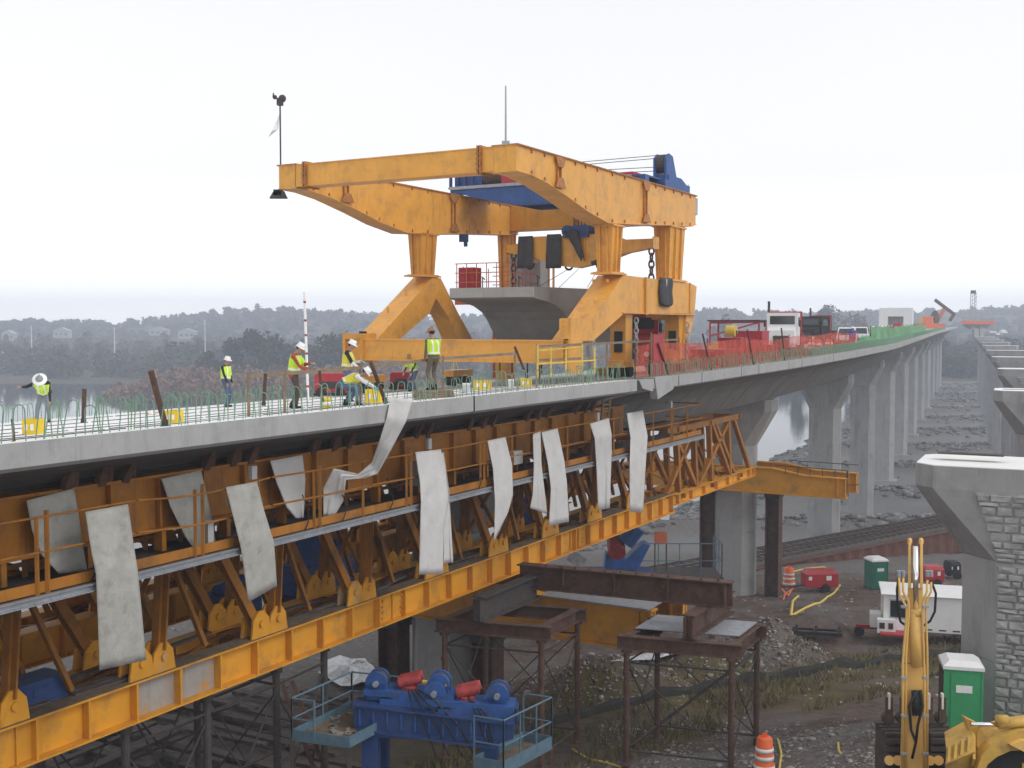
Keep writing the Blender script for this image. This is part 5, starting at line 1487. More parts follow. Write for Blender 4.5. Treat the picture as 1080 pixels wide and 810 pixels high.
def person(label, pos, facing, cat='person', lean=0, twist=0, pelvis_h=.95, shift=0, hands=None, head=(0, 0), top='dark', pants='jeans', vest='lime', glove=None, forearm=None, hat=HATW, brim=False, feet=((-.12, 0), (.12, .05)), scale=1.0, voxel=.0095, extra=None, group=None, knees=None):
    """local axes: x right, y forward, z up; lean = torso pitch forward in degrees; hands = two targets"""
    t = thing('person', label, 'person', pos, group)
    Rz = Matrix.Rotation(math.atan2(-facing.x, facing.y) if True else 0, 3, 'Z')
    V = Vector
    pel = V((0, shift, pelvis_h))
    R = Matrix.Rotation(-rad(lean), 3, 'X') @ Matrix.Rotation(rad(twist), 3, 'Z')
    up = lambda x, y, z: pel + R @ V((x, y, z))
    chest = up(0, .01, .38); neck = up(0, .01, .53); shl = up(-.19, 0, .47); shr = up(.19, 0, .47)
    Rh = Matrix.Rotation(-rad(lean * .75 + head[0]), 3, 'X') @ Matrix.Rotation(rad(head[1]), 3, 'Z')
    hc = neck + Rh @ V((0, .025, .17))
    segs = []       # (p,q,r0,r1,region)
    segs.append((up(-.06, 0, .0), up(.06, 0, .0), .135, .135, 'pants'))
    segs.append((up(-.05, 0, .02), up(-.07, .0, .36), .125, .125, 'top')); segs.append((up(.05, 0, .02), up(.07, .0, .36), .125, .125, 'top'))
    segs.append((up(0, .02, .08), up(0, .03, .36), .12, .13, 'top'))
    segs.append((shl, shr, .075, .075, 'top')); segs.append((up(-.1, .01, .4), up(.1, .01, .4), .11, .11, 'top'))
    segs.append((neck - (hc - neck) * .3, hc - (hc - neck) * .3, .058, .055, 'skin'))
    # head: skull, jaw, nose, ears
    segs.append((hc + Rh @ V((0, -.012, .025)), hc + Rh @ V((0, .012, .02)), .088, .085, 'skin'))
    segs.append((hc + Rh @ V((0, .03, -.045)), hc + Rh @ V((0, .045, -.08)), .062, .042, 'skin'))
    segs.append((hc + Rh @ V((0, .098, .012)), hc + Rh @ V((0, .118, -.022)), .012, .017, 'skin'))
    for sx_ in (-1, 1): segs.append((hc + Rh @ V((sx_ * .09, -.005, .012)), hc + Rh @ V((sx_ * .092, -.012, -.02)), .018, .014, 'skin'))
    # arms and hands
    hands = hands or [(-.26, .05, .72), (.26, .05, .72)]
    for sx_, sh, hd_ in ((-1, shl, hands[0]), (1, shr, hands[1])):
        tgt = V(hd_)
        elb, wr = ik(sh, tgt, .30, .27, V((sx_ * .6, -.7, -.35)))
        segs.append((sh, elb, .062, .048, 'top')); segs.append((elb, wr, .047, .033, 'arm'))
        fd = (wr - elb).normalized()
        side = fd.cross(V((0, 0, 1)));
        if side.length < .15: side = V((sx_, 0, 0))
        side.normalize(); nrm = side.cross(fd)
        pal = wr + fd * .085
        for k in (-.026, 0, .026): segs.append((wr + side * k * .6, pal + side * k, .02, .018, 'hand'))
        for k, L_ in zip((-.034, -.012, .011, .033), (.062, .078, .074, .058)):
            k *= -sx_
            f0 = pal + side * k; f1 = f0 + fd * L_ * .5 - nrm * .012; f2 = f1 + fd * L_ * .32 - nrm * .035
            segs.append((f0, f1, .0105, .0098, 'hand')); segs.append((f1, f2, .0098, .0088, 'hand'))
        th0 = wr + fd * .03 + side * .028 * sx_; th1 = th0 + fd * .03 + side * .034 * sx_ - nrm * .012; th2 = th1 + fd * .035 - nrm * .012
        segs.append((th0, th1, .0135, .0115, 'hand')); segs.append((th1, th2, .0115, .0098, 'hand'))
    # legs
    for i, sx_ in enumerate((-1, 1)):
        hip = pel + V((sx_ * .09, 0, -.03)); fx, fy = feet[i]
        ank = V((fx, fy, .09))
        kp = V((sx_ * .15, 1, .1)) if not knees else V(knees[i])
        kn, an = ik(hip, ank, .44, .43, kp)
        segs.append((hip, kn, .098, .062, 'pants')); segs.append((kn, an, .064, .05, 'pants'))
        segs.append((an + V((0, -.03, -.045)), an + V((sx_ * .015, .13, -.05)), .047, .042, 'boot'))
        segs.append((an + V((0, 0, .04)), an, .056, .052, 'boot'))
    b = MB()
    for p, q, r0, r1, g_ in segs: capsule(b, p, q, r0, r1)
    tmp = b.build('body_src', [SKIN]); md = tmp.modifiers.new('r', 'REMESH'); md.mode = 'VOXEL'; md.voxel_size = voxel; md.use_smooth_shade = True
    md2 = tmp.modifiers.new('s', 'SMOOTH'); md2.factor = .5; md2.iterations = 2
    dg = bpy.context.evaluated_depsgraph_get(); ev = tmp.evaluated_get(dg); me = bpy.data.meshes.new_from_object(ev); me.materials.clear()
    bpy.data.objects.remove(tmp)
    nv = len(me.vertices); co = np.empty(nv * 3); me.vertices.foreach_get('co', co); co = co.reshape(-1, 3)
    # regions by nearest limb
    regs = ['skin', 'top', 'pants', 'boot', 'arm', 'hand']
    best = np.full(nv, 1e9); reg = np.zeros(nv, dtype=np.int32)
    for p, q, r0, r1, g_ in segs:
        p_, q_ = np.array(p), np.array(q); d = q_ - p_; dd = d @ d + 1e-9
        tt_ = np.clip(((co - p_) @ d) / dd, 0, 1)
        dist = np.linalg.norm(co - (p_ + tt_[:, None] * d), axis=1) - (r0 + (r1 - r0) * tt_)
        mk = dist < best; best[mk] = dist[mk]; reg[mk] = regs.index(g_)
    for m_ in (SKIN, CL[top], CL[pants], CL['boot'], CL[forearm] if forearm else CL[top], CL[glove] if glove else SKIN): me.materials.append(m_)
    fv = np.array([p.vertices[0] for p in me.polygons], dtype=np.int32)
    fr = reg[fv]; me.polygons.foreach_set('material_index', fr)
    me.polygons.foreach_set('use_smooth', [True] * len(me.polygons))
    def put(me_, name):
        me_.transform((Matrix.Scale(scale * PS, 4) @ Rz.to_4x4()))
        me_.name = name
        o = bpy.data.objects.new(name, me_); COL.objects.link(o); o.parent = t; return o
    # vest: shell grown from the torso faces
    me.calc_loop_triangles()
    nrm_ = np.array([v.normal[:] for v in me.vertices])
    Ri = np.array(R.transposed()); loc = (co - np.array(pel)) @ Ri.T
    keep = (reg == 1) & (loc[:, 2] > -.02) & (loc[:, 2] < .5) & (np.abs(loc[:, 0]) < .235)
    if vest:
        fsel = [tuple(p.vertices) for p in me.polygons if all(keep[i] for i in p.vertices)]
        used = sorted({i for f in fsel for i in f}); mp_ = {i: k for k, i in enumerate(used)}
        hz_ = loc[used, 2]
        fl_ = np.maximum(0, .12 - hz_) * .25
        vv = co[used] + nrm_[used] * (.016 + fl_)[:, None]
        mv = bpy.data.meshes.new('vest'); mv.from_pydata(vv.tolist(), [], [tuple(mp_[i] for i in f) for f in fsel])
        mv.materials.append(VEST[vest]); mv.materials.append(M['refl_white']); mv.materials.append(VEST['orange'])
        mi = []
        for f in fsel:
            lz = loc[f[0]]
            stripe = (.10 < lz[2] < .145) or (.07 < abs(lz[0]) < .11 and lz[2] > .145)
            mi.append(1 if stripe else 0)
        mv.polygons.foreach_set('material_index', mi); mv.polygons.foreach_set('use_smooth', [True] * len(mi))
        o = put(mv, 'safety_vest'); md = o.modifiers.new('t', 'SOLIDIFY'); md.thickness = .014; md.offset = 0
    # hard hat
    b = MB(); hb = hc + Rh @ V((0, -.005, .045))
    pr_ = [(.108, 0), (.112, .02), (.108, .06), (.09, .095), (.055, .12), (.012, .127)]
    b.lathe(hb, pr_, 18, Rh)
    b.beam(hb + Rh @ V((0, -.1, .085)), hb + Rh @ V((0, .1, .085)), .03, .09, Rh @ V((0, 0, 1)))
    br_ = .215 if brim else .135
    b.cm = 1 if brim else 0
    b.lathe(hb, [(.1, -.004), (br_, -.02 if brim else -.006), (br_, .0 if brim else .01), (.11, .022)], 24, Rh)
    b.cm = 0
    if not brim: b.lathe(hb + Rh @ V((0, .045, 0)), [(.09, -.008), (.13, -.012), (.13, .0), (.1, .014)], 18, Rh)
    tmp = b; mh2 = bpy.data.meshes.new('hard_hat'); mh2.from_pydata([tuple(v) for v in b.v], [], b.f); mh2.materials.append(hat); mh2.materials.append(HATW); mh2.polygons.foreach_set('material_index', b.m)
    mh2.polygons.foreach_set('use_smooth', [True] * len(b.f)); put(mh2, 'hard_hat')
    # eyes and hair at the nape
    b = MB()
    for sx_ in (-1, 1): b.ball(hc + Rh @ V((sx_ * .033, .088, .018)), .011, 8, 5)
    b.beam(hc + Rh @ V((-.022, .096, -.062)), hc + Rh @ V((.022, .096, -.062)), .008, .008)
    b.ball(hc + Rh @ V((0, -.03, .01)), .089, 10, 6, (1, .9, .7), Rh)
    mh3 = bpy.data.meshes.new('eyes_and_hair'); mh3.from_pydata([tuple(v) for v in b.v], [], b.f); mh3.materials.append(CL['boot']); put(mh3, 'hair')
    if extra:
        for nm, fn, mm in extra:
            b = MB(); fn(b, up, V); mx_ = bpy.data.meshes.new(nm); mx_.from_pydata([tuple(v) for v in b.v], [], b.f); mx_.materials.append(mm); put(mx_, nm)
    put(me, 'body')
    return t
camd = lambda p: Vector((-p.x, -p.y, 0)).normalized()
rt = lambda p: Vector((p.y, -p.x, 0)).normalized()         # towards picture right
def belt(b, up, V):
    b.ball(up(.17, -.02, -.02), .07, 8, 5, (.7, 1, 1.6)); b.ball(up(-.17, -.04, -.02), .06, 8, 5, (.7, 1, 1.5)); b.lathe(up(0, .0, .01), [(.15, -.03), (.205, -.025), (.205, .02), (.15, .025)], 16)
# stooping worker at far left, seen from the front, wide brimmed hat towards the camera
p = on_deck(46, 446); 
person('stooping worker in a wide brimmed white hat at the far left of the deck', p, (camd(p) * .95 - rt(p) * .2), lean=52, pelvis_h=.93, shift=-.18, hands=[(.34, .38, .62), (-.62, .42, 1.18)][::-1] if False else [(-.30, .42, .55), (.55, .35, 1.12)], head=(18, 0), top='dark', pants='jeans_grey', vest='lime', hat=HATG, brim=True, scale=.97, feet=((-.16, -.05), (.18, .1)), extra=[('tool_belt', belt, M['black'])])
p = on_deck(238.5, 429.5)
person('worker in a dark jacket and yellow vest standing alone with head turned', p, (rt(p) * .85 + camd(p) * .5), hands=[(-.2, .14, .82), (.2, .18, .86)], head=(12, 0), top='navy', pants='jeans', vest='lime', scale=.99)
p = on_deck(310, 431)
person('worker in a red hooded top and lime vest holding the tall staff', p, (rt(p) * .95 + camd(p) * .3), lean=8, hands=[(-.05, .47, 1.22), (.12, .44, 1.02)], head=(22, 0), top='red', pants='brown', vest='lime', scale=1.06, feet=((-.12, -.1), (.14, .1)), extra=[('tool_belt', belt, M['red'])])
p4_ = p
p = on_deck(366, 424)
person('worker with teal gloves and bare white sleeves standing beside the crane foot', p, (rt(p) * .9 + camd(p) * .15), lean=5, hands=[(-.06, .40, 1.16), (.16, .38, .98)], head=(20, 0), top='navy', forearm='white', glove='teal', pants='jeans', vest='yellow', scale=1.12)
p = on_deck(371, 428)
person('crouching worker in white sleeves reaching down with teal gloves', p, (rt(p) * .97 + camd(p) * .12), lean=64, pelvis_h=.62, shift=-.25, hands=[(-.08, .64, .52), (.16, .68, .48)], head=(5, 0), top='white', glove='teal', pants='jeans', vest='yellow', feet=((-.16, -.2), (.16, .16)))
p = on_deck(436, 413)
person('worker in a dark top and lime vest half hidden behind the tan clothed one', p, (camd(p) * .6 - rt(p) * .5), lean=18, pelvis_h=.9, shift=-.05, hands=[(-.2, .4, .85), (.2, .42, .85)], head=(15, 0), top='dark', pants='jeans', vest='lime', hat=HATB, scale=.95)
s_ = min(np.arange(5, 30, .05), key=lambda q: abs(540 + F * B(q, 1.3, -2.1).x / (B(q, 1.3, -2.1).y * cp + 2.1 * sp) - 457))
p = B(s_, 1.3, zdeck(1.3))
t = thing('plank_stack', 'low stack of planks under the tan clothed worker', 'planks', p)
for k in range(4): b = MB(); b.box(p + Z * (.035 + .07 * k), (1.3 - .06 * k, .7, .06), Matrix.Rotation(.3 + .05 * k, 3, 'Z')); b.build('plank', M['wood'], t)
p = p + Z * .27
person('tan clothed worker in a brown hat and lime vest seen from behind', p, (-camd(p) * .75 + rt(p) * -.55), lean=4, hands=[(-.24, .1, .86), (.26, .14, .82)], head=(10, 0), top='tan', pants='khaki', vest='lime', hat=HATB, scale=1.06, feet=((-.13, -.02), (.13, .1)))
# levelling staff
q = Pl(322, 425, toB(p4_)[1] - .25); q = on_deck(325, 424)
t = thing('levelling_staff', 'tall red and white banded levelling staff held upright on the deck', 'survey staff', q)
top_ = Pl(321, 308, toB(q)[1])
b = MB(); ax = (top_ - q); b.beam(q, top_, .085, .05); b.build('staff', M['white'], t)
b = MB()
for k in (4, 9, 13, 18, 22, 27): b.beam(q + ax * (k / 30), q + ax * ((k + .6) / 30), .09, .055)
b.build('scale_marks', M['red_jack'], t)
# ------------------------------------------------------------------ deck clutter
def bucket(u, v, lab, m, h=.42, r=.19, grp='buckets along the deck edge'):
    p = on_deck(u, v)
    t = thing('bucket', lab, 'bucket', p, grp)
    b = MB(); b.lathe(p, [(r * .84, .0), (r, h), (r * 1.06, h), (r * 1.06, h - .05), (r * .99, h - .06)], 16); pl_ = b.build('pail', m, t, True)
    b = MB(); b.tube([p + Vector((r * math.cos(a), -.03, h - .03 - .12 * math.sin(a))) for a in np.linspace(0, math.pi, 8)], .009, 4); b.build('handle', M['galv'], pl_)
    b = MB(); b.lathe(p + Z * (h * .35), [(r * .93, 0), (r * .975, h * .3)], 16); b.build('label_band', M['white'], pl_, True) if m is M['bucket_yellow'] else None
def crate(u, v, lab, w_, h, m=None):
    p = on_deck(u, v); t = thing('crate', lab, 'crate', p, 'yellow boxes along the deck edge')
    R = Matrix.Rotation(-BA * .4, 3, 'Z'); b = MB()
    m = m or M['bucket_yellow']
    for dx, dy, sx, sy in ((0, -.17, w_, .03), (0, .17, w_, .03), (-w_ / 2, 0, .03, .34), (w_ / 2, 0, .03, .34)):
        b.box(p + R @ Vector((dx, dy, 0)) + Z * h / 2, (sx, sy, h), R)
    b.box(p + Z * .015, (w_, .34, .03), R); b.build('box_shell', m, t)
    b = MB()
    for k in (-1, 1): b.box(p + R @ Vector((k * w_ * .22, -.19, 0)) + Z * h * .5, (w_ * .2, .015, h * .4), R)
    b.build('printed_label', M['white'], t)
crate(36, 458, 'yellow box at the feet of the stooping worker', .36, .36)
crate(184, 446, 'yellow box with a white label right of the leaning post', .30, .32)
crate(395, 425, 'yellow box beside the crouching worker', .48, .44)
crate(509, 411, 'yellow box with white patch below the tripod', .66, .40)
crate(555, 408, 'yellow box under the left yellow rail post', .40, .36)
crate(634, 397, 'large yellow box near the right yellow rail post', .62, .46)
crate(670, 393, 'tall yellow box right beside the red mesh fence', .42, .72)
bucket(344, 431, 'small yellow pail left of the crouching worker', M['bucket_yellow'], .32, .15)
bucket(492, 414, 'white pail left of the yellow box below the tripod', M['white'], .36, .16)
bucket(540, 410, 'white pail left of the yellow rail', M['white'], .38, .16)
bucket(612, 402, 'white pail between the yellow rail posts', M['white'], .36, .15)
p = on_deck(160, 437); t = thing('dropped_hard_hat', 'white hard hat with orange trim lying on the deck', 'hard hat', p)
b = MB(); b.lathe(p, [(.15, .0), (.15, .012), (.11, .02), (.1, .08), (.055, .13), (.01, .14)], 14); b.build('shell', HATW, t, True)
b = MB(); b.lathe(p, [(.19, .0), (.19, .014), (.15, .02)], 14); b.build('rim', M['orange'], t)
# leaning and upright posts along the edge
POSTS = [((17, 490), (13, 442), .03, 'thin dark post farthest left on the deck'), ((88, 446), (89, 410), .05, 'short upright rusty post behind the hairpin bars at far left'), ((175, 451), (159, 391), .075, 'thick dark post leaning left at the segment joint'),
         ((407, 425), (391, 382), .06, 'dark post leaning left above the hanging white cloth'), ((340, 424), (337, 391), .04, 'dark post right of the white staff'), ((278, 428), (280, 394), .045, 'dark post carrying the left end of the timber rail'),
         ((556, 398), (543, 366), .05, 'dark leaning post left of the yellow rail'), ((706, 389), (694, 362), .05, 'dark post leaning behind the red mesh'), ((750, 376), (741, 352), .05, 'dark leaning post at the red mesh right of the crane'), ((795, 368), (788, 348), .05, 'dark leaning post before the red boxes'), ((829, 362), (824, 346), .05, 'dark leaning post below the white truck')]
for (u0, v0), (u1, v1), r, lab in POSTS:
    a = Pl(u0, v0, .7); s_, _, _z = toB(a)
    if u0 > 700: a = A(s_, .7, -.1)
    c = Pl(u1, v1, .7)
    t = thing('guard_post', lab, 'post', a, 'posts along the deck edge')
    b = MB(); b.tube([a, c], r, 8); b.build('pipe', M['rust'], t)
    b = MB(); b.cyl(a, a + (c - a) * .12, r * 1.25, 8); b.build('socket', M['dark_steel'], t)
# timber guard rail
def timber(pts, lab, l=1.5, r=.055):
    q = [Pl(u, v, l) for u, v in pts]
    t = thing('timber_rail', lab, 'guard rail', q[0], 'timber guard rails on the deck')
    b = MB()
    for a, c in zip(q[:-1], q[1:]): b.beam(a, c, .05, .10)
    b.build('board', M['wood'], t)
    b = MB()
    for a in q: b.beam(Vector((a.x, a.y, a.z - 1.25)), a + Z * .1, .07, .07)
    b.build('stake', M['wood'], t)
timber([(262, 397), (300, 394), (380, 388), (467, 378), (543, 373)], 'long timber rail running behind the workers', 1.6)
timber([(566, 365.5), (640, 362), (716, 358)], 'grey timber rail in front of the gantry foot', 1.5)
timber([(566, 380), (640, 377)], 'lower timber board between the yellow rail posts', 1.52)
t = thing('yellow_railing', 'yellow tubular railing standing at the deck edge before the gantry foot', 'railing', Pl(567, 398, 1.3))
for u, v0, v1 in ((567, 399, 364), (581, 397, 366), (597, 396, 366), (614, 395, 363), (627, 394, 366)):
    b = MB(); b.tube([Pl(u, v0, 1.3), Pl(u, v1, 1.3)], .04, 6); b.build('upright', M['hose_yellow'], t)
b = MB(); b.tube([Pl(567, 370, 1.3), Pl(614, 366, 1.3)], .03, 6); b.tube([Pl(567, 384, 1.3), Pl(627, 380, 1.3)], .03, 6); b.build('cross_bar', M['hose_yellow'], t)
# tripods
def tripod(u, vb, vt, lab):
    p = on_deck(u, vb); l = toB(p)[1]; q = Pl(u, vt, l); h = q.z - p.z
    t = thing('survey_tripod', lab, 'tripod', p, 'survey tripods')
    for k in range(3):
        a = 2.1 * k + .4; b = MB(); b.tube([p + Vector((.5 * math.cos(a), .5 * math.sin(a), 0)), p + Z * (h * .72)], .035, 5, .025); b.build('leg', M['hose_yellow'], t)
    b = MB(); b.cyl(p + Z * h * .72, p + Z * h * .78, .1, 10); b.box(p + Z * h * .88, (.16, .18, h * .18)); b.build('instrument', M['white'], t)
    b = MB(); b.cyl(p + Z * h * .86 + Vector((0, -.2, 0)), p + Z * h * .86 + Vector((0, .14, 0)), .055, 10); b.box(p + Z * h * .99, (.05, .1, .05)); b.build('telescope', M['teal_plastic'], t)
tripod(479, 404, 359, 'yellow legged survey tripod in front of the crane beam')
tripod(427, 404, 366, 'survey tripod half hidden left of the tan clothed worker')
# red plant standing behind the workers
def red_plant(u, v, lab, w_, h, seed):
    p = on_deck(u, v); t = thing('compressor', lab, 'compressor', p, 'red machines on the deck')
    b = MB(); b.box(p + Z * (h * .55), (w_, .8, h * .7)); b.prism([p + Vector((-w_ / 2, -.4, h * .9)), p + Vector((w_ / 2, -.4, h * .9)), p + Vector((w_ * .35, -.4, h)), p + Vector((-w_ * .4, -.4, h))], (0, .8, 0)); b.build('body', M['red'], t)
    b = MB(); b.box(p + Z * .1, (w_ * 1.1, .7, .12)); b.build('skid', M['dark_steel'], t)
    for k in (-1, 1): 
        b = MB(); b.cyl(p + Vector((k * w_ * .3, -.5, .22)), p + Vector((k * w_ * .3, -.38, .22)), .22, 14); b.build('wheel', M['black'], t)
    b = MB(); b.box(p + Vector((0, -.405, h * .5)), (w_ * .5, .02, h * .3)); b.build('vent_panel', M['dark_steel'], t)
red_plant(350, 418, 'red compressor behind the hairpin bars and the staff', 1.5, 1.1, 1)
red_plant(424, 411, 'red generator behind the crouching worker', 1.2, .95, 2)
p = on_deck(375, 408); 
t = thing('pallet_stack', 'brown timber pallet stack behind the teal gloved worker', 'pallet', p)
b = MB()
for k in range(6): b.box(p + Z * (.06 + .16 * k), (1.5, 1.0, .1))
for k in range(5):
    for dx in (-.6, 0, .6): b.box(p + Vector((dx, 0, .14 + .16 * k)), (.1, 1.0, .06))
b.build('pallet', M['old_wood'], t)

# ------------------------------------------------------------------ things on the finished deck
def mesh_panel(s0, s1, l, h, m, lab, name, cat, posts_every=2.4):
    t = thing(name, lab, cat, A(s0, l, 0))
    b = MB(); n = int((s1 - s0) / .6); vs = []; rr = random.Random(int(s0))
    for j in range(4):
        for i in range(n + 1):
            s = s0 + (s1 - s0) * i / n
            vs.append(A(s, l + .035 * math.sin(i * .5 + j), fall(l) + .03 + (h + .06 * math.sin(i * .31) + .05 * math.sin(i * .13)) * j / 3))
    b.add(vs, [(j * (n + 1) + i, j * (n + 1) + i + 1, (j + 1) * (n + 1) + i + 1, (j + 1) * (n + 1) + i) for j in range(3) for i in range(n)])
    b.build('mesh_screen', m, t)
    s = s0
    while s <= s1:
        b = MB(); b.tube([A(s, l + .08, -.1), A(s + .05, l + .08, h + .12)], .03, 5); b.build('stake', M['dark_steel'], t); s += posts_every
mesh_panel(33.5, 84, .95, 1.45, M['mesh_red'], 'sagging orange red mesh fence along the finished deck edge', 'mesh_fence', 'fence', 3.2)
mesh_panel(92, 205, .9, 1.75, M['mesh_green'], 'green mesh fence along the far finished deck edge', 'mesh_fence', 'fence', 4)
mesh_panel(84.2, 92, .9, .95, M['mesh_green'], 'low torn green mesh fence before the white vans', 'mesh_fence', 'fence', 2.5)
def at(u, v, s):                # point on the finished deck roughly at chainage s, below pixel column u
    best = None
    for l in np.arange(.3, 15.8, .1):
        p = A(s, l, fall(l)); d = p.y * cp - p.z * sp
        uu = 540 + F * p.x / d
        if best is None or abs(uu - u) < best[0]: best = (abs(uu - u), p, l)
    return best[1]
HDG = lambda s: PATH[int((s + 22) / .1)][2]
def local(p, h):
    R = Matrix.Rotation(-h, 3, 'Z')
    return lambda x, y, z: p + R @ Vector((x, y, z)), R
def wheel(b, L_, R, x, y, r, w_=.28):
    b.cyl(L_(x - w_ / 2, y, r), L_(x + w_ / 2, y, r), r, 16)
def truck(p, h, cabm, lab, bed=True, name='flatbed_truck'):
    """front towards -y"""
    L_, R = local(p, h); t = thing(name, lab, 'truck', p)
    b = MB()
    b.box(L_(0, -2.5, 2.1), (2.25, 1.9, 2.4), R)
    b.hexa([L_(-1.05, -4.6, .75), L_(1.05, -4.6, .75), L_(1.05, -3.4, .75), L_(-1.05, -3.4, .75), L_(-.95, -4.55, 2.0), L_(.95, -4.55, 2.0), L_(1.02, -3.4, 2.25), L_(-1.02, -3.4, 2.25)])
    cab_ = b.build('cab', cabm, t)
    b = MB(); b.box(L_(0, -3.46, 2.75), (1.8, .04, .62), R); b.box(L_(-1.14, -2.6, 2.65), (.03, 1.0, .65), R); b.box(L_(1.14, -2.6, 2.65), (.03, 1.0, .65), R); b.build('windscreen', M['glass'], cab_)
    b = MB(); b.box(L_(0, -4.62, 1.25), (1.1, .06, .7), R); b.box(L_(0, -4.75, .62), (2.3, .2, .3), R); b.build('grille', M['dark_steel'], cab_)
    for x in (-.85, .85):
        b = MB(); b.cyl(L_(x, -4.68, 1.1), L_(x, -4.55, 1.1), .14, 10); b.build('headlight', M['white'], cab_)
        b = MB(); b.box(L_(x * 1.5, -3.5, 2.5), (.14, .1, .5), R); b.build('mirror', M['dark_steel'], cab_)
    b = MB(); b.cyl(L_(-1.2, -1.4, 1.2), L_(-1.2, -1.4, 4.2), .1, 8); b.build('exhaust_stack', M['dark_steel'], cab_)
    b = MB(); b.box(L_(0, -.5, .85), (1.0, 8.6, .3), R); b.build('chassis', M['dark_steel'], t)
    for y in (-3.9, 1.6, 2.9):
        for x in (-.95, .95):
            b = MB(); wheel(b, L_, R, x, y, .5); b.build('wheel', M['black'], t)
    if bed:
        b = MB(); b.box(L_(0, 1.2, 1.25), (2.5, 5.6, .25), R); bed_ = b.build('flatbed', M['red'], t)
        b = MB(); b.beam(L_(-1.2, -1.45, 1.3), L_(-1.2, -1.45, 3.35), .12, .12); b.beam(L_(1.2, -1.45, 1.3), L_(1.2, -1.45, 3.35), .12, .12); b.beam(L_(-1.26, -1.45, 3.35), L_(1.26, -1.45, 3.35), .12, .14); b.build('headboard', M['red'], bed_)
        b = MB(); b.box(L_(.3, 1.6, 1.6), (1.4, 3.2, .45), R); b.build('load', M['old_wood'], t)
    return t
pt = at(829, 352, 66); pt = A(70, 6.5, fall(6.5))
def find_s(u, l):
    return min(np.arange(34, 400, .2), key=lambda s: abs(540 + F * A(s, l, fall(l)).x / (A(s, l, fall(l)).y * cp - A(s, l, fall(l)).z * sp) - u))
s = find_s(829, 4.4); truck(A(s, 4.4, fall(4.4)), HDG(s) - rad(8), M['white'], 'white truck cab with red flatbed standing on the finished deck')
s = find_s(693, 5.2); truck(A(s, 5.2, fall(5.2)), HDG(s) - rad(5), M['red'], 'dark red truck parked under the gantry side frame', True, 'parked_truck')
# red boxes and machines in front of the truck
def red_box(u, l, w_, h, d, lab, z0=0):
    s = find_s(u, l); p = A(s, l, fall(l)); L_, R = local(p, HDG(s)); t = thing('tool_container', lab, 'container', p, 'red containers on the finished deck')
    b = MB(); b.box(L_(0, 0, h / 2 + .12), (w_, d, h), R); b.build('body', M['red'], t)
    b = MB(); b.box(L_(0, 0, h + .14), (w_ + .1, d + .1, .06), R); b.build('lid', M['red'], t)
    b = MB()
    for x in (-.35, .35): b.box(L_(x * w_, 0, .05), (.12, d, .12), R)
    b.build('skid', M['dark_steel'], t)
    b = MB(); b.box(L_(0, -d / 2 - .02, h * .6), (w_ * .3, .04, .1), R); b.build('latch', M['dark_steel'], t)
red_box(774, 3.0, 1.4, 1.5, 1.6, 'small red container left of the red stack on the finished deck')
red_box(792, 4.2, 2.0, 1.9, 1.8, 'large red container in front of the white truck')
red_box(808, 2.4, 1.2, .9, 1.2, 'low red container below the white truck cab')
red_box(752, 2.6, 2.4, .9, 2.2, 'flat red container near the leaning posts by the mesh')
s = find_s(778, 9); p = A(s, 9, fall(9)); L_, R = local(p, HDG(s)); t = thing('canopy_frame', 'red framed dark canopy behind the red containers', 'canopy', p)
b = MB()
for x in (-2, 2):
    for y in (-1.2, 1.2): b.beam(L_(x, y, 0), L_(x, y, 2.9), .14, .14)
b.beam(L_(-2, -1.2, 2.9), L_(2, -1.2, 3.0), .14, .2); b.beam(L_(-2, 1.2, 2.9), L_(2, 1.2, 3.0), .14, .2); b.beam(L_(-2, -1.2, 1.8), L_(2, -1.2, 2.9), .1, .12); b.build('frame', M['red'], t)
b = MB(); b.box(L_(0, 0, 3.05), (4.3, 2.8, .12), R); b.build('roof', M['dark_steel'], t)
s = find_s(771, 3.6); p = A(s, 3.6, fall(3.6) + 1.75); t = thing('hose_reel', 'round tan hose reel on the small red container', 'hose reel', p)
b = MB(); b.cyl(p + Z * .35 - T1 * .3, p + Z * .35 + T1 * .3, .36, 16); b.build('coil', M['hose_yellow'], t)
b = MB(); b.beam(p - T1 * .35, p + Z * .4 - T1 * .35, .06, .06); b.beam(p + T1 * .35, p + Z * .4 + T1 * .35, .06, .06); b.build('stand', M['dark_steel'], t)
for u, l, lab in ((862, 3.0, 'orange barrel standing on the deck right of the flatbed truck'), (874, 2.4, 'orange barrel beside the low green mesh on the deck'), (856, 5.0, 'orange barrel behind the flatbed truck')):
    s = find_s(u, l); p = A(s, l, fall(l)); t = thing('deck_barrel', lab, 'traffic barrel', p, 'orange barrels on the finished deck')
    b = MB(); b.lathe(p, [(.34, 0), (.3, .5), (.26, 1.0), (.2, 1.1)], 14); dr_ = b.build('drum', M['orange'], t)
    for z0 in (.3, .65): b = MB(); b.lathe(p + Z * z0, [(.335, 0), (.3, .16)], 14); b.build('white_band', M['refl_white'], dr_)
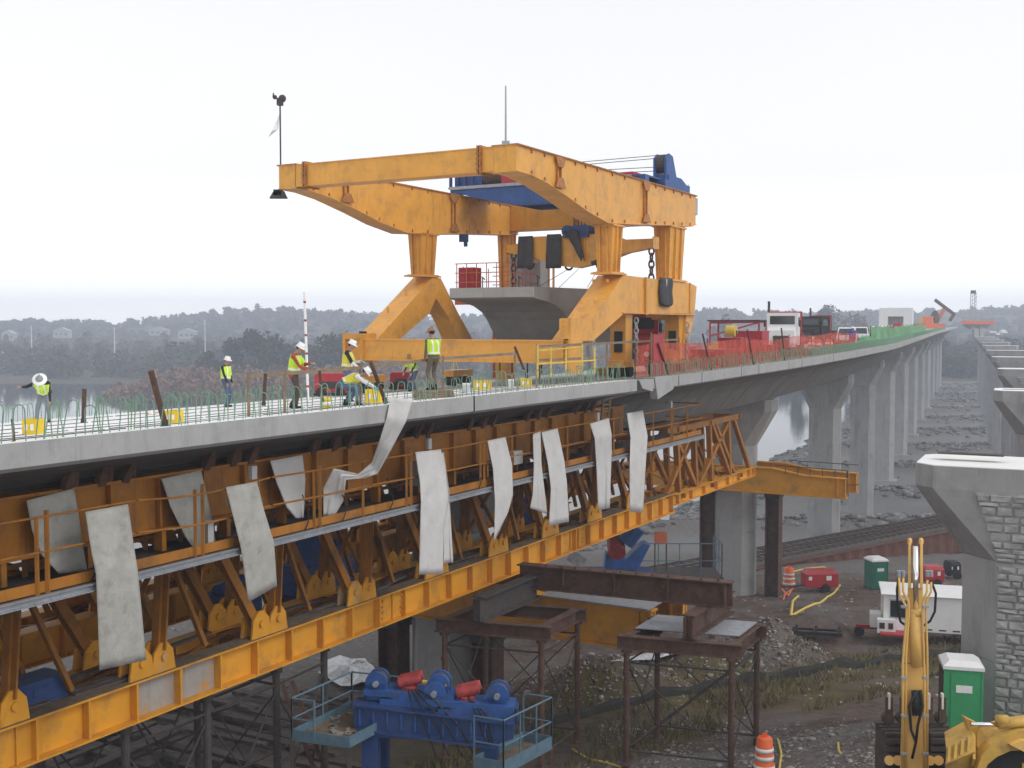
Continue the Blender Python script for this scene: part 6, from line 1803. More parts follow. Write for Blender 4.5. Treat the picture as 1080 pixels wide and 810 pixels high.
for u, l, w_, h_, lab, m_ in ((744, 4.0, 1.8, .9, 'heap of pale sacks left of the flat red container', 'foam'), (838, 3.2, 3.2, .7, 'stack of brown timbers below the white cab', 'old_wood'), (884, 3.0, 2.6, .8, 'red and white barrier boards by the white pickup', 'red'), (760, 6.5, 2.2, 1.5, 'tan covered pallet between the gantry leg and red containers', 'hose_yellow')):
    s = find_s(u, l); p = A(s, l, fall(l)); L_, R = local(p, HDG(s)); t = thing('deck_load', lab, 'load', p); rr_ = random.Random(int(u))
    b = MB()
    for k in range(5): b.box(L_(rr_.uniform(-.3, .3) * w_ * .4, rr_.uniform(-.2, .2), h_ * (.12 + .19 * k)), (w_ * (1 - .1 * k), .9, h_ * .18), R @ Matrix.Rotation(rr_.uniform(-.08, .08), 3, 'Z'))
    b.build('stack', M[m_], t)
    b = MB(); b.box(L_(0, 0, .02), (w_ * .9, .8, .06), R); b.build('pallet', M['wood'], t)
s = find_s(872, 7); truck(A(s, 7, fall(7)), HDG(s) + rad(20), M['black'], 'dark truck parked behind the orange barrels on the deck', True, 'dark_truck')
s = find_s(697, 3.0); p = A(s, 1.4, fall(1.4)); t = thing('red_screen_board', 'upright faded red board beside the tall yellow box', 'board', A(35.3, .8, fall(.8)))
b = MB(); b.prism([A(35.0, .75, 0), A(36.2, .75, 0), A(36.2, .75, 1.9), A(35.0, .75, 1.95)], T1 * .06); b.build('panel', M['red'], t)
b = MB(); b.beam(A(35.0, .85, 0), A(35.0, .85, 2.0), .08, .08); b.beam(A(36.2, .85, 0), A(36.2, .85, 2.0), .08, .08); b.build('batten', M['wood'], t)
# vans
def van(u, l, lab, seed):
    s = find_s(u, l); p = A(s, l, fall(l)); L_, R = local(p, HDG(s) - rad(6)); t = thing('white_van', lab, 'van', p, 'white vehicles on the finished deck')
    b = MB()
    b.hexa([L_(-.95, -2.4, .35), L_(.95, -2.4, .35), L_(.95, 2.4, .35), L_(-.95, 2.4, .35), L_(-.95, -2.35, 1.15), L_(.95, -2.35, 1.15), L_(.95, 2.4, 1.2), L_(-.95, 2.4, 1.2)])
    b.hexa([L_(-.92, -1.4, 1.15), L_(.92, -1.4, 1.15), L_(.92, 2.38, 1.2), L_(-.92, 2.38, 1.2), L_(-.78, -.7, 2.0), L_(.78, -.7, 2.0), L_(.82, 2.3, 2.0), L_(-.82, 2.3, 2.0)]); bd_ = b.build('body', M['white'], t)
    b = MB(); b.hexa([L_(-.8, -1.36, 1.22), L_(.8, -1.36, 1.22), L_(.8, -1.3, 1.22), L_(-.8, -1.3, 1.22), L_(-.7, -.82, 1.88), L_(.7, -.82, 1.88), L_(.7, -.76, 1.88), L_(-.7, -.76, 1.88)]); b.build('windscreen', M['glass'], bd_)
    for k in (-1, 1):
        b = MB(); b.box(L_(k * .9, .6, 1.6), (.04, 2.4, .5), R); b.build('side_window', M['glass'], bd_)
        b = MB(); b.box(L_(k * .72, -2.4, .85), (.3, .06, .2), R); b.build('headlight', M['chrome'], bd_)
        for y in (-1.5, 1.5):
            b = MB(); wheel(b, L_, R, k * .85, y, .36, .22); b.build('wheel', M['black'], t)
    b = MB(); b.box(L_(0, -2.42, .6), (1.5, .08, .3), R); b.build('bumper', M['dark_steel'], t)
van(893, 4.2, 'white pickup parked left of the other white vehicles on the far deck', 1)
van(907, 5.0, 'white van parked right of the pickup on the far deck', 2)
def small_person(u, l, lab, fac, top, vest, sc=1.0):
    s = find_s(u, l); p = A(s, l, fall(l)); person(lab, p, fac(p), top=top, pants='dark', vest=vest, voxel=.016, scale=sc, group='workers far along the deck')
small_person(899, 2.0, 'distant worker in a bright blue jacket before the white vans', camd, 'blue', None)
small_person(921, 2.6, 'distant worker in a lime vest left of the green mesh', lambda p: -camd(p), 'dark', 'lime')
small_person(930, 2.8, 'distant worker in a yellow vest right of his lime vested mate', rt, 'navy', 'yellow')
# pale portal block, red machine and boom lift far along the deck
s = find_s(945, 6.5); p = A(s, 6.5, fall(6.5)); L_, R = local(p, HDG(s)); t = thing('site_cabin', 'pale grey portal shaped block with a dark opening far along the deck', 'site cabin', p)
b = MB(); b.box(L_(-2.2, 0, 2.6), (1.6, 4, 5.2), R); b.box(L_(2.2, 0, 2.6), (1.6, 4, 5.2), R); b.box(L_(0, 0, 4.4), (2.8, 3.9, 1.6), R); b.box(L_(0, .8, 1.0), (2.8, 2.3, 2.0), R); b.build('wall', M['white'], t)
b = MB(); b.box(L_(0, 1.0, 2.8), (2.8, 1.8, 1.6), R); b.build('opening', M['grey'], t)
s = find_s(947, 4.2); p = A(s, 4.2, fall(4.2)); L_, R = local(p, HDG(s)); t = thing('red_pickup', 'red pickup in front of the pale portal block', 'pickup', p)
b = MB(); b.box(L_(0, 0, 1.1), (3.9, 2.2, 1.1), R); b.hexa([L_(-.8, -1.0, 1.65), L_(.8, -1.0, 1.65), L_(.8, 1.0, 1.65), L_(-.8, 1.0, 1.65), L_(-.6, -.9, 2.3), L_(.6, -.9, 2.3), L_(.6, .9, 2.3), L_(-.6, .9, 2.3)]); b.build('body', M['red'], t)
b = MB()
for x in (-1.3, 1.3): b.cyl(L_(x, -1.12, .45), L_(x, 1.12, .45), .45, 14)
b.build('wheel', M['black'], t)
b = MB(); b.box(L_(0, -1.13, 1.3), (.5, .06, .6), R); b.build('door_mark', M['white'], t)
s = find_s(985, 5.0); p = A(s, 5, fall(5)); t = thing('boom_lift', 'orange boom lift with a raised hammer shaped arm far along the deck', 'boom lift', p)
yy = p.y
q = lambda u, v: Py(u, v, yy)
b = MB(); b.box(p + Vector((-1.5, 0, 1.2)), (9, 3, 1.6)); b.box(p + Vector((-2.5, 0, 3.0)), (3, 2.5, 2.6)); b.build('base', M['orange'], t)
b = MB(); b.beam(q(987, 341), q(996, 326), .9, .9); b.build('boom', M['sign_orange'], t)
b = MB(); b.beam(q(986.5, 315.5), q(1006.5, 330.5), .5, .45); b.beam(q(985.5, 317), q(1005.5, 332), .5, .45)
for k in range(9): b.beam(q(986.5 + 2.2 * k, 315.5 + 1.66 * k), q(985.7 + 2.2 * k + .8, 317.2 + 1.66 * k), .4, .3)
b.beam(q(1006.5, 330.5), q(1001.5, 338.5), .7, .9); b.build('jib', M['rust'], t)
b = MB(); b.box(q(980, 338.5), (5.5, 2, 3)); b.build('cab', M['hose_yellow'], t)
b = MB(); b.lathe(q(986, 341), [(1.3, 0), (1.5, 1.5), (1.2, 3), (.5, 4.2)], 10); b.build('drum', M['rust'], t)

# far right: tower mast, orange topped gantry on the right row, queue of cars
yy = 470
t = thing('tower_mast', 'thin grey lattice crane mast rising at the far end of the right row', 'crane mast', q(1026.5, 346))
b = MB(); a0, a1 = q(1026.5, 348), q(1026.5, 309)
for dx in (-.8, .8):
    for dy in (-.8, .8): b.beam(a0 + Vector((dx, dy, 0)), a1 + Vector((dx, dy, 0)), .2, .2)
for k in range(10):
    z0 = a0.z + (a1.z - a0.z) * k / 10; z1 = a0.z + (a1.z - a0.z) * (k + 1) / 10
    b.beam(Vector((a0.x - .8, yy - .8, z0)), Vector((a0.x + .8, yy - .8, z1)), .2, .2)
b.build('lattice', M['grey'], t); b = MB(); b.box(a1 + Z * .4, (1.6, 1.6, 1.4)); b.build('cab', M['dark_steel'], t)
t = thing('launching_gantry', 'grey gantry with an orange top beam at the far end of the right row', 'gantry', q(1031, 347))
b = MB(); b.beam(q(1016, 340), q(1047, 340.5), 4, 1.4); b.build('top_beam', M['orange'], t)
b = MB(); b.prism([q(1019, 341.5), q(1046, 342), q(1040, 347), q(1033, 347), q(1033, 345), q(1029, 345), q(1029, 347), q(1026, 346.5)], (0, 6, 0)); b.build('segment', M['concrete'], t)
b = MB()
for u in (1029, 1035): b.beam(q(u, 346.5), q(u, 356), 2, 2)
b.build('leg', M['grey'], t)
# bank with a road at the far right
M['road'] = mat('asphalt', (.05, .05, .05), .9, .2, .5)
CARS = [(1049, 351), (1052.5, 353), (1056, 354.5), (1059.5, 357), (1062, 357.5), (1065.5, 358.5), (1068.5, 359), (1072, 358.5), (1058, 350), (1045.5, 351)]
CL_ = ['first white car at the left end of the far queue', 'second white car of the far queue', 'third white car of the far queue', 'grey white car in the middle of the far queue', 'white car right of the middle of the far queue', 'white car near the right end of the far queue', 'last but one white car of the far queue', 'rightmost white car of the far queue', 'white lorry standing above the far queue of cars', 'white car left of the far queue by the pier caps']
yy = 640
lo_ = Py(1060, 358, yy)
b = MB(); b.add([Py(1040, 354, 610), Py(1200, 366, 610), Py(1200, 358, 760), Py(1035, 349, 760)], [(0, 1, 2, 3)]); o = b.build('far_road', M['road']); o['kind'] = 'structure'
for (u, v), lab in zip(CARS, CL_):
    p = Py(u, v, 660 if v > 352 else 720); t = thing('parked_car', lab, 'car', p - Z * .9, 'cars queueing on the far road'); k = 1.5 if 'lorry' in lab else 1
    b = MB(); b.box(p - Z * .3, (1.9 * k, 4.4 * k, .9 * k)); b.hexa([p + Vector((-.9 * k, -1.2, .15)), p + Vector((.9 * k, -1.2, .15)), p + Vector((.9 * k, 1.6, .15)), p + Vector((-.9 * k, 1.6, .15)), p + Vector((-.7 * k, -.6, .85 * k)), p + Vector((.7 * k, -.6, .85 * k)), p + Vector((.7 * k, 1.2, .85 * k)), p + Vector((-.7 * k, 1.2, .85 * k))]); b.build('body', M['white'], t)
    b = MB(); b.box(p - Z * .78 , (1.8, 3.2, .3)); b.build('wheel', M['black'], t)

# ------------------------------------------------------------------ falsework, towers, blue machine
def ladder_brace(b, a0, a1, c0, c1, r=.028):
    b.tube([a0, c1], r, 5); b.tube([a1, c0], r, 5)
def tower(corners, ztop, zbot, lab, hframe=.5):
    """corners: four plan points, front-left, front-right, back-right, back-left"""
    c = sum(corners, Vector()) / 4
    t = thing('shoring_tower', lab, 'shoring tower', (c.x, c.y, zbot), 'rusty shoring towers')
    P = [Vector((p.x, p.y, 0)) for p in corners]
    for p in P:
        b = MB(); b.cyl(p + Z * zbot, p + Z * (ztop - hframe), .11, 12); b.cyl(p + Z * (ztop - hframe - .12), p + Z * (ztop - hframe), .2, 12); b.cyl(p + Z * zbot, p + Z * (zbot + .05), .25, 12)
        for z_ in (.35, .7): b.cyl(p + Z * (zbot + (ztop - zbot) * z_), p + Z * (zbot + (ztop - zbot) * z_ + .12), .14, 12)
        b.build('post', M['rust'], t)
    b = MB()
    ext = .35
    for i in range(4):
        a, d = P[i], P[(i + 1) % 4]; v = (d - a).normalized()
        off = .0 if i % 2 == 0 else -.004
        b.ibeam(a - v * ext * (1 if i % 2 == 0 else -.5) + Z * (ztop - hframe / 2 + off), d + v * ext * (1 if i % 2 == 0 else -.5) + Z * (ztop - hframe / 2 + off), .34, hframe - abs(off) * 2, .04, .03)
    b.build('cap_frame', M['rust'], t)
    b = MB()
    za, zb_ = zbot + .5, ztop - hframe - .5
    for i in range(4):
        a, d = P[i], P[(i + 1) % 4]
        ladder_brace(b, a + Z * za, a + Z * zb_, d + Z * za, d + Z * zb_)
        b.tube([a + Z * zb_, d + Z * zb_], .04, 5); b.tube([a + Z * za, d + Z * za], .04, 5)
    b.build('bracing', M['dark_steel'], t)
    return t, P
tpA = [Pz(661, 670, -11.3), Pz(772, 679, -11.3)]
v_ = D1 * 3.0
tA, PA_ = tower([tpA[0], tpA[1], tpA[1] + v_, tpA[0] + v_], -11.3, -16.1, 'rusty four legged shoring tower standing free on the rubble')
tpB = [Pz(469, 652, -10.9), Pz(571, 660, -10.9)]
tB, PB_ = tower([tpB[0], tpB[1], tpB[1] + v_, tpB[0] + v_], -10.9, -16.2, 'dark shoring tower in front of the shaded pier')
def pl_slab(b, P, m=None): pass
t = thing('grating_sheet', 'grey sheet lying across the free standing shoring tower frame', 'sheet', PA_[1] + Z * -11.6)
b = MB(); b.hexa([PA_[0] + D1 * .8 + Z * -11.24, PA_[1] + D1 * .8 + Z * -11.24, PA_[2] + Z * -11.24, PA_[3] + Z * -11.24, PA_[0] + D1 * .8 + Z * -11.2, PA_[1] + D1 * .8 + Z * -11.2, PA_[2] + Z * -11.2, PA_[3] + Z * -11.2]); b.build('sheet', M['galv'], t)
t = thing('needle_beam', 'short rusty stub beam on the free standing tower under the cross girder', 'steel beam', (PA_[0] + PA_[1]) / 2 + Z * -11.2)
m0 = PA_[0] * .38 + PA_[1] * .62 - D1 * .3; b = MB(); b.ibeam(m0 + Z * -10.75, m0 + D1 * 4.5 + Z * -10.75, .5, .86, .05, .06); b.build('web', M['rust'], t)
b = MB(); b.beam(m0 + D1 * .05 + T1 * .12 + Z * -11.1, m0 + D1 * .05 + T1 * .12 + Z * -10.4, .12, .2, D1); b.beam(m0 + D1 * .05 - T1 * .12 + Z * -11.1, m0 + D1 * .05 - T1 * .12 + Z * -10.4, .12, .2, D1); b.build('stiffener', M['rust'], t)
t = thing('needle_beam', 'short dark stub beam on the tower in front of the shaded pier', 'steel beam', (PB_[0] + PB_[1]) / 2 + Z * -10.9)
m1 = PB_[0] * .6 + PB_[1] * .4 - D1 * .3; b = MB(); b.ibeam(m1 + Z * -10.4, m1 + D1 * 4.5 + Z * -10.4, .5, .95, .05, .06); b.build('web', M['dark_steel'], t)
b = MB(); b.beam(m1 + Z * -10.8, m1 + Z * -10.0, .3, .3, D1); b.build('stiffener', M['dark_steel'], t)
t = thing('cross_girder', 'long rust brown girder lying across the shoring towers below the truss', 'steel girder', B(26, -2, -10.3))
g0, g1 = Ps(560, 616, 25.5), Ps(775, 623, 25.5)
b = MB(); b.ibeam(B(25.5, 2.6, -10.28 + .25), B(25.5, -6.3, -9.8), .55, .95, .05, .05); b.build('web', M['rust'], t)
b = MB()
for l in (-6.1, -3.9, -1.7, .5): b.bbox(25.2, 25.45, l, l + .05, -10.2, -9.4)
for l in np.arange(-5.8, 2, .65): b.cyl(B(25.35, l, -9.33 - .045 * (l + 6.3) * .6), B(25.35, l, -9.25 - .045 * (l + 6.3) * .6), .05, 6)
b.build('stud', M['rust'], t)
# loose lattice tower and props at the left below the truss
t = thing('trestle_tower', 'brown braced trestle below the left half of the truss', 'shoring tower', B(9, 4.5, -15.8))
pts_ = [(0, B(6.6, 4.2, 0)), (1, B(9.6, 4.2, 0)), (2, B(9.6, 7.6, 0)), (3, B(6.6, 7.6, 0)), (4, B(12.6, 4.2, 0)), (5, B(12.6, 7.6, 0)), (6, B(15.2, 4.4, 0))]
for k, p in pts_:
    b = MB(); b.cyl(p + Z * -16.2, p + Z * -10.75, .12, 10); b.cyl(p + Z * -10.8, p + Z * -10.6, .2, 10); b.cyl(p + Z * -16.2, p + Z * -16.1, .26, 10); b.build('post', M['dark_steel'], t)
b = MB(); Q = [p for _, p in pts_]
for i, j in ((0, 1), (1, 2), (2, 3), (3, 0), (1, 4), (4, 5), (5, 2), (4, 6)):
    ladder_brace(b, Q[i] + Z * -15.4, Q[i] + Z * -11.4, Q[j] + Z * -15.4, Q[j] + Z * -11.4, .035); b.tube([Q[i] + Z * -13.3, Q[j] + Z * -13.3], .04, 5); b.tube([Q[i] + Z * -11.2, Q[j] + Z * -11.2], .04, 5)
b.build('bracing', M['dark_steel'], t)
t = thing('raking_prop', 'reddish raking lattice prop beside the blue railing', 'prop', B(13, 2.6, -15.8))
b = MB()
for k in (0, .45): b.beam(B(13.2 + k, 2.2, -15.9), B(12.2 + k, 3.6, -11.0), .12, .12)
for i in range(8): b.beam(B(13.2 - .12 * i, 2.2 + .17 * i, -15.8 + .6 * i), B(13.65 - .12 * i - .1, 2.2 + .17 * i + .15, -15.3 + .6 * i), .06, .06)
b.build('lattice', M['rust'], t)
# timber mats under it
r3 = random.Random(6)
for i in range(46):
    q0 = on_ground(r3.uniform(20, 345), r3.uniform(735, 830)); ln = r3.uniform(2.2, 5.5)
    a = BA + math.pi / 2 + r3.uniform(-.07, .07) if i % 4 else BA + r3.uniform(-.1, .1)
    d = Vector((math.sin(a), math.cos(a), 0)); gz = max(ground(q0.x, q0.y), ground((q0 + d * ln).x, (q0 + d * ln).y)) + .08 + .11 * (i % 4)
    b = MB(); b.beam(q0.to_2d().to_3d() + Z * gz, q0.to_2d().to_3d() + d * ln + Z * (gz + .02), r3.uniform(.25, .5), r3.uniform(.08, .18)); o = b.build('timber_baulk', M['old_wood'])
    tag(o, 'dark timber baulk in the litter of timbers on the ground below the left truss', 'timber', 'dark timber baulks below the left truss'); settle(o)
for (s0, l0, s1, l1, lab) in [(2, 4.2, 13, 4.2, 'long dark steel beam under the front trestle posts'), (3, 7.6, 14, 7.6, 'long dark steel beam under the rear trestle posts')]:
    b = MB(); b.ibeam(B(s0, l0, -16.02), B(s1, l1, -16.02), .4, .4); o = b.build('ground_beam', M['dark_steel']); tag(o, lab, 'steel beam'); settle(o)

# blue jacking machine on its stand
c0 = Py(470, 752, 33.5)
ax = Vector((.955, .10, -.0)).normalized(); ay = Vector((-.10, .955, 0)).normalized()
ax = Vector((math.cos(rad(-6)), math.sin(rad(-6)), 0)); ay = Vector((-ax.y, ax.x, 0))
def J(x, y, z): return c0 + ax * x + ay * y + Z * z
RJ = Matrix((ax, ay, Z)).transposed()
t = thing('jacking_carriage', 'blue jacking carriage with two red jacks and round cheek plates on a stand', 'jacking machine', J(0, 0, -3))
b = MB()
for y in (-.55, .75):
    b.prism([J(-2.7, y, -.35), J(1.5, y, -.75), J(2.1, y, -.5), J(2.1, y, -.05), J(-2.7, y, .35)], ay * .45)
    b.beam(J(-2.7, y + .22, .36), J(2.1, y + .22, -.04), .7, .06); b.beam(J(-2.6, y + .22, -.38), J(1.6, y + .22, -.78), .7, .06)
b.build('main_beam', M['blue_dk'], t)
b = MB()
for x0, y0, z0 in ((-1.15, .15, .42), (.65, .0, .22)):
    b.prism([J(x0 - 1.3, y0 - .45, z0 + .3), J(x0 - 1.3, y0 - .45, z0 + .12), J(x0 - .5, y0 - .45, z0 + .1), J(x0 + .4, y0 - .45, z0 - .22), J(x0 + 1.1, y0 - .45, z0 - .2), J(x0 + 1.45, y0 - .45, z0 + .0), J(x0 + 1.45, y0 - .45, z0 + .18)], ay * .9)
    b.box(J(x0 - .1, y0, z0 - .1), (1.4, 1.0, .3), RJ)
b.build('cradle', M['blue'], t)
for x0, y0, z0 in ((-1.15, .15, .5), (.65, .0, .3)):
    for x in (-.95, .95):
        for y in (-.28, .12):
            b = MB(); c = J(x0 + x, y0 + y, z0 + .1); b.cyl(c + Z * .28, c + Z * .28 + ay * .1, .34, 18); b.box(c + ay * .05 + Z * .02, (.62, .1, .5), RJ); b.build('cheek_plate', M['blue'], t)
for x0, y0, z0 in ((-1.15, .15, .5), (.65, .0, .3)):
    for x in (-.95, .95): b = MB(); c = J(x0 + x, y0 - .14, z0 + .38); b.cyl(c, c + ay * .24, .30, 18); b.build('roller', M['dark_steel'], t)
for x0, y0, z0 in ((-1.15, .15, .5), (.65, .0, .3)):
    b = MB(); b.cyl(J(x0, y0, z0), J(x0, y0, z0 + .08), .4, 18); b.cyl(J(x0, y0, z0 + .08), J(x0, y0, z0 + .28), .26, 14)
    b.cyl(J(x0 - .3, y0 - .12, z0 + .36), J(x0 + .38, y0 - .05, z0 + .52), .16, 14); b.cyl(J(x0 - .3, y0 + .2, z0 + .36), J(x0 + .38, y0 + .25, z0 + .52), .16, 14); b.box(J(x0, y0 + .05, z0 + .42), (.4, .4, .28), RJ)
    b.build('jack', M['red_jack'], t, bevel=.02)
b = MB()
for y in (-.575,):
    for x in np.arange(-2.5, 1.6, .42): b.box(J(x, y, -.0 - .09 * (x + 2.7) * .9), (.05, .05, .5), RJ)
b.build('web_rib', M['blue'], t)
b = MB()
for k in range(4): b.tube([J(-1.1 + .1 * k, -.2, .75), J(-.9 + .2 * k, -.62, .35 + .1 * k), J(-.5 + .35 * k, -.66, -.2), J(-.2 + .4 * k, -.6, -1.1)], .028, 5)
for k in range(3): b.tube([J(.7, -.2, .6), J(1.0 + .15 * k, -.55, .2), J(1.3 + .1 * k, -.6, -.6), J(1.0, -.5, -1.4)], .028, 5)
b.build('hose', M['black'], t)
b = MB()
for x0, y0, z0 in ((-1.15, .15, .42), (.65, .0, .22)):
    for x in (-.95, .95): b.cyl(J(x0 + x, y0 - .42, z0 + .46), J(x0 + x, y0 - .30, z0 + .46), .09, 10)
b.build('axle_pin', M['galv'], t)
b = MB(); b.beam(J(-.7, .0, .95), J(.05, -.1, .88), .07, .07); b.build('yellow_bar', M['hose_yellow'], t)
b = MB()
for x in (-2.2, 1.4):
    for y in (-.4, .9): b.box(J(x, y, -1.6), (.5, .4, 2.0), RJ); b.box(J(x, y, -2.8), (.6, .5, .5), RJ)
b.box(J(-.4, .2, -.55), (3.6, 1.6, .14), RJ); b.build('stand', M['blue_dk'], t)
b = MB()
for i in range(9): b.box(J(r3.uniform(-1.6, 1.2), r3.uniform(-.3, .5), -.42 + .05 * i * .3), (r3.uniform(.3, 1.2), .16, .06), RJ)
b.build('timber_packing', M['old_wood'], t)
def railing(b, pts, h=1.1, mid=.55, post=1.2):
    for a, c in zip(pts[:-1], pts[1:]):
        n = max(1, round((c - a).length / post))
        for i in range(n + 1):
            p = a + (c - a) * i / n; b.tube([p, p + Z * h], .03, 6)
        b.tube([a + Z * h, c + Z * h], .03, 6); b.tube([a + Z * mid, c + Z * mid], .025, 6)
def platform(lab, P, toe=.22):
    t = thing('work_platform', lab, 'platform', P[0])
    b = MB(); b.hexa([p - Z * .12 for p in P] + [p for p in P]); b.build('floor', M['grime'], t)
    b = MB()
    for a, c in zip(P, P[1:] + P[:1]): b.beam(a + Z * (toe / 2 - .05), c + Z * (toe / 2 - .05), .04, toe + .1)
    b.build('toe_plate', M['teal_rail'], t)
    return t
zP = Py(310, 772, 33).z
a0, a1 = Py(308, 772, 32.6), Py(368, 772, 32.0); up_ = Vector((.55, 1, 0)).normalized() * 2.9
P = [Vector((q_.x, q_.y, zP)) for q_ in (a0, a1, a1 + up_, a0 + up_)]
t = platform('grey blue work platform left of the blue machine', P)
b = MB(); railing(b, [P[0], P[3], P[2]], 1.15); railing(b, [P[0], P[0] + (P[1] - P[0]) * .4], 1.15); b.build('guard_rail', M['teal_rail'], t)
b = MB()
for i in range(30): b.box(P[0] * .5 + P[2] * .5 + Vector((r3.uniform(-.7, .9), r3.uniform(-.9, .9), .03)), (r3.uniform(.05, .3), r3.uniform(.05, .2), .05), Matrix.Rotation(r3.uniform(0, 3), 3, 'Z'))
b.build('debris', M['pale_rock'], t)['kind'] = 'stuff'
b = MB()
for p in (P[0], P[1]): b.beam(p - Z * .1, Vector((p.x, p.y, -16)), .12, .12)
b.build('leg', M['dark_steel'], t)
zP = Py(520, 800, 33).z
a0, a1 = Py(500, 797, 32.4), Py(531, 801, 32.0)
up_ = Vector((.72, 1, 0)).normalized() * 2.5
P = [Vector((q_.x, q_.y, zP)) for q_ in (a0, a1, a1 + up_, a0 + up_)]
t = platform('railed work platform right of the blue machine', P, .3)
b = MB(); railing(b, [P[0], P[1], P[2], P[3]], 1.5, .75, .95); b.build('guard_rail', M['teal_rail'], t)
b = MB(); b.beam(P[1] - Z * .1, Vector((P[1].x, P[1].y, -16.2)), .12, .12); b.beam(P[2] - Z * .1, Vector((P[2].x, P[2].y, -16.2)), .12, .12); b.build('leg', M['rust'], t)
# second blue machine further back, its platform and the orange board
c2 = B(47, 6.0, -14.4); c2 = Py(655, 590, 64)
t = thing('jacking_carriage', 'far blue jacking carriage seen below the truss beside an orange board', 'jacking machine', c2 - Z * 1.5)
b = MB(); b.box(c2 + Vector((-2.2, 0, -1.0)), (8, 2.2, .7)); b.build('main_beam', M['blue_dk'], t)
b = MB(); b.prism([c2 + Vector((-1.0, -.5, -.5)), c2 + Vector((.9, -.5, -.5)), c2 + Vector((1.6, -.5, .9)), c2 + Vector((1.2, -.5, 1.0)), c2 + Vector((.2, -.5, .1)), c2 + Vector((-.9, -.5, .4))], (0, 1, 0)); b.cyl(c2 + Vector((.2, -.3, 1.0)), c2 + Vector((.9, -.3, 1.9)), .5, 14); b.build('cradle', M['blue'], t)
b = MB(); b.cyl(c2 + Vector((-.3, -.7, .5)), c2 + Vector((-.3, .3, 1.0)), .5, 14); b.build('jack', M['red_jack'], t)
b = MB(); b.box(c2 + Vector((-2.6, -.9, .2)), (1.0, .1, .7), Matrix.Rotation(.6, 3, 'Y')); b.build('plastic_sheet', M['foam'], t)
c3 = Py(712, 604, 66)
t = thing('railed_platform', 'grey railed platform between the far blue machine and the rusty column', 'platform', c3 - Z * .2)
b = MB(); b.box(c3 + Vector((0, 0, -.15)), (5.2, 3, .3)); b.build('floor', M['dark_steel'], t)
b = MB(); railing(b, [c3 + Vector((-2.4, 1.4, 0)), c3 + Vector((-2.4, -1.4, 0)), c3 + Vector((2.5, -1.4, 0)), c3 + Vector((2.5, 1.4, 0))], 2.0, 1.0, 1.1); b.build('guard_rail', M['teal_rail'], t)
b = MB()
for dx in (-2.2, 2.2): b.beam(c3 + Vector((dx, 0, -.3)), c3 + Vector((dx, 0, -4)), .3, .3)
b.build('leg', M['rust'], t)
c4 = Py(697, 567, 66.5)
t = thing('orange_board', 'square faded orange board on posts behind the railed platform', 'sign board', c4 - Z * 3)
b = MB(); b.box(c4, (.75, .06, .7)); b.build('board', M['sign_orange'], t)
b = MB()
for dx in (-.34, .34): b.beam(c4 + Vector((dx, .08, .3)), c4 + Vector((dx, .08, -5.5)), .07, .07)
b.build('post', M['dark_steel'], t)
# ------------------------------------------------------------------ ground plant and site furniture
# railway on a retained bed
r0, r1 = on_ground(700, 608), on_ground(1120, 572)
r0.z = r1.z = -22.0
dr = (r1 - r0); dr.z = 0; dr.normalize(); nr = Vector((-dr.y, dr.x, 0))
ra, rb = r0 - dr * 50, r1 + dr * 40
M['ballast'] = mat('ballast', (.10, .085, .08), .95, .45, 5, bump=.5, bscale=15)
b = MB(); b.loft([[p - nr * 1.9 + Z * -2.2, p + nr * 4.6 + Z * -2.4, p + nr * 3.3 + Z * .25, p - nr * 1.9 + Z * .25] for p in (ra, rb)]); o = b.build('rail_bed', M['ballast']); o['kind'] = 'structure'
for off, lab in ((-.4, 'nearer railway track below the free standing pier'), (2.0, 'farther railway track below the free standing pier')):
    t = thing('railway_track', lab, 'railway track', ra + nr * off + Z * .25, 'railway tracks')
    b = MB()
    L0 = (rb - ra).length
    for i in range(int(L0 / 1.1)):
        c = ra + dr * (i * 1.1) + nr * off + Z * .29; b.beam(c - nr * .85, c + nr * .85, .26, .12)
    b.build('sleeper', M['old_wood'], t)
    b = MB()
    for k in (-.72, .72): b.ibeam(ra + nr * (off + k) + Z * .43, rb + nr * (off + k) + Z * .43, .12, .17, .04, .03)
    b.build('rail', M['rail_steel'], t)
M['sheet_rust'] = mat('rusty_sheet_piles', (.13, .055, .038), .9, .3, 1.5, bump=.3, dirt=((.09, .06, .05), .5, .8, .8))
t = thing('retaining_wall', 'low rust red sheet pile wall holding up the railway bed', 'retaining wall', ra - nr * 2.1 - Z * 2)
b = MB(); n = int((rb - ra).length / .5)
vs = []; 
for i in range(n + 1):
    c = ra + dr * (i * .5) - nr * (2.1 + (.18 if (i // 2) % 2 else 0)); vs += [c + Z * -2.6, c + Z * -.1]
b.add(vs, [(2 * i, 2 * i + 2, 2 * i + 3, 2 * i + 1) for i in range(n)])
o = b.build('sheet_piles', M['sheet_rust'], t); md = o.modifiers.new('t', 'SOLIDIFY'); md.thickness = .06
b = MB(); b.beam(ra - nr * 2.2 + Z * -.05, rb - nr * 2.2 + Z * -.05, .4, .12); b.build('capping', M['sheet_rust'], t)

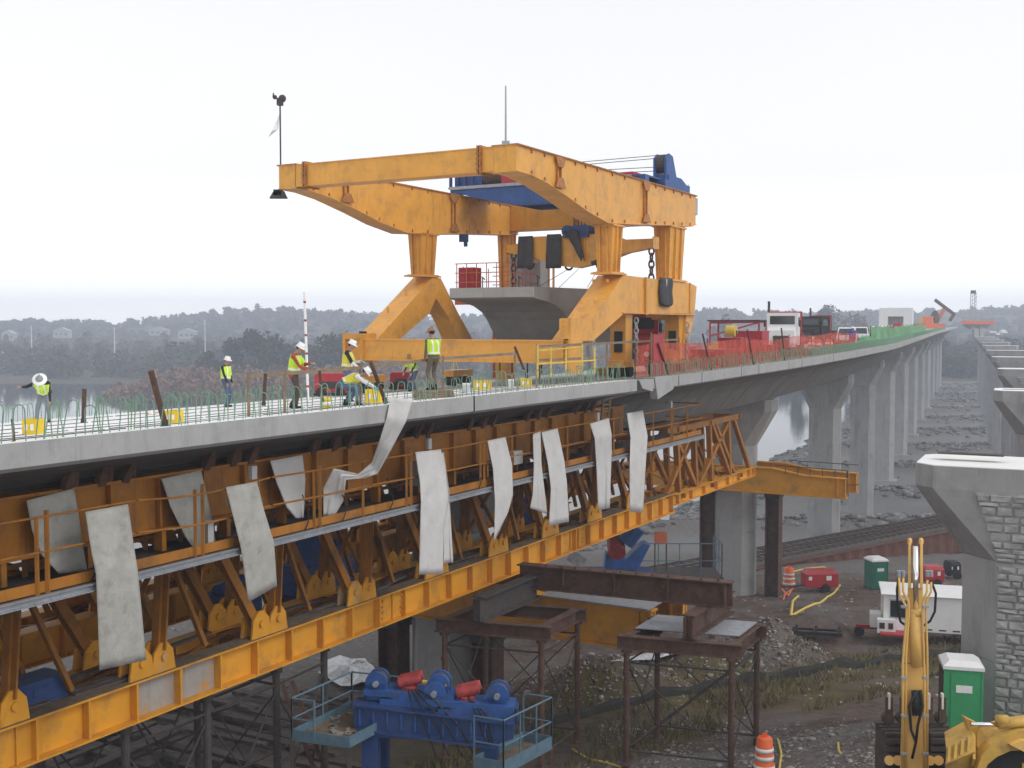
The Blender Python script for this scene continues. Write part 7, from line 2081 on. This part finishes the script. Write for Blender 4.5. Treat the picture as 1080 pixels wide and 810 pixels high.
# site office trailer
p = on_ground(955, 676); zg = p.z
def lc(p, hd):
    R = Matrix.Rotation(-hd, 3, 'Z'); return (lambda x, y, z: p + R @ Vector((x, y, z))), R
pw = on_ground(941, 679); L_, R = lc(pw, rad(15))
t = thing('office_trailer', 'long white office trailer with dark windows behind the excavator arm', 'trailer', pw, None)
b = MB(); b.box(L_(4.4, 1.6, 1.8), (9.8, 2.8, 2.1), R); b.build('wall', M['white'], t)
b = MB(); b.hexa([L_(-.65, .05, 2.85), L_(9.4, .05, 2.85), L_(9.4, 3.15, 2.85), L_(-.65, 3.15, 2.85), L_(-.65, .4, 3.0), L_(9.4, .4, 3.0), L_(9.4, 2.8, 3.0), L_(-.65, 2.8, 3.0)]); b.build('roof', M['white'], t)
for x, z_, w_, h in ((.4, 2.0, 1.05, .95), (4.7, 2.2, .9, .8), (6.6, 2.25, .75, .6)):
    b = MB(); b.box(L_(x, .18, z_), (w_, .04, h), R); wn_ = b.build('window', M['glass'], t)
    b = MB(); b.box(L_(x, .19, z_ + h / 2 + .04), (w_ + .12, .05, .07), R); b.box(L_(x, .19, z_ - h / 2 - .04), (w_ + .12, .05, .07), R); b.build('window_frame', M['grey'], wn_)
b = MB(); b.box(L_(-.9, 1.2, 1.1), (.6, 1.0, .8), R); b.box(L_(-.35, -.1, 1.05), (1.0, .5, .8), R); b.build('cooling_unit', M['white'], t)
b = MB(); b.box(L_(-.6, -.365, 1.1), (.3, .03, .35), R); b.box(L_(-.12, -.365, 1.1), (.26, .03, .35), R); b.build('unit_grille', M['dark_steel'], t)
b = MB(); b.beam(L_(-2.0, 1.2, .6), L_(9.2, 1.2, .62), .2, .22); b.beam(L_(-2.0, 1.2, .6), L_(9, 2.4, .62), .15, .2); b.box(L_(.1, -.4, .72), (1.6, 1.1, .1), R); b.build('chassis', M['red'], t)
for x in (4.5, 5.6):
    b = MB(); b.cyl(L_(x, .12, .4), L_(x, .4, .4), .4, 14); b.build('wheel', M['black'], t)
b = MB(); b.cyl(L_(-1.8, 1.0, .3), L_(-1.8, 1.4, .3), .3, 12); b.build('jockey_wheel', M['black'], t)
b = MB()
for i in range(9): b.box(L_(2.0 + .75 * i, .19, .9), (.4, .03, .07), R)
b.build('side_vent', M['dark_steel'], t)
# portable toilets
def toilet(p, hd, m, lab, h=2.3, w_=1.15, side=None):
    L_, R = lc(p, hd); t = thing('portable_toilet', lab, 'portable toilet', p, 'portable toilets')
    b = MB(); b.box(L_(0, w_ / 2, h * .47 + .06), (w_, w_, h * .9), R)
    for x in (-.52, -.17, .17, .52): b.box(L_(x * w_ * .95, -.012, h * .47), (.06, .03, h * .84), R)
    b.build('wall', m, t)
    if side:
        b = MB(); b.box(L_(-w_ / 2 - .02, w_ / 2, h * .45), (.03, w_ * .94, h * .82), R); b.build('side_panel', side, t)  # left side coloured dark brown, darker than the green front
    b = MB(); b.loft([[L_(-w_ * .54, -.06, h * .92), L_(w_ * .54, -.06, h * .92), L_(w_ * .54, w_ + .06, h * .92), L_(-w_ * .54, w_ + .06, h * .92)], [L_(-w_ * .54, -.06, h * .965), L_(w_ * .54, -.06, h * .965), L_(w_ * .54, w_ + .06, h * .965), L_(-w_ * .54, w_ + .06, h * .965)], [L_(-w_ * .36, w_ * .12, h * 1.03), L_(w_ * .36, w_ * .12, h * 1.03), L_(w_ * .36, w_ * .88, h * 1.03), L_(-w_ * .36, w_ * .88, h * 1.03)]]); b.build('roof', M['white'], t)
    b = MB(); b.box(L_(0, -.02, h * .46), (w_ * .66, .03, h * .78), R); dn_ = b.build('door', m, t)
    b = MB(); b.box(L_(.02, -.045, h * .66), (w_ * .42, .02, h * .1), R); b.build('door_plate', M['white'], dn_)
    b = MB(); b.box(L_(0, w_ / 2, .05), (w_ * 1.08, w_ * 1.08, .1), R); b.build('base', M['dark_steel'], t)
toilet(on_ground(928, 622), rad(-10), M['teal_plastic'], 'dark green toilet cabin with pale roof beyond the white trailer', 2.5, 1.35)
p = Py(1015, 777, 37.0); toilet(p, rad(14), M['green_plastic'], 'bright green toilet cabin with white roof in front of the stone faced pier', 2.45, 1.2, M['brown_wall'])
# red compressor trailer and others
def comp(u, v, w_, h, lab, m=None):
    p = on_ground(u, v); L_, R = lc(p, rad(-5)); t = thing('towed_compressor', lab, 'compressor', p, 'site compressors on the ground')
    m = m or M['red']
    b = MB(); b.loft([[L_(-w_ / 2, -.7, .45), L_(w_ / 2, -.7, .45), L_(w_ / 2, .7, .45), L_(-w_ / 2, .7, .45)], [L_(-w_ / 2, -.7, h * .85), L_(w_ / 2, -.7, h * .85), L_(w_ / 2, .7, h * .85), L_(-w_ / 2, .7, h * .85)], [L_(-w_ * .4, -.55, h), L_(w_ * .45, -.55, h), L_(w_ * .45, .55, h), L_(-w_ * .4, .55, h)]]); b.build('body', m, t)
    b = MB(); b.box(L_(w_ * .2, -.715, h * .68), (w_ * .16, .03, h * .2), R); b.box(L_(-w_ * .38, -.715, h * .68), (w_ * .1, .03, h * .16), R); b.build('panel', M['white'], t)
    for y in (-.75, .75):
        b = MB(); b.cyl(L_(w_ * .1, y - .1, .36), L_(w_ * .1, y + .1, .36), .36, 14); b.build('wheel', M['black'], t)
    b = MB(); b.beam(L_(-w_ / 2, 0, .5), L_(-w_ * .8, 0, .45), .1, .1); b.build('drawbar', M['dark_steel'], t)
comp(864, 624, 2.6, 1.75, 'red towed compressor with a yellow hose beside the rusty column')
comp(982, 618, 1.6, 1.7, 'red compressor behind the excavator arm, left of the stone pier')
comp(1004, 610, .9, 1.5, 'small black generator by the stone faced pier', M['black'])
p = on_ground(862, 672); t = thing('steel_cradle', 'low dark steel cradle lying on the dirt heap', 'steel cradle', p)
b = MB(); L_, R = lc(p, rad(12))
b.ibeam(L_(-1.4, -.3, .3), L_(1.4, -.3, .3), .3, .3); b.ibeam(L_(-1.4, .5, .3), L_(1.4, .5, .3), .3, .3)
for x in (-1.2, -.1, 1.2): b.box(L_(x, -.3, .6), (.15, .2, .4), R); b.box(L_(x, .1, .32), (.2, .9, .2), R)
b.build('frame', M['dark_steel'], t)
# barrels
def barrel(p, lab, h=1.05, r=.30):
    t = thing('traffic_barrel', lab, 'traffic barrel', p, 'orange traffic barrels')
    b = MB(); b.lathe(p, [(r * 1.05, .06), (r * .98, h * .25), (r * .93, h * .26), (r * .9, h * .5), (r * .86, h * .51), (r * .84, h * .74), (r * .8, h * .75), (r * .76, h * .96), (r * .6, h * 1.0)], 20); dr_ = b.build('drum', M['orange'], t, True)
    for z0, z1, ra_, rb_ in ((.12, .24, 1.04, .99), (.38, .50, .935, .905), (.6, .72, .875, .85)):
        b = MB(); b.lathe(p, [(r * ra_ * 1.012, h * z0), (r * rb_ * 1.012, h * z1)], 20); b.build('white_band', M['refl_white'], dr_, True)
    b = MB(); b.lathe(p, [(r * 1.5, 0), (r * 1.5, .05), (r * 1.1, .09)], 20); b.build('base_ring', M['black'], t)
    b = MB(); b.box(p + Z * (h * 1.05), (r * .5, .05, h * .12)); b.build('handle', M['orange'], dr_)
p = on_ground(806, 815); barrel(p, 'orange and white traffic barrel tied with yellow tape in the foreground', 1.28, .36)
p = on_ground(832, 619); barrel(p, 'distant orange barrel left of the red compressor', 1.6, .5)
# yellow hoses and tapes
def hose(pts, lab, r=.04, lift=.05, name='yellow_hose', m=None):
    q = [on_ground(u, v) + Z * lift for u, v in pts]
    b = MB()
    fine = []
    for a, c in zip(q[:-1], q[1:]):
        for k in range(6):
            pp = a.lerp(c, k / 6); pp.z = max(pp.z, ground(pp.x, pp.y) + lift) ; fine.append(pp)
    fine.append(q[-1]); b.tube(fine, r, 5); o = b.build(name, m or M['hose_yellow']); tag(o, lab, 'hose'); settle(o)
hose([(886, 617), (880, 626), (865, 637), (848, 644), (834, 650), (836, 636), (842, 630)], 'yellow hose curling from the red compressor over the dirt', .09)
hose([(832, 604), (850, 601), (870, 600), (874, 606)], 'yellow hose along the foot of the rusty wall', .08)
hose([(820, 780), (824, 796), (822, 812)], 'yellow tape trailing from the traffic barrel', .04)
hose([(604, 792), (622, 802), (640, 806), (655, 812)], 'yellow tape lying at the foot of the shaded tower', .04)
hose([(884, 782), (884.5, 790), (886, 794)], 'short yellow tape end on the rubble near the excavator', .04)
hose([(824, 622), (831, 630), (836, 622), (828, 628), (826, 634)], 'tangled orange cable by the rusty column', .08, m=M['orange'])
# silt fence
t = thing('silt_fence', 'black fabric silt fence crossing the grass behind the shoring tower', 'fence', FENCE[1])
b = MB(); vs = []; N_ = 80; cum = []
for i in range(N_ + 1):
    q = i / N_ * (len(FENCE) - 1); k = min(int(q), len(FENCE) - 2); p = FENCE[k].lerp(FENCE[k + 1], q - k)
    z = ground(p.x, p.y); h_ = .62 + .1 * math.sin(i * .9) ; lean = .1 * math.sin(i * .5)
    ww = .05 * noise.noise((i * .6, 0, 0)); vs += [(p.x, p.y, z - .1), (p.x, p.y - .02 + ww, z + h_ * .5 - .05), (p.x, p.y + .02 - ww, z + h_ * .8 - .05 + .12 * noise.noise((i * .35, 2, 0)))]
b.add(vs, [f for i in range(N_) for f in ((3 * i, 3 * i + 3, 3 * i + 4, 3 * i + 1), (3 * i + 1, 3 * i + 4, 3 * i + 5, 3 * i + 2))])
o = b.build('fabric', M['barrier_fab'], t); md = o.modifiers.new('t', 'SOLIDIFY'); md.thickness = .012
for i in range(0, N_ + 1, 4):
    v = Vector(vs[3 * i]); b = MB(); b.beam(v + Vector((0, .06, -.2)), v + Vector((0, .06, .95)), .05, .05); b.build('stake', M['wood'], t)
# white plastic sheet behind the rubble bank
q = [on_ground(u, v) for u, v in [(645, 703), (690, 699), (730, 688), (722, 686), (700, 690), (672, 694)]]
b = MB(); b.prism([a + Z * .18 for a in q], Z * .03); o = b.build('plastic_sheet', M['foam']); tag(o, 'crumpled white plastic sheet on the gravel behind the rubble bank', 'plastic sheet'); settle(o)
q = [on_ground(u, v) for u, v in [(335, 716), (345, 700), (385, 700), (396, 708), (392, 724), (360, 730)]]
b = MB(); rr = random.Random(3); cc = sum(q, Vector()) / len(q); vs = [cc + Z * .5]
for k, sc in enumerate((.4, .75, 1)):
    for i in range(18):
        a = q[int(i / 3) % 6].lerp(q[(int(i / 3) + 1) % 6], (i % 3) / 3); pp = cc.lerp(a, sc); vs.append(pp + Z * (.45 * (1 - sc) + rr.uniform(0, .38)))
fs = [(0, 1 + i, 1 + (i + 1) % 18) for i in range(18)] + [(1 + 18 * k + i, 1 + 18 * (k + 1) + i, 1 + 18 * (k + 1) + (i + 1) % 18, 1 + 18 * k + (i + 1) % 18) for k in range(2) for i in range(18)]
b.add(vs, fs); o = b.build('crumpled_tarp', M['foam'], None); tag(o, 'crumpled grey plastic tarp heaped behind the blue platform railing', 'tarp'); settle(o)

# excavator seen along its raised boom
ex = Vector((16.2 * 33 / 46 + .3, 33.0, 0))
pb = Py(964, 812, 31.0)
yy = 31.0
zg = -14.2
t = thing('excavator', 'yellow excavator seen end on with its arm raised upright and crawler tracks below', 'excavator', (pb.x, yy, zg))
def X(u, v, y=yy): return Py(u, v, y)
b = MB()
# boom: tapering box, leaning slightly away
b.hexa([X(949, 820, 30.7), X(980, 820, 30.7), X(980, 820, 31.5), X(949, 820, 31.5), X(952, 700, 30.9), X(976, 700, 30.9), X(976, 700, 31.5), X(952, 700, 31.5)])
b.hexa([X(953, 699, 30.9), X(975, 699, 30.9), X(975, 699, 31.5), X(953, 699, 31.5), X(957.5, 620, 31.1), X(973.5, 620, 31.1), X(973.5, 620, 31.5), X(957.5, 620, 31.5)])
for u0, u1 in ((957.5, 961), (970, 973.5)):
    b.hexa([X(u0, 621, 31.0), X(u1, 621, 31.0), X(u1, 621, 31.5), X(u0, 621, 31.5), X(u0 + .4, 572, 31.1), X(u1 - .2, 572, 31.1), X(u1 - .2, 572, 31.5), X(u0 + .4, 572, 31.5)])
for u in (959.5, 971.5): b.cyl(X(u - 1.6, 571, 31.3), X(u + 1.6, 571, 31.3), .10, 12)
b.build('boom', M['exc'], t, bevel=.015)
b = MB(); b.tube([X(967, 703, 30.75), X(966, 646, 30.85)], .155, 18); b.cyl(X(967, 649, 30.85), X(967, 643, 30.85), .17, 18); b.build('ram_barrel', M['exc'], t, True)
b = MB(); b.tube([X(966, 646, 30.88), X(965.5, 576, 31.05)], .075, 14); b.build('ram_rod', M['chrome'], t, True)
b = MB()
for us in ([(952, 820), (952, 700), (956, 652), (956, 640), (949, 628), (948, 606)], [(955.5, 820), (955.5, 690), (958.5, 648), (958, 634), (952.5, 624), (952.5, 608)], [(978, 820), (978, 690), (976.5, 644), (977, 634), (982, 624), (982, 614)], [(974.5, 820), (974.5, 690), (972.8, 648), (973, 636), (977.5, 624), (978, 612)]):
    b.tube([X(u, v, 30.65) for u, v in us], .034, 6)
b.build('hydraulic_pipe', M['exc'], t, True)
b = MB()
b.tube([X(u, v, 30.8) for u, v in [(948, 606), (946, 622), (947, 645), (950, 656), (956, 660)]], .035, 6); b.tube([X(u, v, 30.8) for u, v in [(982, 612), (987, 626), (986, 645), (981, 655), (974, 660)]], .035, 6)
b.tube([X(u, v, 30.6) for u, v in [(966, 728), (959, 745), (961, 770), (966, 783), (962, 800)]], .04, 6); b.tube([X(u, v, 30.6) for u, v in [(971, 728), (973, 745), (968, 765), (966, 783)]], .04, 6)
b.hexa([X(962, 755, 30.6), X(971, 755, 30.6), X(970, 755, 30.7), X(962, 755, 30.7), X(961, 728, 30.6), X(972, 728, 30.6), X(972, 728, 30.75), X(961, 728, 30.75)])
b.build('hose', M['black'], t, True)
b = MB()
for v in (640, 715, 755, 795):
    for u in (953.5, 976): b.box(X(u, v, 30.6), (.16, .1, .06))
for u in (948, 952.5, 982, 978): b.cyl(X(u, 608, 30.65), X(u, 602, 30.65), .06, 8)
b.build('pipe_clamp', M['galv'], t)
# undercarriage and body
yb = 31.9
b = MB()
def P_(u, v, y): return Py(u, v, y)
for u0, u1 in ((931, 952), (977, 999)):
    a, c = P_(u0, 772, yb), P_(u1, 772, yb)
    b = MB(); b.box(Vector(((a.x + c.x) / 2, yb + .2, (zg + a.z) / 2)), (c.x - a.x, .9, a.z - zg)); b.build('track_frame', M['mud'], t)
b = MB()
for u0, u1 in ((931, 952), (977, 999)):
    a, c = P_(u0, 772, yb), P_(u1, 772, yb)
    b = MB()
    for k in range(11): b.box(Vector(((a.x + c.x) / 2, yb - .42 + 0.02 * k, a.z - .1 - .22 * k)), (c.x - a.x + .06, .14, .14))
    for k in range(4): b.box(Vector(((a.x + c.x) / 2, yb - .3 + .28 * k, a.z + .05)), (c.x - a.x + .06, .16, .08))
    b.build('track', M['dark_steel'], t)
b = MB(); a, c = P_(934, 770, yb + .5), P_(998, 770, yb + .5)
b.box(Vector(((a.x + c.x) / 2, yb + .6, a.z + .0)), (c.x - a.x, .6, .4)); b.build('deck_plate', M['mud'], t)
for u in (937.5, 952.5, 979.5, 993.5):
    b = MB(); a = P_(u, 762, yb + .2); 
    b.beam(a, a + Z * .75, .1, .2); b.cyl(a + Z * .1, a + Z * .1 + Vector((0, .2, 0)), .18, 10); b.build('support_lug', M['mud'], t)
    b = MB(); a = P_(u, 742, yb + .15); b.beam(a - Z * .15, a + Z * .3, .13, .05); b.build('pale_plate', M['refl_white'], t)
b = MB()
for u in (938, 947, 981, 990): b.cyl(P_(u, 802, 31.35), P_(u, 802, 31.6), .14, 10)
b.build('roller', M['exc'], t)

# wheel loader at the lower right: bucket, arm, fender and tyre
yl = 29.0
t = thing('wheel_loader', 'muddy yellow wheel loader with its bucket raised at the lower right corner', 'wheel loader', (Py(1075, 800, yl).x, yl, -13.9))
q = lambda u, v, y=yl: Py(u, v, y)
b = MB()
outl = [(996, 772), (1022, 758), (1030, 763), (1038, 782), (1030, 806), (1016, 822), (996, 822)]
front = [q(u, v, yl - .4) for u, v in outl]; 
# curved bucket shell swept back
b.loft([[q(996, 772, yl + .9), q(1022, 758, yl + .9), q(1024, 759, yl + .95), q(998, 773, yl + .95)], [q(998, 790, yl - .3), q(1027, 776, yl - .3), q(1029, 777, yl - .2), q(1000, 791, yl - .2)], [q(997, 806, yl - .5), q(1027, 793, yl - .5), q(1029, 794, yl - .4), q(999, 807, yl - .4)], [q(996, 824, yl + .2), q(1022, 816, yl + .2), q(1024, 818, yl + .3), q(998, 826, yl + .3)]])
b.hexa([q(1022, 758, yl + .9), q(1026, 776, yl - .3), q(1029, 777, yl - .2), q(1025, 759, yl + 1.0), q(1022, 816, yl + .2), q(1026, 800, yl - .5), q(1029, 801, yl - .4), q(1025, 817, yl + .3)])
b.build('bucket', M['loader'], t)
b = MB()
for k in range(4):
    u = 1000 + 7 * k; v = 789 - 3.6 * k; b.prism([q(u, v, yl - .42), q(u + 3, v - 1.5, yl - .42), q(u + 2, v + 14, yl - .55), q(u - 1, v + 15, yl - .55)], (0, .1, 0))
b.build('bucket_tooth', M['loader'], t)
b = MB(); b.prism([q(1018, 757, yl + .3), q(1032, 764, yl), q(1040, 778, yl), q(1041, 792, yl), q(1034, 800, yl), q(1030, 786, yl), q(1022, 770, yl + .2)], (0, .25, 0)); b.build('tilt_link', M['loader'], t)
b = MB(); b.tube([q(1024, 764, yl - .1), q(1055, 764.5, yl - .1)], .06, 12); b.build('ram_rod', M['chrome'], t, True)
b = MB(); b.tube([q(1053, 764.5, yl - .1), q(1090, 761, yl - .1)], .11, 14); b.box(q(1057, 760, yl - .1), (.3, .2, .25)); b.build('ram_barrel', M['loader'], t, True)
b = MB()
arc = [(1030, 812), (1035, 798), (1045, 786), (1058, 777), (1075, 771), (1100, 768)]; inn = [(1100, 793), (1080, 791), (1066, 792), (1052, 798), (1042, 806), (1037, 816)]
b.prism([q(u, v, yl - .35) for u, v in arc + inn], (0, 1.0, 0)); b.build('fender', M['loader'], t)
b = MB(); b.prism([q(1066, 786, yl - .5), q(1078, 781, yl - .5), q(1096, 784, yl - .5), q(1096, 796, yl - .5), q(1082, 794, yl - .5)], (0, .2, 0)); b.build('arm_plate', M['exc'], t)
b = MB(); c = q(1078, 845, yl); b.cyl(c, c + Vector((0, .7, 0)), 1.35, 28)
for k in range(22):
    a = k * math.pi / 11; d = Vector((math.cos(a), 0, math.sin(a))); b.beam(c + d * 1.36 + Vector((0, .02, 0)), c + d * 1.36 + Vector((0, .68, 0)), .12, .1, d)
b.build('tyre', M['black'], t)
b = MB(); c = c - Vector((0, .03, 0)); b.cyl(c, c + Vector((0, .2, 0)), .6, 20); b.build('rim', M['loader'], t)
b = MB(); b.box(Vector((q(1130, 800).x, yl + .9, -12.2)), (2.6, 1.9, 1.6)); b.build('body', M['loader'], t)
